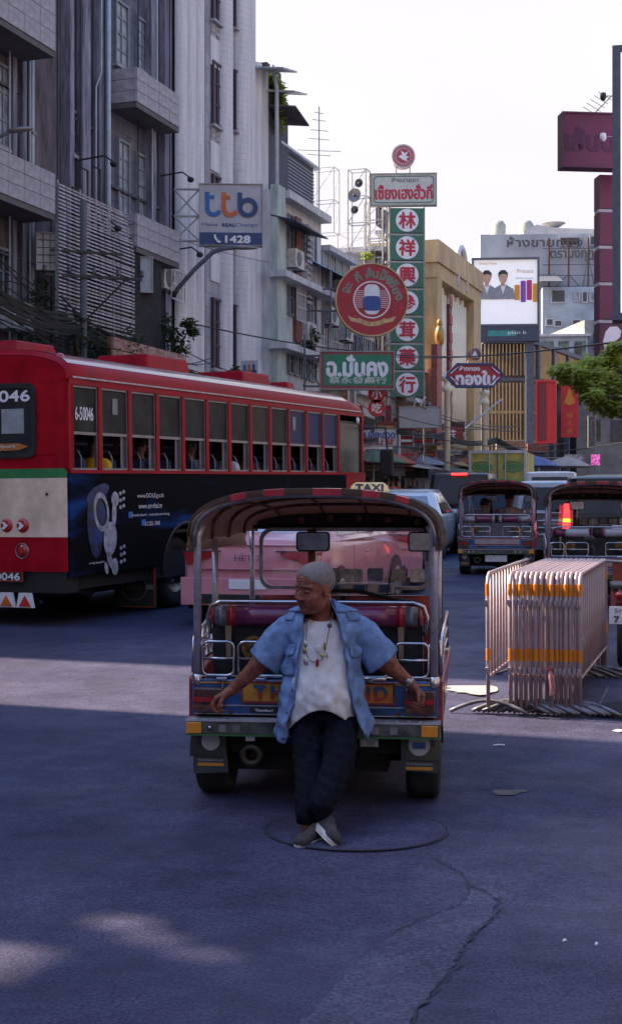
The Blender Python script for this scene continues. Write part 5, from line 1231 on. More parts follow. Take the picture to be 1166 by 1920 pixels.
for k, ch in enumerate(('จะ','กี่','ส้ม','จิง','เซียง')):
    a = R(155-k*32.5); text(ch, mat('letter_sage', (.20,.26,.20), .5), r_, rr*.73*math.cos(a), rr+rr*.73*math.sin(a), None, rr*(.2 if ch == 'จะ' else .27), y=-.002, bold=.014, rot=-(a-pi/2))
mb = MB(); vs = []
for k in range(13):
    a = R(-125+k*70/12); vs += [(rr*.60*math.cos(a),-.006,rr+rr*.60*math.sin(a)),(rr*.72*math.cos(a),-.006,rr+rr*.72*math.sin(a))]
mb.add(vs, [(2*i,2*i+1,2*i+3,2*i+2) for i in range(12)]); mb.build('ribbon', M_goldl, r_)
for s_ in (-1,1): MB().prism([(s_*rr*.34,rr*.36),(s_*rr*.58,rr*.42),(s_*rr*.66,rr*.56),(s_*rr*.50,rr*.50),(s_*rr*.36,rr*.48)], -.010, -.004).build('ribbon_tail', M_goldl, r_)
for k, ch in enumerate('世祥兴茂'): a = R(-113+k*15.5); text(ch, M_sred, r_, rr*.66*math.cos(a), rr+rr*.66*math.sin(a), None, .1, y=-.006, rot=-(a+pi/2))
mb = MB(); mb.tube([(-rr-1.2,.12,rr*1.3),(-rr*.9,.12,rr*1.3)], .03, 6); mb.tube([(-rr-1.2,.12,rr*.7),(-rr*.9,.12,rr*.7)], .03, 6); mb.build('support_arm', M_stl, r_)
# tall green tower of characters with the Thai board and the round emblem on top
Yt = 52; tw = empty('tower_sign', (X(763,Yt), Yt, Z(745,Yt)), R(3), 'tall green sign tower with seven white discs and red characters', 'sign')
hw = 30.5/F*Yt
for k, ch in enumerate('林祥興參茸藥行'):
    zc = (745-(413+k*51.3))/F*Yt; hh = 23/F*Yt
    p_ = MB().box(-hw,0,zc-hh,hw,.3,zc+hh).build('panel', M_sgreen, tw)
    MB().prism(disc(0,zc,hw*.70), -.012, -.001).build('disc', M_white, p_)
    text(ch, M_sredb, tw, 0, zc, None, hw*.98, y=-.013, bold=.022)
    if k: MB().box(-hw-.2,.05,zc+hh+.01,hw+.03,.25,zc+hh+.075).build('cross_bar', M_sgrey, tw)
for s_ in (-1,1): MB().box(s_*hw-.03+s_*.035,.02,-2.5,s_*hw+.03+s_*.035,.28,(745-388)/F*Yt).build('post', M_edge, tw)
r_, w_, h = sign('pale Thai board with red letters and green outline above the tower', 695, 818, 325, 385, Yt, R(-3), mat('board_pale', (.52,.53,.49), .6, var=.08), 'thai_sign', .25, M_edge, .03, r0=0)
ringpoly(mb := MB(), rect(-w_+.10,.09,w_-.10,h-.09,.14), rect(-w_+.13,.12,w_-.13,h-.12,.12), -.012, -.001); mb.build('outline', M_sgreen, r_)
text('ห้างขายยา', mat('letter_grey', (.16,.17,.16), .6), r_, .05, h*.80, .95, .17, y=-.002, bold=.004); text('เซี้ยงเฮงฮั่วกี่', M_sredb, r_, 0, h*.42, w_*1.72, .52, y=-.002, bold=.018)
r_ = empty('round_emblem_sign', (X(756,Yt), Yt, Z(315,Yt)), R(4), 'small round pink emblem sign with white bird on the top', 'sign'); rr = 22.5/F*Yt
MB().prism(disc(0,rr,rr), 0, .3).build('panel', mat('emblem_white', (.60,.52,.55), .5), r_)
ringpoly(mb := MB(), disc(0,rr,rr*.86), disc(0,rr,rr*.80), -.012, -.001); mb.build('ring', M_sredb, r_); MB().prism(disc(0,rr,rr*.58), -.01, -.001).build('disc', mat('emblem_red', (.40,.05,.08), .5), r_)
for k in range(26): a = 2*pi*k/26; q = MB(); q.box(-.018,-.01,-.035,.018,-.001,.035); o = q.build('letter_mark', M_sredb, r_, (rr*.70*math.cos(a),0,rr+rr*.70*math.sin(a))); o.rotation_euler = (0,-a+pi/2,0)
MB().prism([(-.2,rr-.02),(-.05,rr+.05),(-.1,rr+.2),(.05,rr+.1),(.18,rr+.18),(.08,rr),(.22,rr-.02),(.1,rr-.1),(.16,rr-.2),(-.02,rr-.14)], -.016, -.011).build('bird', M_white, r_)
mb = MB(); mb.tube([(-.25,.1,-.25),(-.25,.1,.12)],.02,5); mb.tube([(.25,.1,-.25),(.25,.1,.12)],.02,5); mb.build('post', M_edge, r_)
# green and red Thai sign
r_, w_, h = sign('green sign with maroon border, large white Thai letters over Chinese ones', 600, 739, 659, 730, 42, R(2), mat('sign_border_red', (.28,.05,.06), .5), 'thai_sign', .3, M_edge, .02)
MB().box(-w_+.11,-.012,.11,w_-.09,-.001,h-.09).build('green_field', M_sgreen2, r_)
text('ฉ.มั่นคง', M_white, r_, .0, h*.62, w_*1.62, .60, y=-.013, bold=.03); text('蔡永發藥行', mat('letter_pale', (.50,.55,.50), .5), r_, .02, h*.24, w_*1.55, .19, y=-.013, bold=.007)
mb = MB(); mb.tube([(-w_-.5,.15,h*.9),(-w_,.15,h*.9)],.03,6); mb.tube([(-w_-.5,.15,.1),(-w_,.15,.1)],.03,6); mb.tube([(-w_-.5,.15,h*.9),(-w_,.15,.1)],.02,6); mb.tube([(-w_-.5,.15,.1),(-w_,.15,h*.9)],.02,6); mb.tube([(-w_-.45,.15,-.6),(-w_-.45,.15,h+.5)],.03,6); mb.build('bracket', M_stl, r_)
# maroon octagonal gold-shop sign with crest
Yo = 48; w_ = 53/F*Yo; h = 43/F*Yo; c = .34
r_ = empty('gold_shop_sign', (X(890,Yo), Yo, Z(725,Yo)), R(2), 'maroon eight-sided gold-shop sign with white Thai letters and round crest', 'sign')
octo = lambda k: [(-w_+k,c),(-w_+c,k),(w_-c,k),(w_-k,c),(w_-k,h-c),(w_-c,h-k),(-w_+c,h-k),(-w_+k,h-c)]
MB().prism(octo(0), 0, .3).build('panel', M_sred, r_); ringpoly(mb := MB(), octo(-.02), octo(.05), -.03, .32); mb.build('frame', M_navy, r_)
for sx in (-1,1):
    for sz in (-1,1):
        for k, m in enumerate((M_white, M_navy)):
            a = (sx*(w_-.10-k*.08), h/2+sz*.06); b_ = (sx*(w_-c-.04-k*.02), h/2+sz*(h/2-.10)); MB().prism([a,(a[0]-sx*.055,a[1]),(b_[0]-sx*.055,b_[1]),b_], -.012-k*.004, -.001).build('corner_stripe', m, r_)
text('ห้างทอง', M_white, r_, -.18, h*.80, .68, .16, y=-.002, bold=.008); text('ทองใบ', M_white, r_, .02, h*.38, 1.30, .46, y=-.002, bold=.03)
mb = MB(); mb.lathe([(0,-.06),(.16,-.05),(.2,0),(.2,.1),(0,.1)], (0,.1,h+.3), 'y', 20); mb.build('crest', mat('crest_rust', (.24,.10,.08), .6, var=.5, scale=12), r_)
for k in range(11): a = pi*k/10; o = MB().prism([(-.035,0),(.035,0),(0,.11)], .08, .12).build('crest_ray', mat('crest_grey', (.22,.20,.24), .6), r_, (.2*math.cos(a), 0, h+.3+.2*math.sin(a))); o.rotation_euler = (0, -(a-pi/2), 0)
MB().prism([(-.13,h+.22),(.13,h+.22),(0,h+.45)], .03, .045).build('crest_triangle', M_white, r_); MB().box(-.24,.03,h+.02,.24,.15,h+.12).build('crest_foot', M_goldl, r_)
mb = MB(); mb.tube([(.35,.2,0),(.0,.2,-1.25)], .03, 6); mb.tube([(w_,.2,-.4),(-.3,.2,-1.4)], .035, 6); mb.build('support_arm', M_pipe, r_)
# red round signs, blank grey board, blue and red Thai board and smaller boards near the bus front
for k, (py, ch) in enumerate(((738,'小'),(764,'吃'))):
    r_ = empty('round_shop_sign', (X(706,43), 43, Z(py+17,43)), 0, ('upper of two red round signs, half hidden under the green sign','lower of the two small red round signs with white character')[k], 'sign', 'small red round signs'); rr = 16/F*43
    MB().prism(disc(0,rr,rr), 0, .15).build('panel', mat('sign_bright_red', (.60,.02,.03), .5), r_); text(ch, M_white, r_, 0, rr, None, rr*1.1, y=-.002, bold=.012)
r_, w_, h = sign('blank grey metal sign board above the cables, two white lamps on top', 748, 826, 762, 802, 47, R(1), mat('blank_grey', (.36,.355,.37), .6, var=.06), 'blank_sign', .25, M_edge, .02)
mb = MB(); mb.tube([(-.2,0,h),(-.15,-.2,h+.22),(-.05,-.3,h+.1)], .03, 6); mb.tube([(.0,0,h),(.15,-.2,h+.3)], .03, 6); mb.build('lamp_bracket', M_white, r_)
r_, w_, h = sign('white board with blue Thai letters above three red characters', 676, 742, 804, 836, 45, R(2), mat('board_white', (.55,.55,.60), .5, var=.06), 'shop_sign', .2, M_edge, .015)
text('ล.เอี๊ยะฮ่วด', mat('letter_blue2', (.03,.09,.30), .5), r_, 0, h*.70, w_*1.85, .27, y=-.002, bold=.012); text('蔡益發', mat('letter_red2', (.42,.04,.05), .5), r_, .02, h*.25, w_*1.7, .20, y=-.002, bold=.008)
r_, w_, h = sign('white light box strip under the blue and red Thai board', 680, 736, 838, 850, 45, 0, M_white, 'light_box', .4)
r_, w_, h = sign('dull green canvas shop blind beneath the white board', 676, 732, 852, 880, 45.5, 0, mat('green_canvas', (.10,.16,.12), .8, var=.2), 'shop_blind', .5)
# bank's small vertical logo box on the grey base wall
r_, w_, h = sign('small blue and orange bank box on the grey wall above the bus roof', 452, 484, 676, 728, 33.5, R(-20), M_sgrey, 'bank_sign', .15)
for k, m in enumerate((M_lb, M_lo, M_navy)): 
    x = -w_+.07+k*.115; MB().box(x,-.02,h*.25,x+.05,-.001,h*.85).build('logo_letter', m, r_); MB().box(x-.03,-.022,h*.55,x+.09,-.003,h*.65).build('logo_letter', m, r_)
# maroon tower sign and roof box on the right, lit screen at the edge
Yp = 26; M_plum = mat('plum_sign', (.14,.022,.055), .55, var=.12, scale=1.5); M_plum2 = mat('plum_letter', (.085,.015,.045), .6)
r_, w_, h = sign('dark plum sign box with faint dark letters against the sky', 1053, 1190, 212, 314, Yp, R(6), M_plum, 'plum_sign', .3, M_maroon, .02)
text('เส้นบะ', M_plum2, r_, -.08, h*.52, w_*1.6, .42, y=-.002, bold=.02)
tw = empty('tower_sign', (X(1150,Yp+.6), Yp+.6, Z(700,Yp+.6)), R(6), 'maroon tower sign with grey bars and a white painted figure below', 'sign')
hw = 28/F*Yp; q = lambda py: (700-py)/F*(Yp+.6)
for a, b_ in ((328,391),(398,459),(467,528),(535,598),(606,700)): MB().box(-hw,0,q(b_),hw,.35,q(a)).build('panel', M_plum if a < 600 else M_maroon, tw)
for a in (394.5, 463, 531.5, 602): MB().box(-hw-.0,.03,q(a)-.03,hw,.32,q(a)+.03).build('cross_bar', M_sgrey, tw)
MB().box(hw+.002,.1,q(560),hw+3,.25,q(555)).build('post', M_stl, tw)
x_ = lambda px: (px-1150)/F*(Yp+.6)
MB().prism([(x_(a), q(b_)) for a, b_ in ((1129,640),(1134,622),(1142,613),(1156,612),(1164,620),(1162,632),(1152,640),(1146,652),(1132,656))], -.012, -.001).build('white_shape', M_white, tw)
MB().prism(disc(x_(1150), q(659), 16/F*Yp, 8/F*Yp), -.018, -.013).build('orange_bowl', M_org, tw)
Yl = 24; r_ = empty('led_screen', (X(1147,Yl), Yl, Z(600,Yl)), R(-12), 'huge pale lit screen with grey frame cut by the right edge', 'screen')
h = (600-85)/F*Yl
MB().box(0,0,0,.14,.5,h).build('frame', M_stl, r_); MB().box(.14,0,h-.12,4,.5,h).build('frame', M_stl, r_); MB().box(.14,0,0,4,.5,.12).build('frame', M_stl, r_)
MB().box(.14,.03,.12,4,.4,h-.12).build('lit_panel', mat('screen_lilac', (.78,.66,.82), .5, var=.02, emit=.5), r_); MB().box(4.002,.1,h*.4,7,.3,h*.43).build('post', M_stl, r_)
# things hanging there: two cameras, an antenna
for k, (px, py) in enumerate(((1130,180),(1130,256))):
    a = empty('security_camera', P(px,py,25), 0, ('dark security camera standing above the plum box','white security camera hanging in front of the plum box')[k], 'camera')
    mb = MB(); mb.lathe([(0,.07),(.05,.05),(.055,-.03),(.03,-.08),(0,-.09)], n=12); mb.build('housing', (M_black, M_white)[k], a, smooth=True); mb = MB(); mb.tube([(0,0,0),(.3,0,0)], .01, 5); mb.build('arm', M_edge, a)
a = empty('roof_antenna', P(1112,214,26.5), 0, 'fine comb antenna leaning over the plum sign box', 'antenna'); mb = MB(); mb.tube([(0,0,0),(.35,0,.35)], .012, 5); mb.build('boom', M_edge, a)
for k in range(5): mb = MB(); mb.tube([(.07*k-.2,0,.07*k+.14),(.07*k+.06,0,.07*k-.02)], .006, 4); mb.build('rod', M_edge, a)
# ================================================================ street-level shops and clutter far down the street
rnd = random.Random(11)
cols = [(.24,.075,.05),(.32,.03,.035),(.28,.15,.08),(.15,.13,.14),(.08,.11,.08),(.28,.20,.16),(.05,.035,.04),(.38,.34,.34)]
mc = [mat('shop_board_%s' % 'abcdefgh'[i], c, .7, var=.35, scale=7) for i, c in enumerate(cols)]
what = ['brown','dark red','tan','grey','dull green','pale tan','black','off-white']
M_pal = [mat('old_gold_print', (.42,.27,.10), .6), M_sredb, M_white]
def boards(lst, group, deep):
    for k, (px0, px1, py0, py1, Y, ci, place) in enumerate(lst):
        r, w_, h = sign('%s shop board %s' % (what[ci], place), px0, px1, py0, py1, Y, R(rnd.uniform(-8,8)), mc[ci], 'shop_board', .12, M_edge if rnd.random() < .5 else None, .03, group=group)
        n = int(w_*2/.34)
        if h > .45 and ci in (0,1,5):
            for i in range(n):
                x = -w_+.17+.34*i; q = MB()
                for j in range(3): q.box(x-.09+rnd.uniform(-.03,.03),-.02,h*.25+h*.2*j,x+.1+rnd.uniform(-.03,.03),-.002,h*.25+h*.2*j+.05)
                q.box(x-.02,-.024,h*.2,x+.03,-.004,h*.8); q.build('painted_character', M_pal[(k+i//3) % 3], r)
boards([(770,806,810,838,58,0,'left of the paired lamp posts, beneath cables'),(808,822,818,838,58,2,'narrow, beside the brown one'),(826,868,800,828,59,1,'with pale strokes below the golden building'),
        (828,866,842,852,57,7,'thin, low beneath the red strokes'),(830,862,856,866,56.5,3,'small, just left of the delivery truck'),(742,768,808,850,56,4,'in shade right of the Thai board'),
        (988,1028,832,850,66,0,'right above the truck box'),(1058,1094,852,862,60,7,'long and thin in the shade below the red banner'),(1102,1116,780,840,64,3,'tall and narrow left of the tree trunk side'),(1010,1050,858,884,62,6,'in the dark doorway row right of the truck'),
        (752,800,858,876,55,0,'low, right of the grey pole box'),(930,985,826,842,70,2,'with plates under the gold slats')], 'boards over the shopfronts', 1)
pl_ = [('just right of the bus mirror',690,44),('left of the slim grey post',716,47),('right of the slim grey post',762,51),('beneath the blank grey board',790,54),('by the first cream lamp column',822,57),('between the two cream lamp columns',862,60)]
rw2 = random.Random(9)
for pn, px, Y in pl_:
    for k, (rn_, py) in enumerate((('topmost',800),('upper',826),('lower',852),('lowest',874))):
        ci = rw2.choice((0,1,2,5,6,1,0,3)); wpx = rw2.uniform(22,40); hpx = rw2.uniform(9,20); x_ = px+rw2.uniform(-8,8)
        r, w_, h = sign('%s board, %s of four stacked %s' % (what[ci], rn_, pn), x_-wpx/2, x_+wpx/2, py-hpx/2, py+hpx/2, Y+rw2.uniform(-.6,.6), R(rw2.uniform(-30,10)), mc[ci], 'shop_board', .1, M_edge if k % 2 else None, .02, group='small boards over the far shopfronts')
        if ci in (0,1,5): MB().box(-w_*.8,-.03,h*.35,w_*.8,-.002,h*.6).build('painted_strip', M_pal[(k+ci) % 3], r)
r_, w_, h = sign('small glowing pink sign among dark shopfronts at the right', 1108, 1124, 852, 872, 58, 0, mat('pink_glow', (.60,.12,.38), .5, var=.6, scale=9, emit=.35), 'lit_sign', .1)
r_, w_, h = sign('red and blue cloth-like sign pinned near the cables at mid street', 668, 680, 760, 830, 44, R(10), mat('poster_red', (.45,.10,.08), .6, var=.5, scale=3), 'hanging_sign', .1)
# shopfront blocks: dark openings under awnings, built as low fronts along the left pavement
for k, (pa, pb, c) in enumerate(((604,650,0),(652,700,5),(702,742,4),(744,798,0),(800,880,1))):
    f_ = facade('shopfront', ('brown','tan','dark green','rust','dark red')[k]+' shopfront with awning, '+('behind the bus front','second one past the bus','beneath the round red signs','beneath the blank grey board','under the golden building')[k], tt(pa,1.4)+.02, 1.4, 'shopfront', 'shopfronts on the left pavement')
    xe = LX(f_, pb); g = 1.0
    MB().box(0,0,0,xe,1.0,3.1+g).build('wall', mc[6], f_); MB().box(0,-.1,2.6+g,xe,-.002,3.05+g).build('fascia', mc[c], f_)
    mb = MB(); mb.hexa([(0,-1.4,2.25+g),(xe,-1.4,2.25+g),(xe,-.1,2.6+g),(0,-.1,2.6+g),(0,-1.4,2.29+g),(xe,-1.4,2.29+g),(xe,-.1,2.65+g),(0,-.1,2.65+g)]); mb.build('awning', mc[(c+3) % 8], f_)
    for j in range(int(xe/1.1)):
        MB().box(.2+j*1.1,-.3-rnd.random()*.8,.6,.7+j*1.1,-.2,1.2+g+rnd.random()*.6).build('goods', mc[rnd.randrange(6)], f_, bevel=.05)
r_ = empty('signal_box_post', (X(748,50), 50, G(50)), 0, 'slim post with a blank grey box, right of the bus front', 'post')
mb = MB(); mb.tube([(0,0,0),(0,0,3.3)], .05, 8); mb.build('post', M_pipe, r_); MB().box(-.25,-.1,1.85,.2,0,2.25).build('box', M_sgrey, r_)
# ================================================================ cables
def sag(a, b, s, n=14): return [a+(b-a)*(i/n)-Vector((0,0,s*4*(i/n)*(1-i/n))) for i in range(n+1)]
M_cab = mat('cable_black', (.012,.012,.014), .6)
def cable(a, b, s, r_, label, grp='overhead cables'):
    mb = MB(); mb.tube(sag(a,b,s), r_, 5); o = mb.build('cable', M_cab); return setp(o, label, 'cable', grp)
rc = random.Random(5)
bund = empty('cable_bundle', P(0,560,25), 0, 'thick sagging bundle of black cables descending behind the bus roof', 'cables')
o0 = P(0,560,25)
for k in range(16):
    j = lambda s: Vector((rc.uniform(-s,s), rc.uniform(-s,s), rc.uniform(-s,s)))
    pa = P(-60,500+rc.uniform(-14,40),25); pb = P(150,600+rc.uniform(-14,26),29); pc = P(300,668+rc.uniform(-12,14),33); pd = P(470,742+rc.uniform(-16,10),38)
    pts = sag(pa,pb,.25,8)+sag(pb,pc,.15,6)[1:]+sag(pc,pd,.2,6)[1:]
    mb = MB(); mb.tube([p-o0+j(.012) for p in pts], rc.choice((.014,.02,.028)), 5); mb.build('wire', M_cab, bund)
for k in range(5):
    pts = [P(20+k*70+rc.uniform(-20,20), 560+k*28, 28+k*2)]
    for q in range(10): a = q/9*2*pi; pts.append(pts[0]+Vector((.45*math.cos(a),0,.25*math.sin(a)+.1)))
    mb = MB(); mb.tube([p-o0 for p in pts[1:]], .012, 5); mb.build('loop', M_cab, bund)
b2 = empty('cable_bundle', P(700,800,50), 0, 'dark bundle of cables strung over the far shopfronts', 'cables'); o1 = P(700,800,50)
for k in range(9):
    q = [P(640,762+rc.uniform(-14,14),46), P(740,800+rc.uniform(-8,8),52), P(830,818+rc.uniform(-8,6),57), P(930,828+rc.uniform(-8,6),63), P(1040,850+rc.uniform(-6,8),66)]
    pts = []
    for a, b_ in zip(q, q[1:]): pts += sag(a,b_,.25,6)[:-1]
    mb = MB(); mb.tube([p-o1 for p in pts], rc.choice((.02,.035,.05)), 5); mb.build('wire', M_cab, b2)
for k, (a, b_, s, r_, lb) in enumerate([(P(330,600,36),P(900,668,50),.3,.02,'thin black cable crossing in front of the columns towards the gold sign'),(P(740,669,40),P(1166,640,18),.1,.014,'thin cable crossing the green sign towards the maroon tower'),
    (P(0,300,27),P(640,500,48),.6,.008,'faint wire running past the upper balconies'),(P(60,100,30),P(560,430,45),.4,.006,'faintest wire crossing high over the fluted columns'),
    (P(-20,470,26),P(380,700,34),.3,.012,'cable drooping just above the heavy bundle'),(P(330,650,35),P(620,735,46),.3,.014,'cable rising from the bushy plant towards the green sign'),
    (P(820,845,57),P(1166,830,48),.25,.02,'low cable behind the delivery truck')]): cable(a, b_, s, r_, lb)
# boxes and boards on the left behind the bus
for k, (px0, px1, py0, py1, Y, m) in enumerate(((70,107,436,506,29,M_sgrey),(252,286,482,548,33,mat('box_pale', (.38,.40,.45), .5)),)):
    r_, w_, h = sign(('pale gridded panel hung below the middle balcony','pale metal cabinet on a pole below the lower office balcony')[k], px0, px1, py0, py1, Y, R(12), m, 'cabinet', .35, M_edge, .015, cat='cabinet')
    if k == 0:
        for i in range(1,5): MB().box(-w_,-.02,h*i/5-.008,w_,-.003,h*i/5+.008).build('grid_bar', M_stl, r_)
        for i in range(1,3): MB().box(-w_+2*w_*i/3-.008,-.03,0,-w_+2*w_*i/3+.008,-.021,h).build('grid_bar', M_stl, r_)
    else: mb = MB(); mb.tube([(.05,.4,-2.6),(.05,.4,h+.4)], .035, 6); mb.build('pole', M_pipe, r_)
def alongboard(label, pa, pb, za, zb, m, name='rusty_signboard'):
    f_ = facade(name, label, tt(pa,1.6), 1.6, 'signboard'); xe = LX(f_, pb); z1, z0 = LZ(f_,pa,za), LZ(f_,pa,zb); n = 9
    for i in range(n): MB().box(xe*i/n+.004,-.06+.012*(i%2),z0,xe*(i+1)/n-.004,0,z1).build('sheet', m, f_)
    MB().box(-.02,.002,z0-.3,xe,.08,z1+.02).build('backing', M_rust, f_)
alongboard('long rusty tin signboard stained orange behind the bus roof', 209, 345, 655, 715, mat('rusty_board', (.45,.33,.24), .8, var=.3, scale=2.2, col2=(.16,.06,.03), lo=.42, hi=.58, stretch=(2,2,.35)))
alongboard('upper dark red corroded tin strip over the rusty signboard', 209, 345, 632, 653, mat('rusty_top', (.22,.07,.05), .8, var=.3, scale=3, col2=(.40,.30,.26), stretch=(1,1,3)), 'tin_strip')
# utility framework and grime behind the bus: dark yard clutter
r_ = empty('pole_transformer', P(150,520,29), R(20), 'dark steel frame with insulators in front of the slat screen', 'frame')
mb = MB(); mb.box(-.7,0,0,1.3,.06,.06); mb.box(-.6,0,.5,.9,.05,.55); mb.build('cross_arm', M_black, r_); mb = MB(); mb.tube([(0.1,.1,-3.5),(.1,.1,1.6)], .07, 8); mb.build('post', M_stl, r_)
mb = MB(); mb.tube([(-.8,0,.05),(.1,0,-.9)], .025, 5); mb.tube([(1.0,0,.05),(.1,0,-.9)], .02, 5); mb.build('brace', M_black, r_)
for k in range(5):
    mb = MB(); mb.lathe([(0,0),(.04,0),(.06,.05),(.03,.07),(.055,.11),(.025,.14),(0,.16)], (-.7+.5*k,.04,.08), 'z', 10); mb.build('insulator', mat('porcelain', (.09,.08,.09), .4), r_, smooth=True)

# ================================================================ plants
def leaf_mat(name, c, c2):
    m = mat(name, c, .5, var=.3, scale=3, col2=c2, lo=.3, hi=.7, spec=.4); n = m.node_tree; b = n.nodes['Principled BSDF']; o = n.nodes['Material Output']
    t = n.nodes.new('ShaderNodeBsdfTranslucent'); t.inputs[0].default_value = (c[0]*1.3, c[1]*1.4, c[2], 1); x = n.nodes.new('ShaderNodeMixShader'); x.inputs[0].default_value = .4
    n.links.new(b.outputs[0], x.inputs[1]); n.links.new(t.outputs[0], x.inputs[2]); n.links.new(x.outputs[0], o.inputs[0]); return m
M_leaf = leaf_mat('leaf_green', (.36,.40,.08), (.08,.13,.03)); M_leafd = leaf_mat('leaf_dark', (.05,.075,.03), (.015,.025,.014)); M_bark = mat('bark', (.09,.065,.05), .9, bump=.6, bscale=20)
def leaves(mb, clumps, n, size, seed, flat=.35):
    rn = random.Random(seed)
    for i in range(n):
        c, r3 = clumps[rn.randrange(len(clumps))]
        d = Vector((rn.gauss(0,1), rn.gauss(0,1), rn.gauss(0,1))).normalized()*(rn.random()**.45)
        p = Vector(c)+Vector((d.x*r3[0], d.y*r3[1], d.z*r3[2])); s_ = size*rn.uniform(.6,1.3)
        u = Vector((rn.gauss(0,1), rn.gauss(0,1), rn.gauss(0,flat)-.25)).normalized(); v = u.cross(Vector((rn.gauss(0,.4),rn.gauss(0,.4),1))).normalized()*s_*.28; n_ = u.cross(v).normalized()*s_*.07
        a = p; mb.add([a, a+u*s_*.45+v+n_, a+u*s_, a+u*s_*.45-v+n_, a+u*s_*.5-n_], [(0,4,1),(1,4,2),(2,4,3),(3,4,0)])
def leaf_plant(name, label, cat, base, stems, clumps, n, size, seed, m=M_leaf, trunk=None):
    base = Vector(base); r = empty(name, base, 0, label, cat)
    mb = MB()
    for st in stems: mb.tube([Vector(p)-base for p in st[0]], st[1], 6)
    mb.build('trunk' if trunk else 'stem', M_bark, r, smooth=True)
    mb = MB(); leaves(mb, [(Vector(c)-base, q) for c, q in clumps], n, size, seed); mb.build('crown', m, r); return r
Yt = 15.5
tb = (X(1290,Yt), Yt, G(Yt))
def cl(px, py, rx, rz_, dy=0): return (P(px,py,Yt+dy), (rx/F*Yt, .35, rz_/F*Yt))
cls = [cl(1052,692,22,10), cl(1080,700,26,14), cl(1100,682,24,12,.3), cl(1120,706,28,18), cl(1140,676,28,16,.4), cl(1155,730,30,24), cl(1110,740,22,14,-.2), cl(1150,765,24,16), cl(1125,757,18,12), cl(1175,700,40,40,.5), cl(1210,720,60,60), cl(1064,708,14,9), cl(1095,722,16,12), cl(1156,650,18,8), cl(1190,770,40,20)]
st = [([tb, (tb[0]-.05,Yt,2.2), P(1240,720,Yt)], [.14,.11,.08]), ([P(1240,720,Yt), P(1180,710,Yt), P(1120,706,Yt), P(1060,698,Yt)], [.06,.04,.022,.008]), ([P(1180,712,Yt),P(1150,745,Yt-.1),P(1120,755,Yt-.2)], [.03,.02,.006]), ([P(1180,708,Yt),P(1140,680,Yt+.3),P(1100,680,Yt+.3)], [.03,.018,.006])]
leaf_plant('street_tree', 'leafy green tree branch reaching in from the right edge', 'tree', tb, st, cls, 6500, .075, 3, trunk=1)
# bushy plant on the wall between office and columns, and overgrowth behind the bus
def cy(px, py, rx, rz_, Y): return (P(px,py,Y), (rx/F*Y, .5, rz_/F*Y))
b_ = P(330,712,34.5)
leaf_plant('potted_bush', 'wispy green bush growing on the ledge left of the columns', 'shrub', b_, [([b_,P(325,660,34.5),P(315,600,34.5)],[.04,.03,.01]),([P(327,670,34.5),P(350,625,34.5),P(362,602,34.5)],[.02,.015,.005])],
    [cy(300,605,26,24,34.5),cy(322,628,22,20,34.5),cy(285,625,14,16,34.5),cy(354,606,13,11,34.3),cy(340,650,18,22,34.3),cy(318,670,20,22,34.5),cy(362,622,8,8,34.3)], 1100, .13, 5, M_leafd)
b_ = P(150,680,29)
leaf_plant('creeper_bush', 'dark tangled creeper behind the bus roof at left', 'shrub', b_, [([b_,P(140,620,29),P(120,580,29)],[.04,.03,.01])],
    [cy(110,600,40,30,29),cy(160,640,40,34,29),cy(200,665,30,24,30),cy(80,560,24,40,29),cy(60,640,40,26,28),cy(250,640,22,30,30.5)], 800, .12, 6, M_leafd)
b_ = P(425,742,36)
leaf_plant('creeper_bush', 'thin weeds by the small bank box above the bus roof', 'shrub', b_, [([b_,P(425,700,36),P(440,690,36)],[.03,.02,.01])], [cy(425,715,26,18,36),cy(400,728,26,14,36),cy(440,700,10,14,36)], 500, .14, 8, M_leafd)
b_ = P(522,250,42.5)
leaf_plant('roof_creeper', 'ivy hanging from the rooftop shed beside the tallest column', 'climbing plant', b_, [([b_,P(524,200,42.5),P(520,150,42.5)],[.04,.03,.01])], [cy(522,160,8,10,42.3),cy(527,190,11,22,42.3),cy(524,225,9,28,42.3),cy(512,150,6,10,42.3)], 800, .17, 9, M_leaf)
b_ = P(690,495,53)
leaf_plant('roof_plant', 'yellowish potted plant on the roof above the round sign', 'plant', b_, [([b_,P(690,480,53)],[.03,.02])], [cy(690,480,12,8,53)], 160, .2, 10, M_leaf)
b_ = P(590,660,44)
leaf_plant('balcony_plant', 'dark balcony plants left of the green sign', 'plant', b_, [([b_,P(590,630,44)],[.03,.02])], [cy(585,630,12,16,44),cy(575,655,12,10,44)], 260, .18, 12, M_leafd)
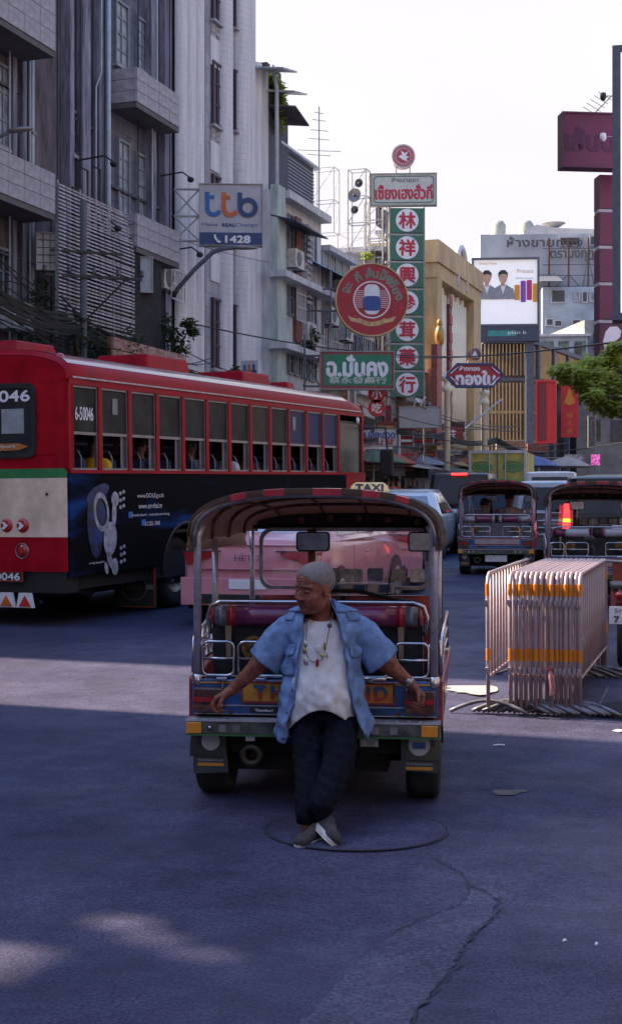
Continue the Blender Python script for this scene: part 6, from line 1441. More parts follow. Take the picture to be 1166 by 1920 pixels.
# ================================================================ stacked crowd barriers
M_bar = mat('barrier_paint', (.44,.41,.47), .45, .2, var=.22, scale=6, col2=(.34,.22,.23), lo=.4, hi=.7, stretch=(4,4,1)); M_bnd = mat('reflective_amber', (.62,.20,.012), .35, var=.1)
BL_, BH, BB = 2.25, 1.09, .29
def barrier(x, y, rz, label, tilt=0):
    r = empty('crowd_barrier', (x, y, G(y)), rz, label, 'barrier', 'crowd barriers stacked side by side'); r.rotation_euler = (math.atan(.02), tilt, rz)
    if barrier.me is None:
        mb = MB(); q = [(0,.0,.06),(0,.0,BH-.09),(0,.03,BH-.03),(0,.09,BH),(0,BL_-.09,BH),(0,BL_-.03,BH-.03),(0,BL_,BH-.09),(0,BL_,.06)]
        mb.tube(q, .0155, 8); mb.tube([(0,.0,BB),(0,BL_,BB)], .013, 8); me = {'frame': mb.mesh('frame', M_bar, True)}
        mb = MB(); mb.tube([(0,0,BB),(0,0,BH)], .0095, 6); me['bar'] = mb.mesh('bar', M_bar, True)
        mb = MB(); mb.tube([(-.30+.60*k/12, .04*math.sin(pi*k/12), .022+.085*math.sin(pi*k/12)) for k in range(13)], .016, 8); me['foot'] = mb.mesh('foot', mat('barrier_foot', (.20,.19,.21), .45, .5, var=.3, scale=9), True)
        mb = MB(); mb.lathe([(.0158,0),(.0172,.002),(.0172,.09),(.0158,.092)], n=12); me['band'] = mb.mesh('band', M_bnd)
        mb = MB(); mb.box(-.019,-.035,-.018,.006,-.0,.02); mb.box(-.012,-.028,-.032,.014,.0,-.018); me['clamp'] = mb.mesh('clamp', M_bar)
        barrier.me = me
    me = barrier.me; link('frame', me['frame'], r); link('foot', me['foot'], r, (0,0,0)); link('foot', me['foot'], r, (0,BL_,0), (0,0,pi))
    for k in range(1, 15): link('bar', me['bar'], r, (0,BL_*k/15,0))
    for z in (.92, .42): link('band', me['band'], r, (0,0,z)); link('band', me['band'], r, (0,BL_,z))
    for z in (.87, .35): link('clamp', me['clamp'], r, (0,-.005,z))
    return r
barrier.me = None
words_ = ['leftmost barrier, standing apart from the tight stack','first barrier of the tight stack, beside the gap','second','third','fourth','fifth','sixth','seventh, just left of the darker gap','eighth, just right of the darker gap','ninth','tenth, bearing the faded pink ribbon','eleventh','twelfth','thirteenth','outermost barrier on the right, its bars in full view']
pxs = [915]+[957,967,976.5,985.5,995,1004,1012.5,1025,1034,1043,1051.5,1060,1069,1078,1087]
lab = []
for k in range(len(pxs)):
    if k == 0: l_ = words_[0]
    elif k == 1: l_ = words_[1]
    elif k == len(pxs)-1: l_ = words_[-1]
    else: l_ = 'steel crowd barrier, %s in from the gap side of the stack' % ['second','third','fourth','fifth','sixth','seventh','eighth','ninth','tenth','eleventh','twelfth','thirteenth','fourteenth'][k-2]
    y = 10.95+.012*((k*7) % 3)-k*.006
    barrier(X(pxs[k], y), y, -R(16.5+rnd.uniform(-.25,.25)), l_, R(rnd.uniform(-.25,.25)))
rb = empty('ribbon_strip', P(1030,1262,10.84), 0, 'faded pink and white ribbon tied to a barrier post', 'ribbon')
mb = MB(); mb.tube([(0,0,.02),(.01,-.01,-.03),(.02,-.01,-.10),(.015,-.012,-.17)], [.012,.022,.026,.018], 6); mb.v = [(a,b*.5,c) for a,b,c in mb.v]; mb.build('strip', mat('ribbon_pink', (.50,.22,.25), .7, var=.3, scale=20), rb); 
mb = MB(); mb.tube([(-.02,0,.03),(0,0,.045),(.02,0,.03),(0,.0,.015)], .008, 5, closed=True); mb.build('knot', mat('ribbon_red', (.5,.05,.06), .7), rb)
# ================================================================ cars
def car(label, x, y, rz, spec, cat='car', group=None):
    """spec: L length, W width, body stations [(y, halfwidth, zbottom, zshoulder, ztop)], cabin base/roof"""
    g = G(y); r = empty(spec.get('name','parked_car'), (x, y, g), rz, label, cat, group); r.rotation_euler = (math.atan(.024), 0, rz)
    mb = MB(); rings = []
    for (yy, hw, zb, zs, ztp) in spec['body']:
        rings.append([(-hw*.90,yy,zb),(-hw*.98,yy,zb+.10),(-hw,yy,zb+.28),(-hw,yy,zs-.10),(-hw*.965,yy,zs),(-hw*.85,yy,zs+(ztp-zs)*.75),(-hw*.5,yy,ztp),(0,yy,ztp+.01),(hw*.5,yy,ztp),(hw*.85,yy,zs+(ztp-zs)*.75),(hw*.965,yy,zs),(hw,yy,zs-.10),(hw,yy,zb+.28),(hw*.98,yy,zb+.10),(hw*.90,yy,zb)])
    mb.loft(rings); b_ = mb.build('body', spec['paint'], r); smooth_by_angle(b_, 32)
    # cabin: base outline and roof outline, four lofted levels
    (y0, y1, wb), (ry0, ry1, wr), zb, zr = spec['base'], spec['roof'], spec['zb'], spec['zr']
    def ring(t, dz=0, k=1):
        a, b2, hw, z = y0+(ry0-y0)*t, y1+(ry1-y1)*t, (wb+(wr-wb)*t)*k, zb+(zr-zb)*t+dz
        c = .10*hw+.03
        return [(-hw+c,a,z),(hw-c,a,z),(hw-.02,a+c*.5,z),(hw,a+c,z),(hw,b2-c,z),(hw-.02,b2-c*.5,z),(hw-c,b2,z),(-hw+c,b2,z),(-hw+.02,b2-c*.5,z),(-hw,b2-c,z),(-hw,a+c,z),(-hw+.02,a+c*.5,z)]
    mb = MB(); top = ring(1.0, 0); ins = [(p[0]*.93, (p[1]-(ry0+ry1)/2)*.95+(ry0+ry1)/2, zr+.035) for p in top]; ins2 = [(p[0]*.6, (p[1]-(ry0+ry1)/2)*.7+(ry0+ry1)/2, zr+.055) for p in top]
    mb.loft([ring(-.05), ring(.5), ring(.96), top, ins, ins2]); c_ = mb.build('cabin', spec['paint'], r); smooth_by_angle(c_, 30)
    def pane(name, P4, off, m=M_glass):
        a, b2, c2, d = [Vector(p) for p in P4]; n_ = (b2-a).cross(d-a).normalized()*off
        MB().hexa([a-n_*.5,b2-n_*.5,c2-n_*.5,d-n_*.5,a+n_,b2+n_,c2+n_,d+n_]).build(name, m, r)
    def pt(side, u, t):     # point on the cabin wall: side 'r','l' (u along length), 'b' (rear), 'f'
        a, b2, hw = y0+(ry0-y0)*t, y1+(ry1-y1)*t, wb+(wr-wb)*t; z = zb+(zr-zb)*t
        if side == 'b': return (-hw+2*hw*u, a, z)
        if side == 'f': return (hw-2*hw*u, b2, z)
        if side == 'r': return (hw, a+(b2-a)*u, z)
        return (-hw, b2-(b2-a)*u, z)
    t0, t1 = spec.get('gt', (.10,.90))
    gm = spec.get('rearglass', M_glass)
    pane('rear_window', [pt('b',.11,t0),pt('b',.89,t0),pt('b',.86,t1),pt('b',.14,t1)], .012, gm); pane('windscreen', [pt('f',.1,t0),pt('f',.9,t0),pt('f',.86,t1),pt('f',.14,t1)], .012)
    for s_ in ('r','l'):
        cuts = spec.get('cuts', [(.16,.46),(.50,.84)])
        for (a, b2) in cuts:
            if s_ == 'l': a, b2 = 1-b2, 1-a
            pane('side_window', [pt(s_,a,t0),pt(s_,b2,t0),pt(s_,min(max(b2,.1),.86),t1),pt(s_,max(min(a,.9),.12),t1)], .010)
    for yy, zz in spec['wheels']:
        for sx in (-1,1):
            wheel(r, sx*(spec['W']/2-.11), yy, zz, zz, .2, side=sx, rimr=.66)
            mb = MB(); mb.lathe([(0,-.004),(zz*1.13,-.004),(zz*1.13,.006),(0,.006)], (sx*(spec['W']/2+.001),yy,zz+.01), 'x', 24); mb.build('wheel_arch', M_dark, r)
            mb = MB(); mb.lathe([(zz*.66,-.01),(zz*.98,-.012),(zz,0.0),(zz*.98,.012),(zz*.66,.012)], (sx*(spec['W']/2+.01),yy,zz), 'x', 24); mb.build('tyre_wall', M_tyre, r)
            mb = MB(); mb.lathe([(0,.0),(zz*.2,.014),(zz*.55,.006),(zz*.66,.014),(zz*.66,0)] if sx > 0 else [(0,.0),(zz*.2,-.014),(zz*.55,-.006),(zz*.66,-.014),(zz*.66,0)], (sx*(spec['W']/2+.012),yy,zz), 'x', 20); mb.build('hub_cap', M_rim, r, smooth=True)
    mb = MB(); mb.box(-spec['W']/2+.06,.05,.2,spec['W']/2-.06,spec['L']-.1,.5); mb.build('chassis', M_dark, r)
    for nm, bx, m in spec.get('extra', []): MB().box(*bx).build(nm, m, r, bevel=.008)
    for sx in (-1,1):
        mb = MB(); mb.ell((sx*(spec['W']/2+.09), y1-.25 if spec.get('mir') is None else spec['mir'], zb+.06), (.10,.05,.07)); mb.build('wing_mirror', spec['paint'] if spec.get('mp') else M_black, r, smooth=True)
    return r
def sedan(paint, rg=M_glass, extra=(), taillamp=None):
    L_, W_ = 4.5, 1.76; h = W_/2
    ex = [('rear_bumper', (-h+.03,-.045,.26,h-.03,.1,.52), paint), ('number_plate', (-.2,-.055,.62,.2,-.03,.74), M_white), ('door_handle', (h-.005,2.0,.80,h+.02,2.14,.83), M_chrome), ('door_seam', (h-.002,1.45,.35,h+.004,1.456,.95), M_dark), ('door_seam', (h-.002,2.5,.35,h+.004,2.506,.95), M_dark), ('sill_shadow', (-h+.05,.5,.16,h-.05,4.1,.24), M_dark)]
    return dict(name='parked_car', L=L_, W=W_, paint=paint, rearglass=rg, mp=1,
        body=[(-.02,h*.88,.34,.80,.92),(.06,h*.95,.28,.90,1.02),(.35,h*.99,.24,.94,1.04),(1.2,h,.22,.95,1.02),(2.8,h,.22,.93,1.0),(3.6,h*.99,.23,.85,.92),(4.25,h*.93,.26,.72,.78),(4.48,h*.80,.34,.60,.66)],
        base=(.55,3.35,h*.95), roof=(1.25,2.55,h*.70), zb=.93, zr=1.43, wheels=[(.85,.32),(3.55,.32)], cuts=[(.15,.46),(.49,.80)], gt=(.12,.90), extra=ex+list(extra))
# white sedan
ws_ = sedan(M_whitep, mat('sky_glass', (.12,.16,.22), .08, spec=.8, coat=.5))
car('white sedan with pale blue rear window, right beyond the nearest tuk-tuk', X(748,31), 31.2, -R(13), ws_, group='cars queuing in the traffic')
# pink taxi: bulkier crossover-like saloon
M_pink = mat('taxi_pink', (.66,.26,.31), .28, var=.06, scale=2, coat=.8); M_pinkd = mat('taxi_pink_deep', (.50,.16,.20), .3, coat=.6)
W_ = 1.80; h = W_/2
pk = dict(name='parked_taxi', L=4.5, W=W_, paint=M_pink, rearglass=mat('taxi_rear_glass', (.16,.20,.28), .07, spec=.8, coat=.6), mp=1,
    body=[(-.04,h*.90,.40,.86,.93),(.02,h*.96,.30,.98,1.06),(.18,h*.985,.24,1.02,1.13),(.55,h*.99,.22,1.02,1.13),(1.3,h,.22,.99,1.06),(2.8,h,.22,.95,1.0),(3.7,h*.98,.23,.88,.95),(4.3,h*.92,.26,.74,.80),(4.5,h*.80,.34,.62,.68)],
    base=(.38,3.35,h*.95), roof=(1.25,2.6,h*.74), zb=1.04, zr=1.47, wheels=[(.85,.33),(3.6,.33)], cuts=[(.15,.46),(.49,.80)], gt=(.10,.90),
    extra=[('rear_bumper',(-h+.02,-.10,.26,h-.02,.08,.60),M_pink),('bumper_insert',(-h+.25,-.115,.28,h-.25,-.09,.40),M_black),('number_plate',(-.24,-.115,.46,.24,-.10,.58),M_white),('boot_crease',(-h+.2,-.085,.70,h-.2,-.03,.712),M_pinkd),('boot_lip',(-h+.1,-.05,.99,h-.1,.06,1.01),M_pink),('door_seam',(h-.002,1.45,.35,h+.004,1.456,.95),M_dark),('door_handle',(h-.005,2.0,.82,h+.02,2.14,.85),M_pinkd)])
def taxi(label, px, TY, rz, word):
    tx = car(label, X(px,TY), TY, rz, pk, 'taxi', 'pink taxis in the traffic')
    for sx in (-1,1):
        mb = MB(); mb.hexa([(sx*.42,-.075,.875),(sx*.80,-.075,.755),(sx*.84,.06,.755),(sx*.42,.05,.875),(sx*.42,-.075,.915),(sx*.86,-.075,.915),(sx*.895,.12,.915),(sx*.42,.05,.915)]); tl = mb.build('tail_lamp', M_redl, tx)
        MB().box(min(sx*.36,sx*.86),-.085,.917,max(sx*.36,sx*.86),-.06,.932).build('lamp_trim', M_black, tl)
    text('HET-7', mat('plate_pink_letter', (.20,.07,.09), .6), tx, -.0, .84, .34, .07, y=-.085)
    if not word: return
    mb = MB(); mb.prism([(-.34,0),(.34,0),(.31,.10),(.24,.165),(-.24,.165),(-.31,.10)], -.08, .08); mb.build('roof_sign', mat('taxi_sign', (.62,.50,.26), .5, emit=.12), tx, (0,1.9,1.575), bevel=.03); MB().box(-.2,1.86,1.50,.2,1.94,1.59).build('sign_foot', M_black, tx)
    if word: text('TAXI', mat('taxi_letter', (.06,.09,.17), .5), tx, 0, 1.65, .46, .115, y=1.815, bold=.010)
taxi('pink taxi at the bus flank, its left tail lamp beside the tuk-tuk post', 470, 17.4, -R(18), False)
taxi('second pink taxi further right, lit cream TAXI sign above the tuk-tuk canopy', 686, 22.3, -R(4), True)
# black van, dark suv, grey suv, delivery truck, further cars
M_blackp = mat('black_paint', (.008,.009,.014), .3, var=.1, coat=.15, spec=.3); M_vglass = mat('van_glass', (.014,.024,.05), .25, spec=.35, var=.3, scale=1.2)
def van(paint, W_, H_, L_=4.9, name='parked_van', ex=()):
    h = W_/2
    return dict(name=name, L=L_, W=W_, paint=paint, rearglass=M_vglass, body=[(0,h*.93,.30,1.0,1.06),(.08,h*.98,.25,1.05,1.08),(.5,h,.22,1.06,1.08),(L_-1.2,h,.22,1.0,1.05),(L_-.4,h*.96,.25,.86,.95),(L_,h*.85,.35,.7,.78)],
        base=(.03,L_-1.1,h*.97), roof=(.22,L_-1.9,h*.84), zb=1.05, zr=H_-.06, wheels=[(.9,.34),(L_-.95,.34)], cuts=[(.05,.32),(.36,.64),(.67,.92)], gt=(.10,.86), extra=[('rear_bumper',(-h+.03,-.05,.26,h-.03,.1,.55),paint),('number_plate',(-.2,-.06,.8,.2,-.03,.92),M_white)]+list(ex))
v_ = van(M_blackp, 1.9, 1.95, ex=[('brake_lamp',(-.22,.10,1.87,.22,.20,1.93),M_redlit)])
car('black van with lit red brake lamp, ahead of the white sedan', X(860,40), 40, -R(12), v_, 'van', 'cars queuing in the traffic')
v_ = van(M_blackp, 1.95, 1.86, name='parked_suv')
sv = car('black sport utility behind the tuk-tuk at right edge, tail lamp glowing', X(1152,26.8), 26.8, -R(9), v_, 'car', 'cars queuing in the traffic')
for sx in (-1,1):
    tl = MB().hexa([(sx*.82,-.03,.72),(sx*.97,-.03,.72),(sx*.98,.12,.72),(sx*.82,.10,.72),(sx*.84,-.0,1.32),(sx*.93,.0,1.32),(sx*.94,.14,1.32),(sx*.84,.10,1.32)]).build('tail_lamp', M_redlit if sx < 0 else M_redl, sv)
    MB().box(min(sx*.83,sx*.96),-.04,.98,max(sx*.83,sx*.96),-.032,1.04).build('indicator', M_amblit if sx < 0 else M_amb, tl)
v_ = van(mat('silver_paint', (.30,.31,.36), .25, .3, coat=.6), 1.8, 1.75, 4.5, 'parked_suv', ex=[('grille_bar',(-.75,-.07,z,.75,-.03,z+.05),M_chrome) for z in (.55,.70,.85,1.02)])
car('silver hatchback with chrome bars between the two far tuk-tuks', X(1035,30.5), 30.5, -R(10), v_, 'car', 'cars queuing in the traffic')
v_ = van(mat('beige_paint', (.55,.52,.42), .3, coat=.6), 1.7, 1.5, 4.3, 'parked_car'); car('pale yellow car roof showing behind the white sedan', X(752,37.5), 37.5, -R(13), v_, 'car', 'cars queuing in the traffic')
v_ = van(M_blackp, 1.8, 1.9, 4.6, 'parked_van'); car('dark van roof far behind the black sport utility', X(1142,44), 44, -R(10), v_, 'van', 'cars queuing in the traffic')
def truck(label, x, y, rz, w_, h_, m, doors):
    r = empty('delivery_truck', (x, y, G(y)), rz, label, 'truck'); MB().box(-w_/2,0,.85,w_/2,3.4,h_).build('cargo_box', m, r)
    ringpoly(mb := MB(), rect(-w_/2-.03,.82,w_/2+.03,h_+.03), rect(-w_/2+.05,.90,w_/2-.05,h_-.07), -.04, .05); mb.build('door_frame', M_sgrey, r)
    MB().box(-.02,-.03,.9,.02,-.005,h_-.07).build('door_gap', M_stl, r)
    for x_ in (-.28,.28): mb = MB(); mb.tube([(x_,-.05,.9),(x_,-.05,h_-.05)], .022, 6); mb.build('lock_rod', M_sgrey, r)
    if doors:
        for sx in (-1,1):
            ringpoly(mb := MB(), disc(sx*.55,h_-.55,.36,.2), disc(sx*.55,h_-.55,.31,.16), -.02, -.005); o = mb.build('oval_mark', M_sgreen2, r); MB().prism(disc(sx*.55,h_-.55,.27,.12), -.016, -.004).build('oval_fill', mat('oval_green', (.08,.22,.06), .5), o)
            MB().prism(rect(sx*.55-.26,1.25,sx*.55+.26,1.65,.05), -.02, -.004).build('square_mark', (M_sgreen2, mat('mark_blue', (.03,.12,.3), .5))[sx > 0], r)
        for zz in (h_-.9,): MB().box(-w_/2+.06,-.008,.9,w_/2-.06,-.003,h_-.98).build('green_field', mat('field_green', (.14,.26,.07), .6, var=.5, scale=1.5), r)
    MB().box(-.85,3.5,.55,.85,5.1,2.2).build('cab', M_whitep, r, bevel=.1); MB().box(-.85,.1,.5,.85,5,.84).build('chassis', M_dark, r)
    for sx in (-1,1):
        wheel(r, sx*(w_/2-.2), .8, .38, .38, .25, side=sx); wheel(r, sx*.75, 4.3, .38, .38, .22, side=sx)
    return r
truck('box truck with yellow and green doors and two oval marks', X(932,50), 50, -R(14), 1.95, 2.72, mat('truck_yellow', (.44,.36,.08), .6, var=.2, scale=2), True)
truck('plain white box van parked far off beside the shopfronts', X(782,52), 52, -R(14), 1.55, 1.75, mat('truck_white', (.50,.50,.54), .6, var=.1), False)
v_ = van(mat('graphite_paint', (.05,.055,.07), .3, coat=.3), 1.8, 1.55, 4.3, 'parked_car'); car('dark grey hatchback ahead of the silver and blue tuk-tuk', X(925,33.5), 33.5, -R(12), v_, 'car', 'cars queuing in the traffic')
v_ = van(mat('white_van_paint', (.5,.5,.53), .35, coat=.3), 1.8, 2.0, 4.8); car('white van roof between the truck and the dark van', X(1030,45), 45, -R(12), v_, 'van', 'cars queuing in the traffic')
v_ = van(M_blackp, 1.8, 1.6, 4.4, 'parked_car'); car('black car ahead of the glowing tail lamp, beyond the sport utility', X(1085,34), 34, -R(12), v_, 'car', 'cars queuing in the traffic')
# motorcycle at the right edge with its number plate, and a row of parked scooters far off
def scooter(label, x, y, rz, m, group=None, plate=False):
    r = empty('motorcycle', (x, y, G(y)), rz, label, 'motorcycle', group)
    wheel(r, 0, .28, .27, .27, .09, 'wheel'); wheel(r, 0, 1.5, .27, .27, .08, 'wheel')
    mb = MB(); mb.loft([[(sx*w_,yy,z) for sx, z in ((-1,z0),(1,z0),(1,z1),(.6,z1+.04),(-.6,z1+.04),(-1,z1))] for yy, w_, z0, z1 in ((.0,.05,.62,.72),(.25,.11,.48,.74),(.7,.12,.40,.70),(1.0,.08,.35,.5))]); mb.build('body', m, r, bevel=.01)
    mb = MB(); mb.loft([[(sx*w_,yy,z) for sx, z in ((-1,z0),(1,z0),(1,z1),(-1,z1))] for yy, w_, z0, z1 in ((.0,.09,.74,.80),(.4,.13,.76,.82),(.85,.10,.72,.78))]); mb.build('saddle', M_black, r, bevel=.02)
    mb = MB(); mb.tube([(0,1.5,.27),(0,1.3,.8),(0,1.22,.98)], .03); mb.tube([(-.32,1.1,1.0),(0,1.22,.98),(.32,1.1,1.0)], .015); mb.build('fork', M_steel, r)
    mb = MB(); mb.hexa([(-.12,1.22,.5),(.12,1.22,.5),(.08,1.3,.5),(-.08,1.3,.5),(-.14,1.2,.98),(.14,1.2,.98),(.1,1.32,.92),(-.1,1.32,.92)]); mb.build('leg_shield', m, r, bevel=.02)
    for sx in (-1,1): mb = MB(); mb.tube([(sx*.28,1.14,1.0),(sx*.34,1.18,1.18)], .006, 5); mb.ell((sx*.36,1.17,1.22),(.06,.02,.04)); mb.build('mirror', M_black, r)
    mb = MB(); mb.ell((0,-.03,.70),(.07,.04,.04)); mb.build('tail_lamp', M_redl, r, smooth=True)
    mb = MB(); mb.tube([(.12,.1,.28),(.13,.9,.3)], .035); mb.build('exhaust', M_steel, r)
    if plate:
        MB().box(-.11,-.09,.43,.11,-.08,.60).build('number_plate', M_white, r, bevel=.004); text('5กข', M_black, r, 0, .56, .12, .04, y=-.092); text('7 2', M_black, r, 0, .475, .13, .06, y=-.092, bold=.003)
    return r
y = 13.6; scooter('motorcycle with white number plate standing at the right edge', X(1164,y), y, -R(14), mat('bike_red', (.25,.05,.04), .4, coat=.4), plate=True)
for k in range(4):
    y = 33+k*.7; scooter(['grey scooter nearest in the row parked beyond the silver hatchback','red scooter second in the far parked row','black scooter third in the far parked row','blue scooter last in the far parked row'][k], X(1012+k*9,y), y, -R(30), mat('bike_%s' % 'abcd'[k], ((.2,.2,.22),(.3,.04,.04),(.03,.03,.03),(.05,.08,.2))[k], .4), 'scooters parked far off')
# ================================================================ clutter on the facades
ac = MB(); ac.box(-.38,-.30,0,.38,0,.56); ACb = ac.mesh('body', mat('ac_casing', (.50,.50,.50), .6, var=.25, scale=5))
ac = MB(); ac.lathe([(0,-.31),(.05,-.32),(.20,-.315),(.22,-.302)], (-.08,0,.28), 'y', 16); ACf = ac.mesh('fan_grille', M_stl); ac = MB(); ac.box(-.03,-.34,-.05,.03,0,0); ACk = ac.mesh('bracket', M_stl)
def at_facade(name, px, py, out, label, cat, group=None):
    t = tt(px,out); p = F0+FD*t+FN*out; return empty(name, (p.x,p.y,EYE-(py-965)/F*p.y), FROT, label, cat, group)
for px, py, out, lb in ((545,505,.6,'just under the first ledge of the pale green shophouse'),(568,640,.6,'low on the brick pier of the pale green shophouse'),(612,610,.5,'lowest left on the greenish shophouse'),(628,560,.5,'left of the round red sign, mid height'),(640,640,.5,'beside the green Thai sign'),(672,690,.3,'on the white shophouse under the green sign'),(690,720,.3,'above the small round red signs'),(300,545,.1,'beside the pale cabinet under the lower balcony'),(226,500,.1,'behind the top of the slat screen'),(20,620,.1,'low at the left edge above the cables'),(756,735,.2,'by the foot of the green tower sign'),(775,720,.6,'on the brown shophouse beside the gold building')):
    r = at_facade('air_conditioner', px, py, out, 'air conditioner box '+lb, 'air conditioner', 'air conditioners on the facades'); link('body', ACb, r); link('fan_grille', ACf, r); link('bracket', ACk, r, (-.3,0,0)); link('bracket', ACk, r, (.3,0,0))
def grille(px0, px1, py0, py1, out, label, n=7, m=3):
    r = at_facade('window_grille', px0, py1, out, label, 'grille', 'window grilles on the shophouses'); t0 = tt(px0,out); w_ = tt(px1,out)-t0; h = (py1-py0)/F*(F0+FD*t0).y
    for i in range(n+1): MB().box(w_*i/n-.012,-.32,0,w_*i/n+.012,-.30,h).build('bar', M_white_w, r)
    for j in range(m+1): MB().box(0,-.34,h*j/m-.015,w_,-.322,h*j/m+.015).build('rail', M_white_w, r)
grille(538,556,525,600,.6,'white cage grille over the second-floor windows of the pale green shophouse'); grille(570,592,625,680,.6,'white cage grille at the low right of the pale green shophouse')
grille(606,626,640,700,.5,'cage grille left of the green Thai sign'); grille(300,326,505,560,.15,'thin cage grille under the lower office balcony', 5, 2)
for px0, px1, py0, py1, Y, lb, c in ((640,652,705,760,46,'small tall orange board right of the bus roof','poster_red'),(654,664,730,790,46.5,'narrow white board beside the orange one',None),(722,734,760,800,47,'narrow dark red board under the green tower',None)):
    r_, w_, h = sign(lb, px0, px1, py0, py1, Y, R(-25), M_white_w if 'white' in lb else (MATS['old_red'] if 'dark' in lb else mat('board_orange', (.50,.22,.12), .7, var=.3)), 'hanging_sign', .12, M_edge, .02)
um = [(700,885,44,(.10,.14,.08),'green'),(722,878,47,(.45,.10,.06),'rust red'),(790,880,54,(.30,.30,.34),'grey'),(836,878,60,(.40,.28,.12),'tan'),(1000,878,58,(.10,.14,.28),'navy'),(1062,872,60,(.36,.30,.26),'cream')]
for k, (px, py, Y, c, nm) in enumerate(um):
    r = empty('market_umbrella', (X(px,Y), Y, G(Y)+.1), R(20*k), nm+' market umbrella on the crowded pavement '+('near the bus front','left of the grey post','before the white box van','by the far gold building','right of the delivery truck','under the red banners')[k], 'umbrella', 'umbrellas along the street')
    mb = MB(); mb.lathe([(1.1,2.15),(.6,2.42),(0,2.6),(0,2.57),(.6,2.39),(1.1,2.12)], n=8); mb.build('canopy', mat('umb_%d' % k, c, .8), r); mb = MB(); mb.tube([(0,0,0),(0,0,2.6)], .025, 6); mb.build('pole', M_edge, r)
rw_ = random.Random(21)
for k in range(14):
    x0 = rw_.uniform(560,760); Y0 = 40+k*.8
    a = P(x0, rw_.uniform(690,850), Y0); b_ = P(x0+rw_.uniform(160,330), rw_.uniform(780,860), Y0+16)
    cable(a, b_, rw_.uniform(.3,1.2), rw_.uniform(.012,.022), 'sagging black cable over the crowded far shopfronts', 'sagging cables over the far shopfronts')
for k in range(8):
    a = P(-40, rw_.uniform(430,600), 25.5+k*.2); b_ = P(rw_.uniform(330,470), rw_.uniform(650,735), 35+k*.2)
    cable(a, b_, rw_.uniform(.2,.7), .012, 'loose black cable sagging across the left facades', 'loose cables across the left facades')
# ================================================================ buildings outside the frame that shade the street
M_plain = blockmat('off_wall', (.24,.22,.22), (.20,.19,.19), .6, .3)
def offb(name, label, t0, t1, out, deep, h_):
    f_ = facade(name, label, t0, out); w_ = t1-t0
    MB().box(0,0,-1,w_,deep,h_).build('wall', M_plain, f_)
    for i in range(int(w_/3)):
        for z in (4.5,8,11.5):
            if z+2 < h_:
                wf = MB(); ringpoly(wf, rect(.8+i*3,z,2.4+i*3,z+1.8), rect(.88+i*3,z+.08,2.32+i*3,z+1.72), -.06, -.002); o = wf.build('window', M_wfr, f_); MB().box(.88+i*3,-.03,z+.08,2.32+i*3,-.004,z+1.72).build('pane', M_wgl, o)
    return f_
offb('corner_building', 'grey block-faced corner building across the side alley', -70, -20.9, 0, 14, 9.2)
# unseen blocker added on its roof; openings shape sun dapples on the road
rw = facade('dapple_blocker', 'tall unseen rooftop hoarding with small openings, outside the picture', -60, -.6, 'blocker')
hz_ = []
for px, py, ww, hh in ((15,1800,.50,.34),(225,1752,.46,.26),(300,1770,.26,.20),(385,1812,.36,.22),(470,1842,.20,.30)):
    gx, gy = gp(px, py); o_ = F0-FN*.6; d_ = Vector((-.95,.33)).normalized(); s_ = ((o_.x-gx)*FN.x+(o_.y-gy)*FN.y)/(d_.x*FN.x+d_.y*FN.y)
    p_ = Vector((gx+d_.x*s_, gy+d_.y*s_, 0)); hz_.append(((p_-o_).dot(FD)+60, s_*math.tan(SUN_EL), ww, hh))
hz_.sort(); x_p = 0
for tx_, zz, ww, hh in hz_:
    a_ = max(x_p, tx_-ww/2); b2 = tx_+ww/2
    if a_ > x_p: MB().box(x_p,0,9.0,a_,.12,16).build('panel', M_plain, rw)
    MB().box(a_,0,9.0,b2,.12,zz-hh/2).build('panel', M_plain, rw); MB().box(a_,0,zz+hh/2,b2,.12,16).build('panel', M_plain, rw); x_p = b2
MB().box(x_p,0,9.0,39.1,.12,16).build('panel', M_plain, rw)
# the opposite side of the street and the square behind the camera
def rowb(label, x, y, rz, w_, d_, h_, c, k):
    r = empty('street_building', (x, y, 0), rz, label, 'building', 'buildings across the street'); MB().box(0,0,-1,w_,d_,h_).build('wall', mat('row_%d' % k, c, .85, var=.2, scale=.8), r)
    for i in range(int(w_/3.2)):
        for z in range(int((h_-4)/3.4)):
            mb = MB(); ringpoly(mb, rect(.8+i*3.2,4+z*3.4,2.6+i*3.2,5.9+z*3.4), rect(.9+i*3.2,4.1+z*3.4,2.5+i*3.2,5.8+z*3.4), -.08, -.002); o = mb.build('window', M_wfr, r); MB().box(.9+i*3.2,-.03,4.1+z*3.4,2.5+i*3.2,-.003,5.8+z*3.4).build('pane', M_wgl, o)
rz_ = -R(90)-R(19)
for k, (y0, h_, c) in enumerate(((62,15,(.20,.17,.16)),(50,18,(.18,.18,.21)),(38,14,(.20,.18,.18)),(26,17,(.17,.17,.19)),(14,15,(.19,.17,.18)),(2,18,(.17,.17,.19)),(-10,14,(.18,.17,.18)))):
    rowb(['ochre','grey','buff','dull grey','tan','plain grey','sandy'][k]+' building on the opposite side of the street, outside the picture', 14.2+(y0-14)*.34+.6, y0, rz_, 11.8, 9, h_, c, k)
rowb('long building closing the square behind the camera', -16, -17, R(180), -1, 1, 1, (.3,.28,.28), 9) if 0 else rowb('long grey building closing the square behind the camera', 18, -22, R(176), 34, 8, 15, (.17,.17,.20), 9)
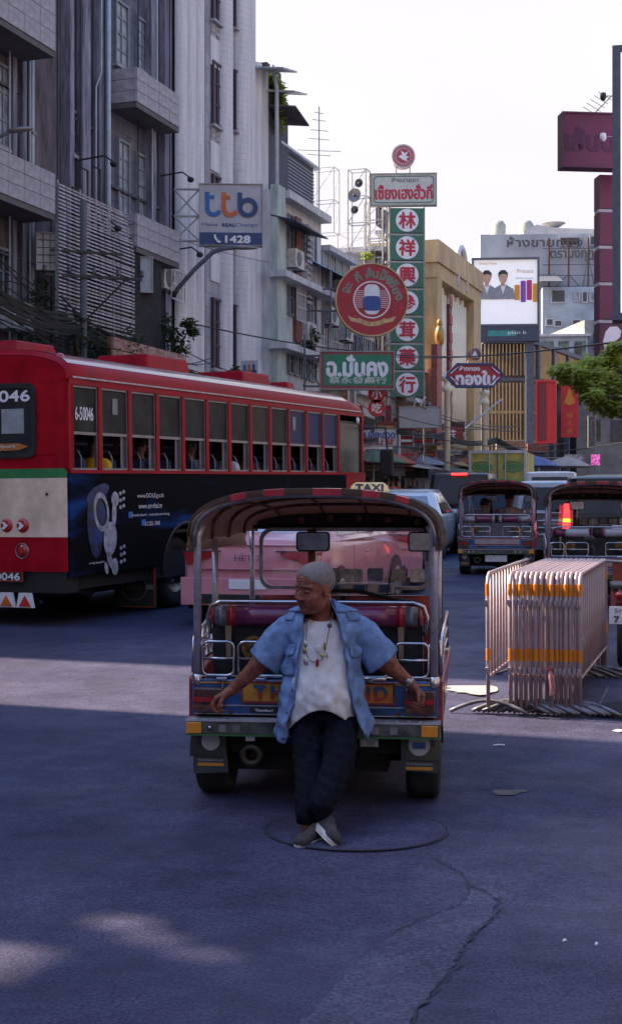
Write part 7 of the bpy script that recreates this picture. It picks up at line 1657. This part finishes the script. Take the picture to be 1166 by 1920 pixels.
# ================================================================ the man leaning on the tuk-tuk
OX, OY = X(602,7.68), 7.68
def q(px, py, dy=0.0): y = OY+dy; return np.array((X(px,y)-OX, dy, Z(py,y)), np.float32)
man_ = empty('person', (OX, OY, 0), 0, 'grey-haired man in open blue shirt leaning on the tuk-tuk, ankles crossed, head turned', 'person')
M_skin = mat('skin', (.25,.080,.052), .5, var=.28, scale=30, bump=.5, bscale=90, spec=.4)
M_skin2 = mat('skin_far', (.24,.12,.08), .6)
M_hair = mat('hair_grey', (.20,.175,.185), .9, var=.25, scale=60, col2=(.14,.095,.09), lo=.3, hi=.55, bump=.4, bscale=300); M_shirt = mat('shirt_blue', (.16,.25,.46), .9, var=.16, scale=18, bump=.9, bscale=16, spec=.2)
M_tee = mat('tee_white', (.66,.64,.68), .9, var=.06, scale=10, spec=.2, bump=.8, bscale=15); M_jean = mat('trouser_navy', (.005,.0065,.014), .95, var=.3, scale=30, bump=.9, bscale=22, spec=.12)
Hc = np.array((X(590,7.58)-OX, -.09, 1.262), np.float32)
f_ = np.array((-.74,-.655,-.16)); f_ /= np.linalg.norm(f_); u_ = np.array((.02,-.13,1.)); u_ -= f_*(u_@f_); u_ /= np.linalg.norm(u_); s_ = np.cross(f_, u_)
HM = np.stack([s_, f_, u_], 1).astype(np.float32)          # columns: side, forward, up
HS = 1.12
def hl(p): return ((p-Hc)@HM)/HS
def skull(h): return smin(ells(h,(0,-.016,.034),(.076,.097,.086)), ells(h,(0,.018,.045),(.066,.072,.066)), .02)
def headf(p):
    h = hl(p); d = skull(h)
    d = smin(d, ells(h,(0,.026,-.028),(.066,.064,.082)), .03)
    d = smin(d, ells(h,(0,.022,-.080),(.062,.056,.040)), .03)
    d = smin(d, ells(h,(0,.070,-.098),(.026,.018,.017)), .018)
    for e in (-1,1):
        d = smin(d, ells(h,(e*.040,.056,-.040),(.024,.026,.026)), .02)
        d = smin(d, caps(h,(e*.012,.086,.022),(e*.046,.070,.020),.010,.009), .010)
        d = smax(d, -ells(h,(e*.031,.096,.002),(.017,.015,.011)), .012)
        d = smin(d, ells(h,(e*.031,.0755,.0),(.0155,.0125,.0105)), .003)
        d = smin(d, ells(h,(e*.015,.096,-.036),(.0095,.011,.008)), .005)
        d = smin(d, caps(h,(e*.022,.086,-.036),(e*.032,.074,-.070),.006,.007), .010)
        ear = ells(h,(e*.077,-.006,-.006),(.009,.019,.031)); ear = smax(ear, -ells(h,(e*.089,.0,-.004),(.006,.011,.020)), .004); d = smin(d, ear, .008)
    d = smin(d, caps(h,(0,.084,.012),(0,.108,-.030),.009,.0145), .010)
    d = smax(d, -caps(h,(-.022,.094,-.0655),(.022,.094,-.0655),.0035,.0035), .005)
    d = smin(d, ells(h,(0,.083,-.059),(.023,.010,.0055)), .006); d = smin(d, ells(h,(0,.081,-.073),(.020,.010,.0065)), .006)
    d = smax(d, -ells(h,(0,.098,-.084),(.02,.012,.006)), .01)
    for e in (-1,1): d = smax(d, -caps(h,(e*.020,.094,-.030),(e*.040,.078,-.064),.0022,.002), .004)
    for k in range(3): d = smax(d, -caps(h,(-.03,.090-.004*k,.045+.013*k),(.03,.090-.004*k,.045+.013*k),.0016,.0016), .004)
    return d*HS
def handc(w_, kd, nrm, curl, side, sc=1.0, spread=.35):
    """finger chains of one hand: wrist, direction to the knuckles, way the palm faces, finger curls"""
    w_ = np.array(w_, float); a = np.array(kd, float); a /= np.linalg.norm(a); n = np.array(nrm, float); n -= a*(n@a); n /= np.linalg.norm(n); b = np.cross(a, n)*side
    out = [(w_, w_+a*.03*sc, .022*sc, .024*sc)]
    L_ = (.078,.088,.082,.064)
    for i in range(4):
        off = (i-1.5)*.0205*sc; kn = w_+a*(.088-.006*abs(i-1.2))*sc-b*off
        out.append((w_+a*.015*sc-b*off*.55, kn, .0145*sc, .0125*sc))
        p = kn; ang = 0; seg = (.45,.30,.25); rr = (.0095,.0088,.0078,.0066)
        for j in range(3):
            ang += curl[i][j]; d = a*math.cos(ang)+n*math.sin(ang)-b*(off*2.0*spread*(1-ang/3)); d /= np.linalg.norm(d)
            e = p+d*L_[i]*seg[j]*sc; out.append((p, e, rr[j]*sc, rr[j+1]*sc)); p = e
    p = w_+a*.022*sc+b*.022*sc; d = a*.55+b*.75+n*.25; d /= np.linalg.norm(d); e = p+d*.040*sc; out.append((w_+a*.01*sc+b*.008*sc, e, .015*sc, .0125*sc))
    d2 = a*.85+b*.15+n*.5; d2 /= np.linalg.norm(d2); g_ = e+d2*.028*sc; out.append((e, g_, .0108*sc, .0098*sc)); out.append((g_, g_+(d2+n*.4)*.020*sc, .0096*sc, .0078*sc))
    return out
elL, wrL = np.array((-.338,.055,.835)), q(437,1293,.095); elR, wrR = np.array((.362,.055,.838)), q(768,1281,.095)
cu = [(.5,.9,.6),(.7,1.0,.6),(.9,1.0,.6),(1.0,1.0,.7)]
HLh = handc(wrL, (-.80,-.05,-.42), (.25,-.15,-1), cu, 1, 1.2); HRh = handc(wrR, (.55,-.12,-.62), (-.35,-.3,-.8), [(.9,1.1,.7)]*4, -1, 1.2)
segs = [((-.14,.01,1.03),elL,.048,.048),((.16,.01,1.035),elR,.048,.048),(elL,wrL,.049,.031),(elR,wrR,.049,.031)]
trunk = [((0,.01,1.16),(0,.0,1.02),.055,.09),((0,0,1.0),(0,0,.72),.10,.11),((-.09,0,1.04),(.09,0,1.04),.055,.055),((0,0,.75),(0,.0,.60),.10,.10),((.0,.03,1.19),(0,.02,1.08),.056,.062)]
hipL, knL, anL = q(574,1352,-.02), q(580,1440,-.20), q(578,1548,-.48); hipR, knR, anR = q(640,1352,-.02), q(634,1440,-.30), q(600,1522,-.56)
legs = [(hipL,knL,.07,.055),(knL,anL,.05,.036),(hipR,knR,.07,.055),(knR,anR,.05,.036)]
def bodyf(p):
    d = caps(p, trunk[0][0], trunk[0][1], trunk[0][2], trunk[0][3])
    for a, b_, r1, r2 in trunk[1:]+segs+legs: d = smin(d, caps(p,a,b_,r1,r2), .02)
    d = smin(d, caps(p, Hc+HM@np.array((0,-.03,-.05),np.float32), (0,.02,1.10), .056,.060), .025)
    near = np.linalg.norm(p-Hc, axis=1) < .26
    if near.any(): dd = np.full(len(p), 9., np.float32); dd[near] = headf(p[near]); d = smin(d, dd, .02)
    for HH, wp in ((HLh,wrL),(HRh,wrR)):
        nr = np.linalg.norm(p-np.array(wp,np.float32), axis=1) < .26
        if nr.any():
            pp = p[nr]; dd = None
            for a, b_, r1, r2 in HH: c_ = caps(pp,a,b_,r1,r2); dd = c_ if dd is None else smin(dd, c_, .0035)
            e = np.full(len(p), 9., np.float32); e[nr] = dd; d = smin(d, e, .012)
    return d
body = org('body', bodyf, (-.70,-.62,-.02), (.72,.20,1.40), .0042, M_skin, man_, 1)
def hairf(p):
    h = hl(p); d = skull(h)-.0016-.0004*np.sin(h[:,0]*420)*np.sin(h[:,1]*380)*np.sin(h[:,2]*410)
    f = h[:,1]; lim = .0+.85*np.maximum(0,f-.004)-.9*np.maximum(0,-.03-f)+.006*np.sin(h[:,0]*160)
    d = np.where(True, smax(d, lim-h[:,2], .006), d); return smax(d, f-.082, .005)*HS
org('hair', hairf, Hc-.16, Hc+.16, .0045, M_hair, man_, 1)
def hpt(s, f, u): return tuple(Hc+HM@np.array((s,f,u), np.float32)*HS)
for e in (-1,1):
    mb = MB(); mb.ell(hpt(e*.031,.0805,-.001), (.0110,.0105,.0070), 12, 8); mb.build('eye', mat('eye_dark', (.05,.035,.03), .2), man_, smooth=True)
    mb = MB(); mb.tube([hpt(e*.014,.094,.026), hpt(e*.032,.089,.029), hpt(e*.048,.074,.024)], [.0022,.003,.0015], 6); mb.build('eyebrow', M_hair, man_)
mb = MB(); mb.tube([hpt(-.021,.0915,-.0655), hpt(0,.0965,-.0655), hpt(.021,.0915,-.067)], [.001,.0018,.001], 6); mb.build('mouth_line', mat('lip_dark', (.08,.028,.022), .6), man_)
# cloth surfaces are lofted sheets with folds
def interp(tab, z):
    zs = [t[0] for t in tab][::-1]; return [float(np.interp(z, zs, [t[k] for t in tab][::-1])) for k in range(1, len(tab[0]))]
# z, half width, half depth, x centre, left opening x, right opening x
SR = [(1.185,.062,.062,.0,-.052,.050),(1.165,.082,.075,.004,-.070,.056),(1.145,.135,.095,.010,-.085,.066),(1.125,.180,.112,.014,-.090,.076),(1.09,.208,.125,.014,-.093,.088),(1.03,.212,.138,.012,-.098,.10),(.95,.200,.148,.008,-.108,.115),(.85,.198,.172,.004,-.120,.130),(.74,.212,.192,.002,-.133,.146),(.62,.232,.200,.006,-.160,.172),(.52,.262,.192,.018,-.176,.196),(.42,.285,.165,.03,-.192,.232)]
def shirt_pt(u, z, off=0):
    rx, ry, cx, xl, xr = interp(SR, z)
    aL = -math.asin(max(-.98,min(.98,(xl-cx)/rx))); aR = math.asin(max(-.98,min(.98,(xr-cx)/rx)))
    # u 0..1 from the left opening edge round the back to the right one; angle 0 is straight to the front
    a = -aL-(2*pi-aL-aR)*u
    low = max(0, min(1, (1.0-z)/.5)); k = 1+off/max(rx,.05)
    fo = (.006*math.sin(a*9+z*16)+.004*math.sin(a*17-z*42+1)+.012*low*math.sin(a*7+1.3+z*3)+.005*math.sin(a*3-z*38)+.004*math.sin(z*70+a*5))*min(1,max(0,(1.15-z)*8))
    x, y = (rx+fo)*math.sin(a)*k+cx, -(ry+fo)*math.cos(a)*k
    y += .03*max(0,(.62-z)*3)*(1 if y > 0 else -.2)
    return (x, y+.005, z)
def hem(u):
    x = shirt_pt(u, .6)[0]
    if u < .16: return .430+.0*u+.55*max(0,u-.03)
    if u > .84: return .440+.75*max(0,(.965-u))*1.0+(.05 if u > .985 else 0)
    return .53
nu, nv = 72, 64; rows = []
for j in range(nv+1):
    rows.append([shirt_pt(i/nu, 1.185+(hem(i/nu)-1.185)*(j/nv)) for i in range(nu+1)])
mb = MB(); mb.loft(rows, closed=False)
def sleeve(mb, path, radii, seed):
    rings = []; n = 28; up = Vector((0,-1,0)); m = 26
    pts = [Vector(p) for p in path]
    for j in range(m+1):
        t = j/m*(len(pts)-1); i = min(int(t), len(pts)-2); fr = t-i; c = pts[i].lerp(pts[i+1], fr); d = (pts[min(i+1,len(pts)-1)]-pts[max(i-0,0)]).normalized()
        d = (pts[-1]-pts[0]).normalized()
        r_ = radii[i]+(radii[i+1]-radii[i])*fr; e1 = (up-d*up.dot(d)).normalized(); e2 = d.cross(e1)
        ring = []
        for k in range(n):
            a = 2*pi*k/n; w_ = 1+.035*math.sin(a*3+j*.45+seed)+.045*math.sin(a*5-j*.3+seed*2)*(j/m)+.03*math.sin(j*1.1+a*2)*(1-j/m)
            ring.append(tuple(c+e1*math.cos(a)*r_*.86*w_+e2*math.sin(a)*r_*w_))
        rings.append(ring)
    mb.loft(rings, cap0=True, cap1=False)
sleeve(mb, [(-.135,.005,1.065),(-.215,.015,.985),(-.305,.035,.850)], [.070,.088,.096], 1); sleeve(mb, [(.155,.005,1.07),(.240,.015,.985),(.332,.035,.852)], [.070,.090,.098], 2.3)
sh = mb.build('shirt', M_shirt, man_, smooth=True); so = sh.modifiers.new('solid','SOLIDIFY'); so.thickness = .0045; so.offset = 1
def patch(name, u0, u1, z0, z1, off, m=None, nu=8, nv=8, taper=0):
    mb = MB(); mb.loft([[shirt_pt(u0+(u1-u0)*i/nu, z1+(z0-taper*(1-abs(2*i/nu-1))-z1)*j/nv, off) for i in range(nu+1)] for j in range(nv+1)], closed=False)
    o = mb.build(name, m or M_shirt, sh, smooth=True); so = o.modifiers.new('solid','SOLIDIFY'); so.thickness = .004; so.offset = 1; return o
patch('pocket_flap', .03,.13,.905,.955,.012, taper=.012); patch('pocket_flap', .875,.965,.895,.945,.012, taper=.012)
patch('pocket', .035,.125,.79,.90,.006); patch('pocket', .88,.96,.78,.89,.006)
patch('placket', .0,.022,.45,1.10,.006,nv=30); patch('placket', .978,1.0,.47,1.10,.006,nv=30)
patch('shoulder_strap', .06,.13,1.085,1.135,.010); patch('shoulder_strap', .87,.94,1.085,1.135,.010)
# collar: two folded leaves standing round the neck
for s0, u0, u1 in ((-1,0,.36),(1,.64,1)):
    mb = MB(); mb.loft([[shirt_pt(u0+(u1-u0)*i/10, z, off) for i in range(11)] for z, off in ((1.18,.002),(1.193,.012),(1.170,.026),(1.150,.034),(1.135,.036))], closed=False)
    o = mb.build('collar', M_shirt, sh, smooth=True); so = o.modifiers.new('solid','SOLIDIFY'); so.thickness = .004
for k, z in enumerate((.60,.72)):
    p = shirt_pt(.010, z, .016); mb = MB(); mb.ell(p, (.006,.004,.006), 8, 6); mb.build('button', mat('button_blue', (.04,.06,.14), .4), sh)
# white T-shirt over the belly
TR = [(1.10,.062,.056,.0),(1.085,.078,.075,.0),(1.06,.13,.098,.0),(1.02,.165,.112,.0),(.93,.172,.122,-.003),(.85,.172,.136,-.008),(.76,.178,.158,-.016),(.68,.184,.168,-.02),(.62,.188,.162,-.018),(.50,.190,.150,-.01)]
rows = []; n = 72
for j in range(61):
    ring = []
    for k in range(n):
        a = 2*pi*k/n; sx, sy = math.sin(a), -math.cos(a); front = max(0,-sy)
        zt = 1.105-.030*front; zh = .618-.115*min(1,(abs(sx)/.9)**2)-(.03 if sy > 0 else 0)
        z = zt+(zh-zt)*j/60; rx, ry, cy_ = interp(TR, z)
        low = max(0,min(1,(.95-z)/.35)); wr = .0035*math.sin(z*58+sx*9)*low*max(0,1-abs(sx)*.4)+.004*math.sin(sx*22+z*34)*low+.0035*math.sin(sx*14-z*26+2)+.005*math.sin(z*90-sx*sx*22)*max(0,1-abs(z-.66)/.07)
        ring.append((sx*(rx+wr), sy*(ry+wr)+cy_, z))
    rows.append(ring)
mb = MB(); mb.loft(rows, cap0=False, cap1=False); te = mb.build('t_shirt', M_tee, man_, smooth=True); so = te.modifiers.new('solid','SOLIDIFY'); so.thickness = .003; so.offset = 1
mb = MB(); mb.tube([(rows[0][k][0]*1.0, rows[0][k][1], rows[0][k][2]) for k in range(n)], .0045, 6, closed=True); mb.build('neckband', M_tee, te, smooth=True)
# dark trousers
def trf(p):
    d = ells(p,(0,.0,.585),(.178,.140,.10))
    for a, b_, r1, r2 in ((hipL+np.array((0,0,-.01),np.float32),knL,.095,.076),(knL,anL+np.array((.0,.015,.045),np.float32),.078,.066),(hipR,knR,.097,.082),(knR,anR+np.array((0,.02,.025),np.float32),.083,.071)): d = smin(d, caps(p,a,b_,r1,r2), .006)
    w_ = .0022*np.sin(p[:,2]*72+p[:,0]*60)*np.sin(p[:,0]*50+p[:,1]*34+1)+.002*np.sin(p[:,2]*20-p[:,0]*90+p[:,1]*30)+.0018*np.sin(p[:,2]*120+p[:,0]*50)
    d = d+w_; d = smax(d, p[:,2]-.645, .006); d = smax(d, -(p[:,2]-.085), .004)
    return d
org('trousers', trf, (-.26,-.68,.05), (.28,.22,.70), .007, M_jean, man_, 1)
# shoes: upper, white rubber sole
M_shoe = mat('shoe_grey', (.055,.045,.05), .9, var=.35, scale=60, bump=.4, bscale=250); M_sole = mat('sole_white', (.55,.52,.52), .8, var=.12, scale=20)
def shoe(heel, toe, up, label):
    heel = np.array(heel, float); toe = np.array(toe, float); f = toe-heel; L_ = np.linalg.norm(f); f /= L_; u = np.array(up, float); u -= f*(u@f); u /= np.linalg.norm(u); s = np.cross(f,u)
    Mx = np.stack([s,f,u],1).astype(np.float32); h32 = heel.astype(np.float32)
    def up_(p):
        h = (p-h32)@Mx; d = ells(h,(0,L_*.20,.050),(.035,.052,.042)); d = smin(d, ells(h,(0,L_*.55,.032),(.041,.095,.036)), .03); d = smin(d, ells(h,(0,L_*.83,.024),(.042,.052,.026)), .02)
        return smax(d, -(h[:,2]-.006), .004)
    o = org('shoe', up_, heel+f*L_/2-.19, heel+f*L_/2+.19, .006, M_shoe, man_, 1)
    pts = []
    for k in range(28):
        a = 2*pi*k/28; yy = L_*.5+(L_*.5+.012)*math.sin(a); w_ = .043*(abs(math.cos(a))**.7)*(1 if math.cos(a) > 0 else -1)*(1-.12*(1-math.sin(a))*.5)
        pts.append((w_, yy))
    mb = MB(); M4 = Matrix([[*[float(v) for v in (s[i],f[i],u[i])], float(heel[i])] for i in range(3)]+[[0,0,0,1]]); mb.T = M4
    mb.prism([(a*.96,b_) for a,b_ in pts], -.012, .0, 'xy'); mb.prism([(a*1.08,b_) for a,b_ in pts], .0005, .024, 'xy'); mb.build('sole', M_sole, o, bevel=.003)
    for k in range(4): mb = MB(); mb.T = M4; mb.tube([(-.022,L_*.42+.018*k,.062-.004*k),(0,L_*.43+.018*k,.071-.005*k),(.022,L_*.42+.018*k,.062-.004*k)], .0028, 5); mb.build('lace', M_sole, o)
    return o
shoe(q(600,1562,-.50)*np.array((1,1,0))+np.array((.0,0,.012)), q(559,1586,-.70)*np.array((1,1,0))+np.array((0,.02,.012)), (.05,0,1), '')
shoe((float(anR[0])-.012,-.53,.075), (float(anR[0])+.060,-.70,.035), (.50,.30,.75), '')
# neck cords with pendants, watch, bracelet
M_cord = mat('cord_brown', (.12,.06,.045), .8); M_silver = mat('silver', (.45,.45,.48), .35, .8)
def cp(px, py, dy=-.165): return tuple(float(v) for v in q(px, py, dy))
nk = MB(); nk.tube([cp(574,1160,-.10),cp(575,1185,-.135),cp(573,1215,-.150),cp(578,1238,-.155),cp(592,1242,-.157),cp(604,1238,-.157),cp(611,1212,-.148),cp(618,1175,-.13),cp(624,1148,-.09)], .0028, 6)
nk = nk.build('neck_cord', M_cord, man_, smooth=True)
for nm, px, py, r3, m in (('pendant_ring',573,1208,(.009,.006,.014),M_silver),('pendant',571,1220,(.008,.006,.014),mat('brass', (.30,.22,.12), .4, .6)),('pendant_locket',574,1240,(.010,.005,.017),M_silver),('pendant_disc',597,1217,(.014,.004,.018),mat('pale_shell', (.62,.55,.56), .4)),
    ('pendant_tassel',595,1243,(.007,.006,.017),mat('tassel_red', (.35,.01,.03), .8)),('bead',618,1173,(.010,.008,.010),M_cord),('pendant',609,1212,(.006,.005,.017),MATS['brass']),('pendant_gold',605,1229,(.010,.006,.010),mat('gold_dull', (.55,.45,.20), .4, .4)),('pendant',613,1228,(.004,.004,.014),M_silver)):
    mb = MB(); mb.ell(cp(px,py,-.163), [v*1.35 for v in r3], 10, 8); mb.build(nm, m, nk, smooth=True)
def cuffring(at, ax, r_, wd, name, m, par):
    ax = Vector(ax).normalized(); e1 = ax.orthogonal().normalized(); e2 = ax.cross(e1); at = Vector(at); mb = MB()
    mb.tube([at+(e1*math.cos(2*pi*k/20)+e2*math.sin(2*pi*k/20))*r_ for k in range(20)], wd, 6, closed=True); return mb.build(name, m, par, smooth=True)
axR = wrR-elR; at = wrR-axR/np.linalg.norm(axR)*.012
wt = cuffring(at, axR, .031, .008, 'wrist_watch', M_silver, man_)
mb = MB(); mb.ell(tuple(at+np.array((-.004,-.034,.008))), (.017,.008,.017), 14, 8); mb.build('watch_face', M_silver, wt, smooth=True)
cuffring(wrR+axR/np.linalg.norm(axR)*.012, axR, .030, .005, 'bracelet', M_cord, man_)
g_ = empty('cigarette', (OX+float(q(415,1318,.02)[0]), OY+.035, Z(1318,OY)), 0, 'thin white cigarette held between the fingers on the tuk-tuk lamp', 'cigarette')
MB().cyl((0,0,.026),(.002,-.01,-.022),.0042,8).build('paper', M_white, g_); MB().cyl((0,0,.040),(0,0,.027),.0043,8).build('filter', M_org, g_)

# ================================================================ simple seated and standing people
def seatf(p):
    d = ells(p,(0,.02,.70),(.078,.095,.115)); d = smin(d, ells(p,(0,.085,.68),(.018,.03,.03)), .02); d = smin(d, caps(p,(0,0,.60),(0,0,.46),.05,.06), .03)
    d = smin(d, caps(p,(0,0,.42),(0,0,.08),.12,.13), .04)
    for e in (-1,1): d = smin(d, caps(p,(e*.17,0,.42),(e*.22,.03,.18),.045,.038), .03); d = smin(d, caps(p,(e*.22,.03,.18),(e*.14,.24,.14),.036,.028), .02); d = smin(d, ells(p,(e*.13,.28,.14),(.035,.05,.022)), .01); d = smin(d, ells(p,(e*.08,.0,.69),(.012,.02,.03)), .01)
    return d
def seathair(p): return smax(smax(ells(p,(0,.012,.715),(.088,.104,.115)), .68+.55*np.maximum(0,p[:,1]-.02)-p[:,2], .01), p[:,1]-.10, .01)
def seatshirt(p):
    d = caps(p,(0,0,.40),(0,0,.06),.142,.155); d = smin(d, caps(p,(-.13,0,.44),(.13,0,.44),.07,.07), .05)
    for e in (-1,1): d = smin(d, caps(p,(e*.17,0,.42),(e*.215,.02,.24),.062,.062), .04)
    return smax(d, p[:,2]-.52, .02)
def tmesh(f, lo, hi, h):
    vs, fs = nets(f, lo, hi, h); me = bpy.data.meshes.new('body'); me.from_pydata(vs.tolist(), [], fs.tolist()); me.polygons.foreach_set('use_smooth', [True]*len(me.polygons)); return me
SB = tmesh(seatf,(-.35,-.25,-.1),(.35,.4,.9),.014); SH = tmesh(seathair,(-.15,-.15,.5),(.15,.2,.9),.012); SS = tmesh(seatshirt,(-.35,-.25,-.15),(.35,.3,.6),.016)
def legf(p):
    d = None
    for e in (-1,1):
        for a, b_, r1, r2 in (((e*.09,0,0),(e*.09,.38,.02),.085,.07),((e*.09,.38,.02),(e*.09,.40,-.36),.065,.05)): c_ = caps(p,a,b_,r1,r2); d = c_ if d is None else smin(d, c_, .03)
    return d
SL = tmesh(legf,(-.3,-.2,-.5),(.3,.6,.2),.018)
def standf(p):
    d = None
    for e in (-1,1): c_ = caps(p,(e*.08,0,0),(e*.09,0,-.80),.085,.05); d = c_ if d is None else smin(d, c_, .03)
    return d
ST = tmesh(standf,(-.3,-.2,-.95),(.3,.2,.2),.018)
M_pt = mat('far_trousers', (.03,.03,.045), .9)
def person(label, loc, rz, shirt, hair=(.02,.018,.018), legs=SL, group=None, bm_=M_skin2, lean=0):
    r = empty('person', loc, rz, label, 'person', group); r.rotation_euler = (lean, 0, rz)
    def part(nm, me, m):
        k = me.name+m.name
        if k not in person.c: c = me.copy(); c.materials.clear(); c.materials.append(m); person.c[k] = c
        link(nm, person.c[k], r)
    part('body', SB, bm_); part('hair', SH, mat('hair_%02x' % int(hair[0]*250), hair, .8, var=.3, scale=60)); part('shirt', SS, mat('cloth_%s' % '_'.join('%d' % (v*100) for v in shirt), shirt, .85, var=.15, scale=12)); part('trousers', legs, M_pt); return r
person.c = {}
def bw(x, y, z):
    c, s = math.cos(BA), math.sin(BA); return (bus.location.x+x*c+y*s, bus.location.y-x*s+y*c, bus.location.z+z+.024*y)
for i, (y, col, lb, x) in enumerate(((1.12,(.75,.42,.02),'passenger in a bright yellow shirt at the second bus window',.88),(2.45,(.10,.10,.20),'dark-clothed passenger at the fourth bus window from the rear',.80),(3.72,(.55,.50,.50),'passenger with grey head and pale top at the middle bus window',.92),
    (4.95,(.62,.60,.62),'passenger in a white top at the seventh bus window',.90),(5.75,(.30,.10,.10),'passenger in reddish top past the middle of the bus',.86),(6.6,(.08,.10,.14),'dark passenger near the front third of the bus',.84),(.45,(.35,.12,.08),'passenger in rusty orange top at the rearmost bus window',.70),(8.2,(.1,.1,.1),'passenger in black near the front windows',.80))):
    person(lb, bw(x,y,1.56), -BA+R((8,-5,12,-8,5,0,20,0)[i]), col, (.16,.15,.15) if i == 2 else (.02,.018,.018), group='passengers inside the bus')
person('tuk-tuk driver in a grey shirt with a dark strap, seated in the far tuk-tuk', (tuk2.location.x+.42, 26.5+1.30, tuk2.location.z+.76), -R(11), (.34,.33,.38))
person('passenger in a salmon top beside the driver of the far tuk-tuk', (tuk2.location.x-.10, 26.5+1.0, tuk2.location.z+.62), -R(11), (.60,.30,.24))
ped = [(726,46,(.40,.05,.05)),(735,47,(.50,.25,.15)),(745,48,(.45,.05,.07)),(690,45,(.3,.3,.34)),(775,50,(.08,.08,.10)),(1100,60,(.2,.2,.3))]
for i, (px, y, c) in enumerate(ped):
    person(['person in dark red on the pavement just right of the bus front','person in orange-brown beside the slim grey post','person in crimson left of the white box van','person in grey half hidden by the bus mirror','person in black in front of the white box van','person in blue-grey far off under the tree'][i], (X(px,y), y, G(y)+.13+.85), R(40*i), c, legs=ST, group='people on the far pavement')
flush_text()
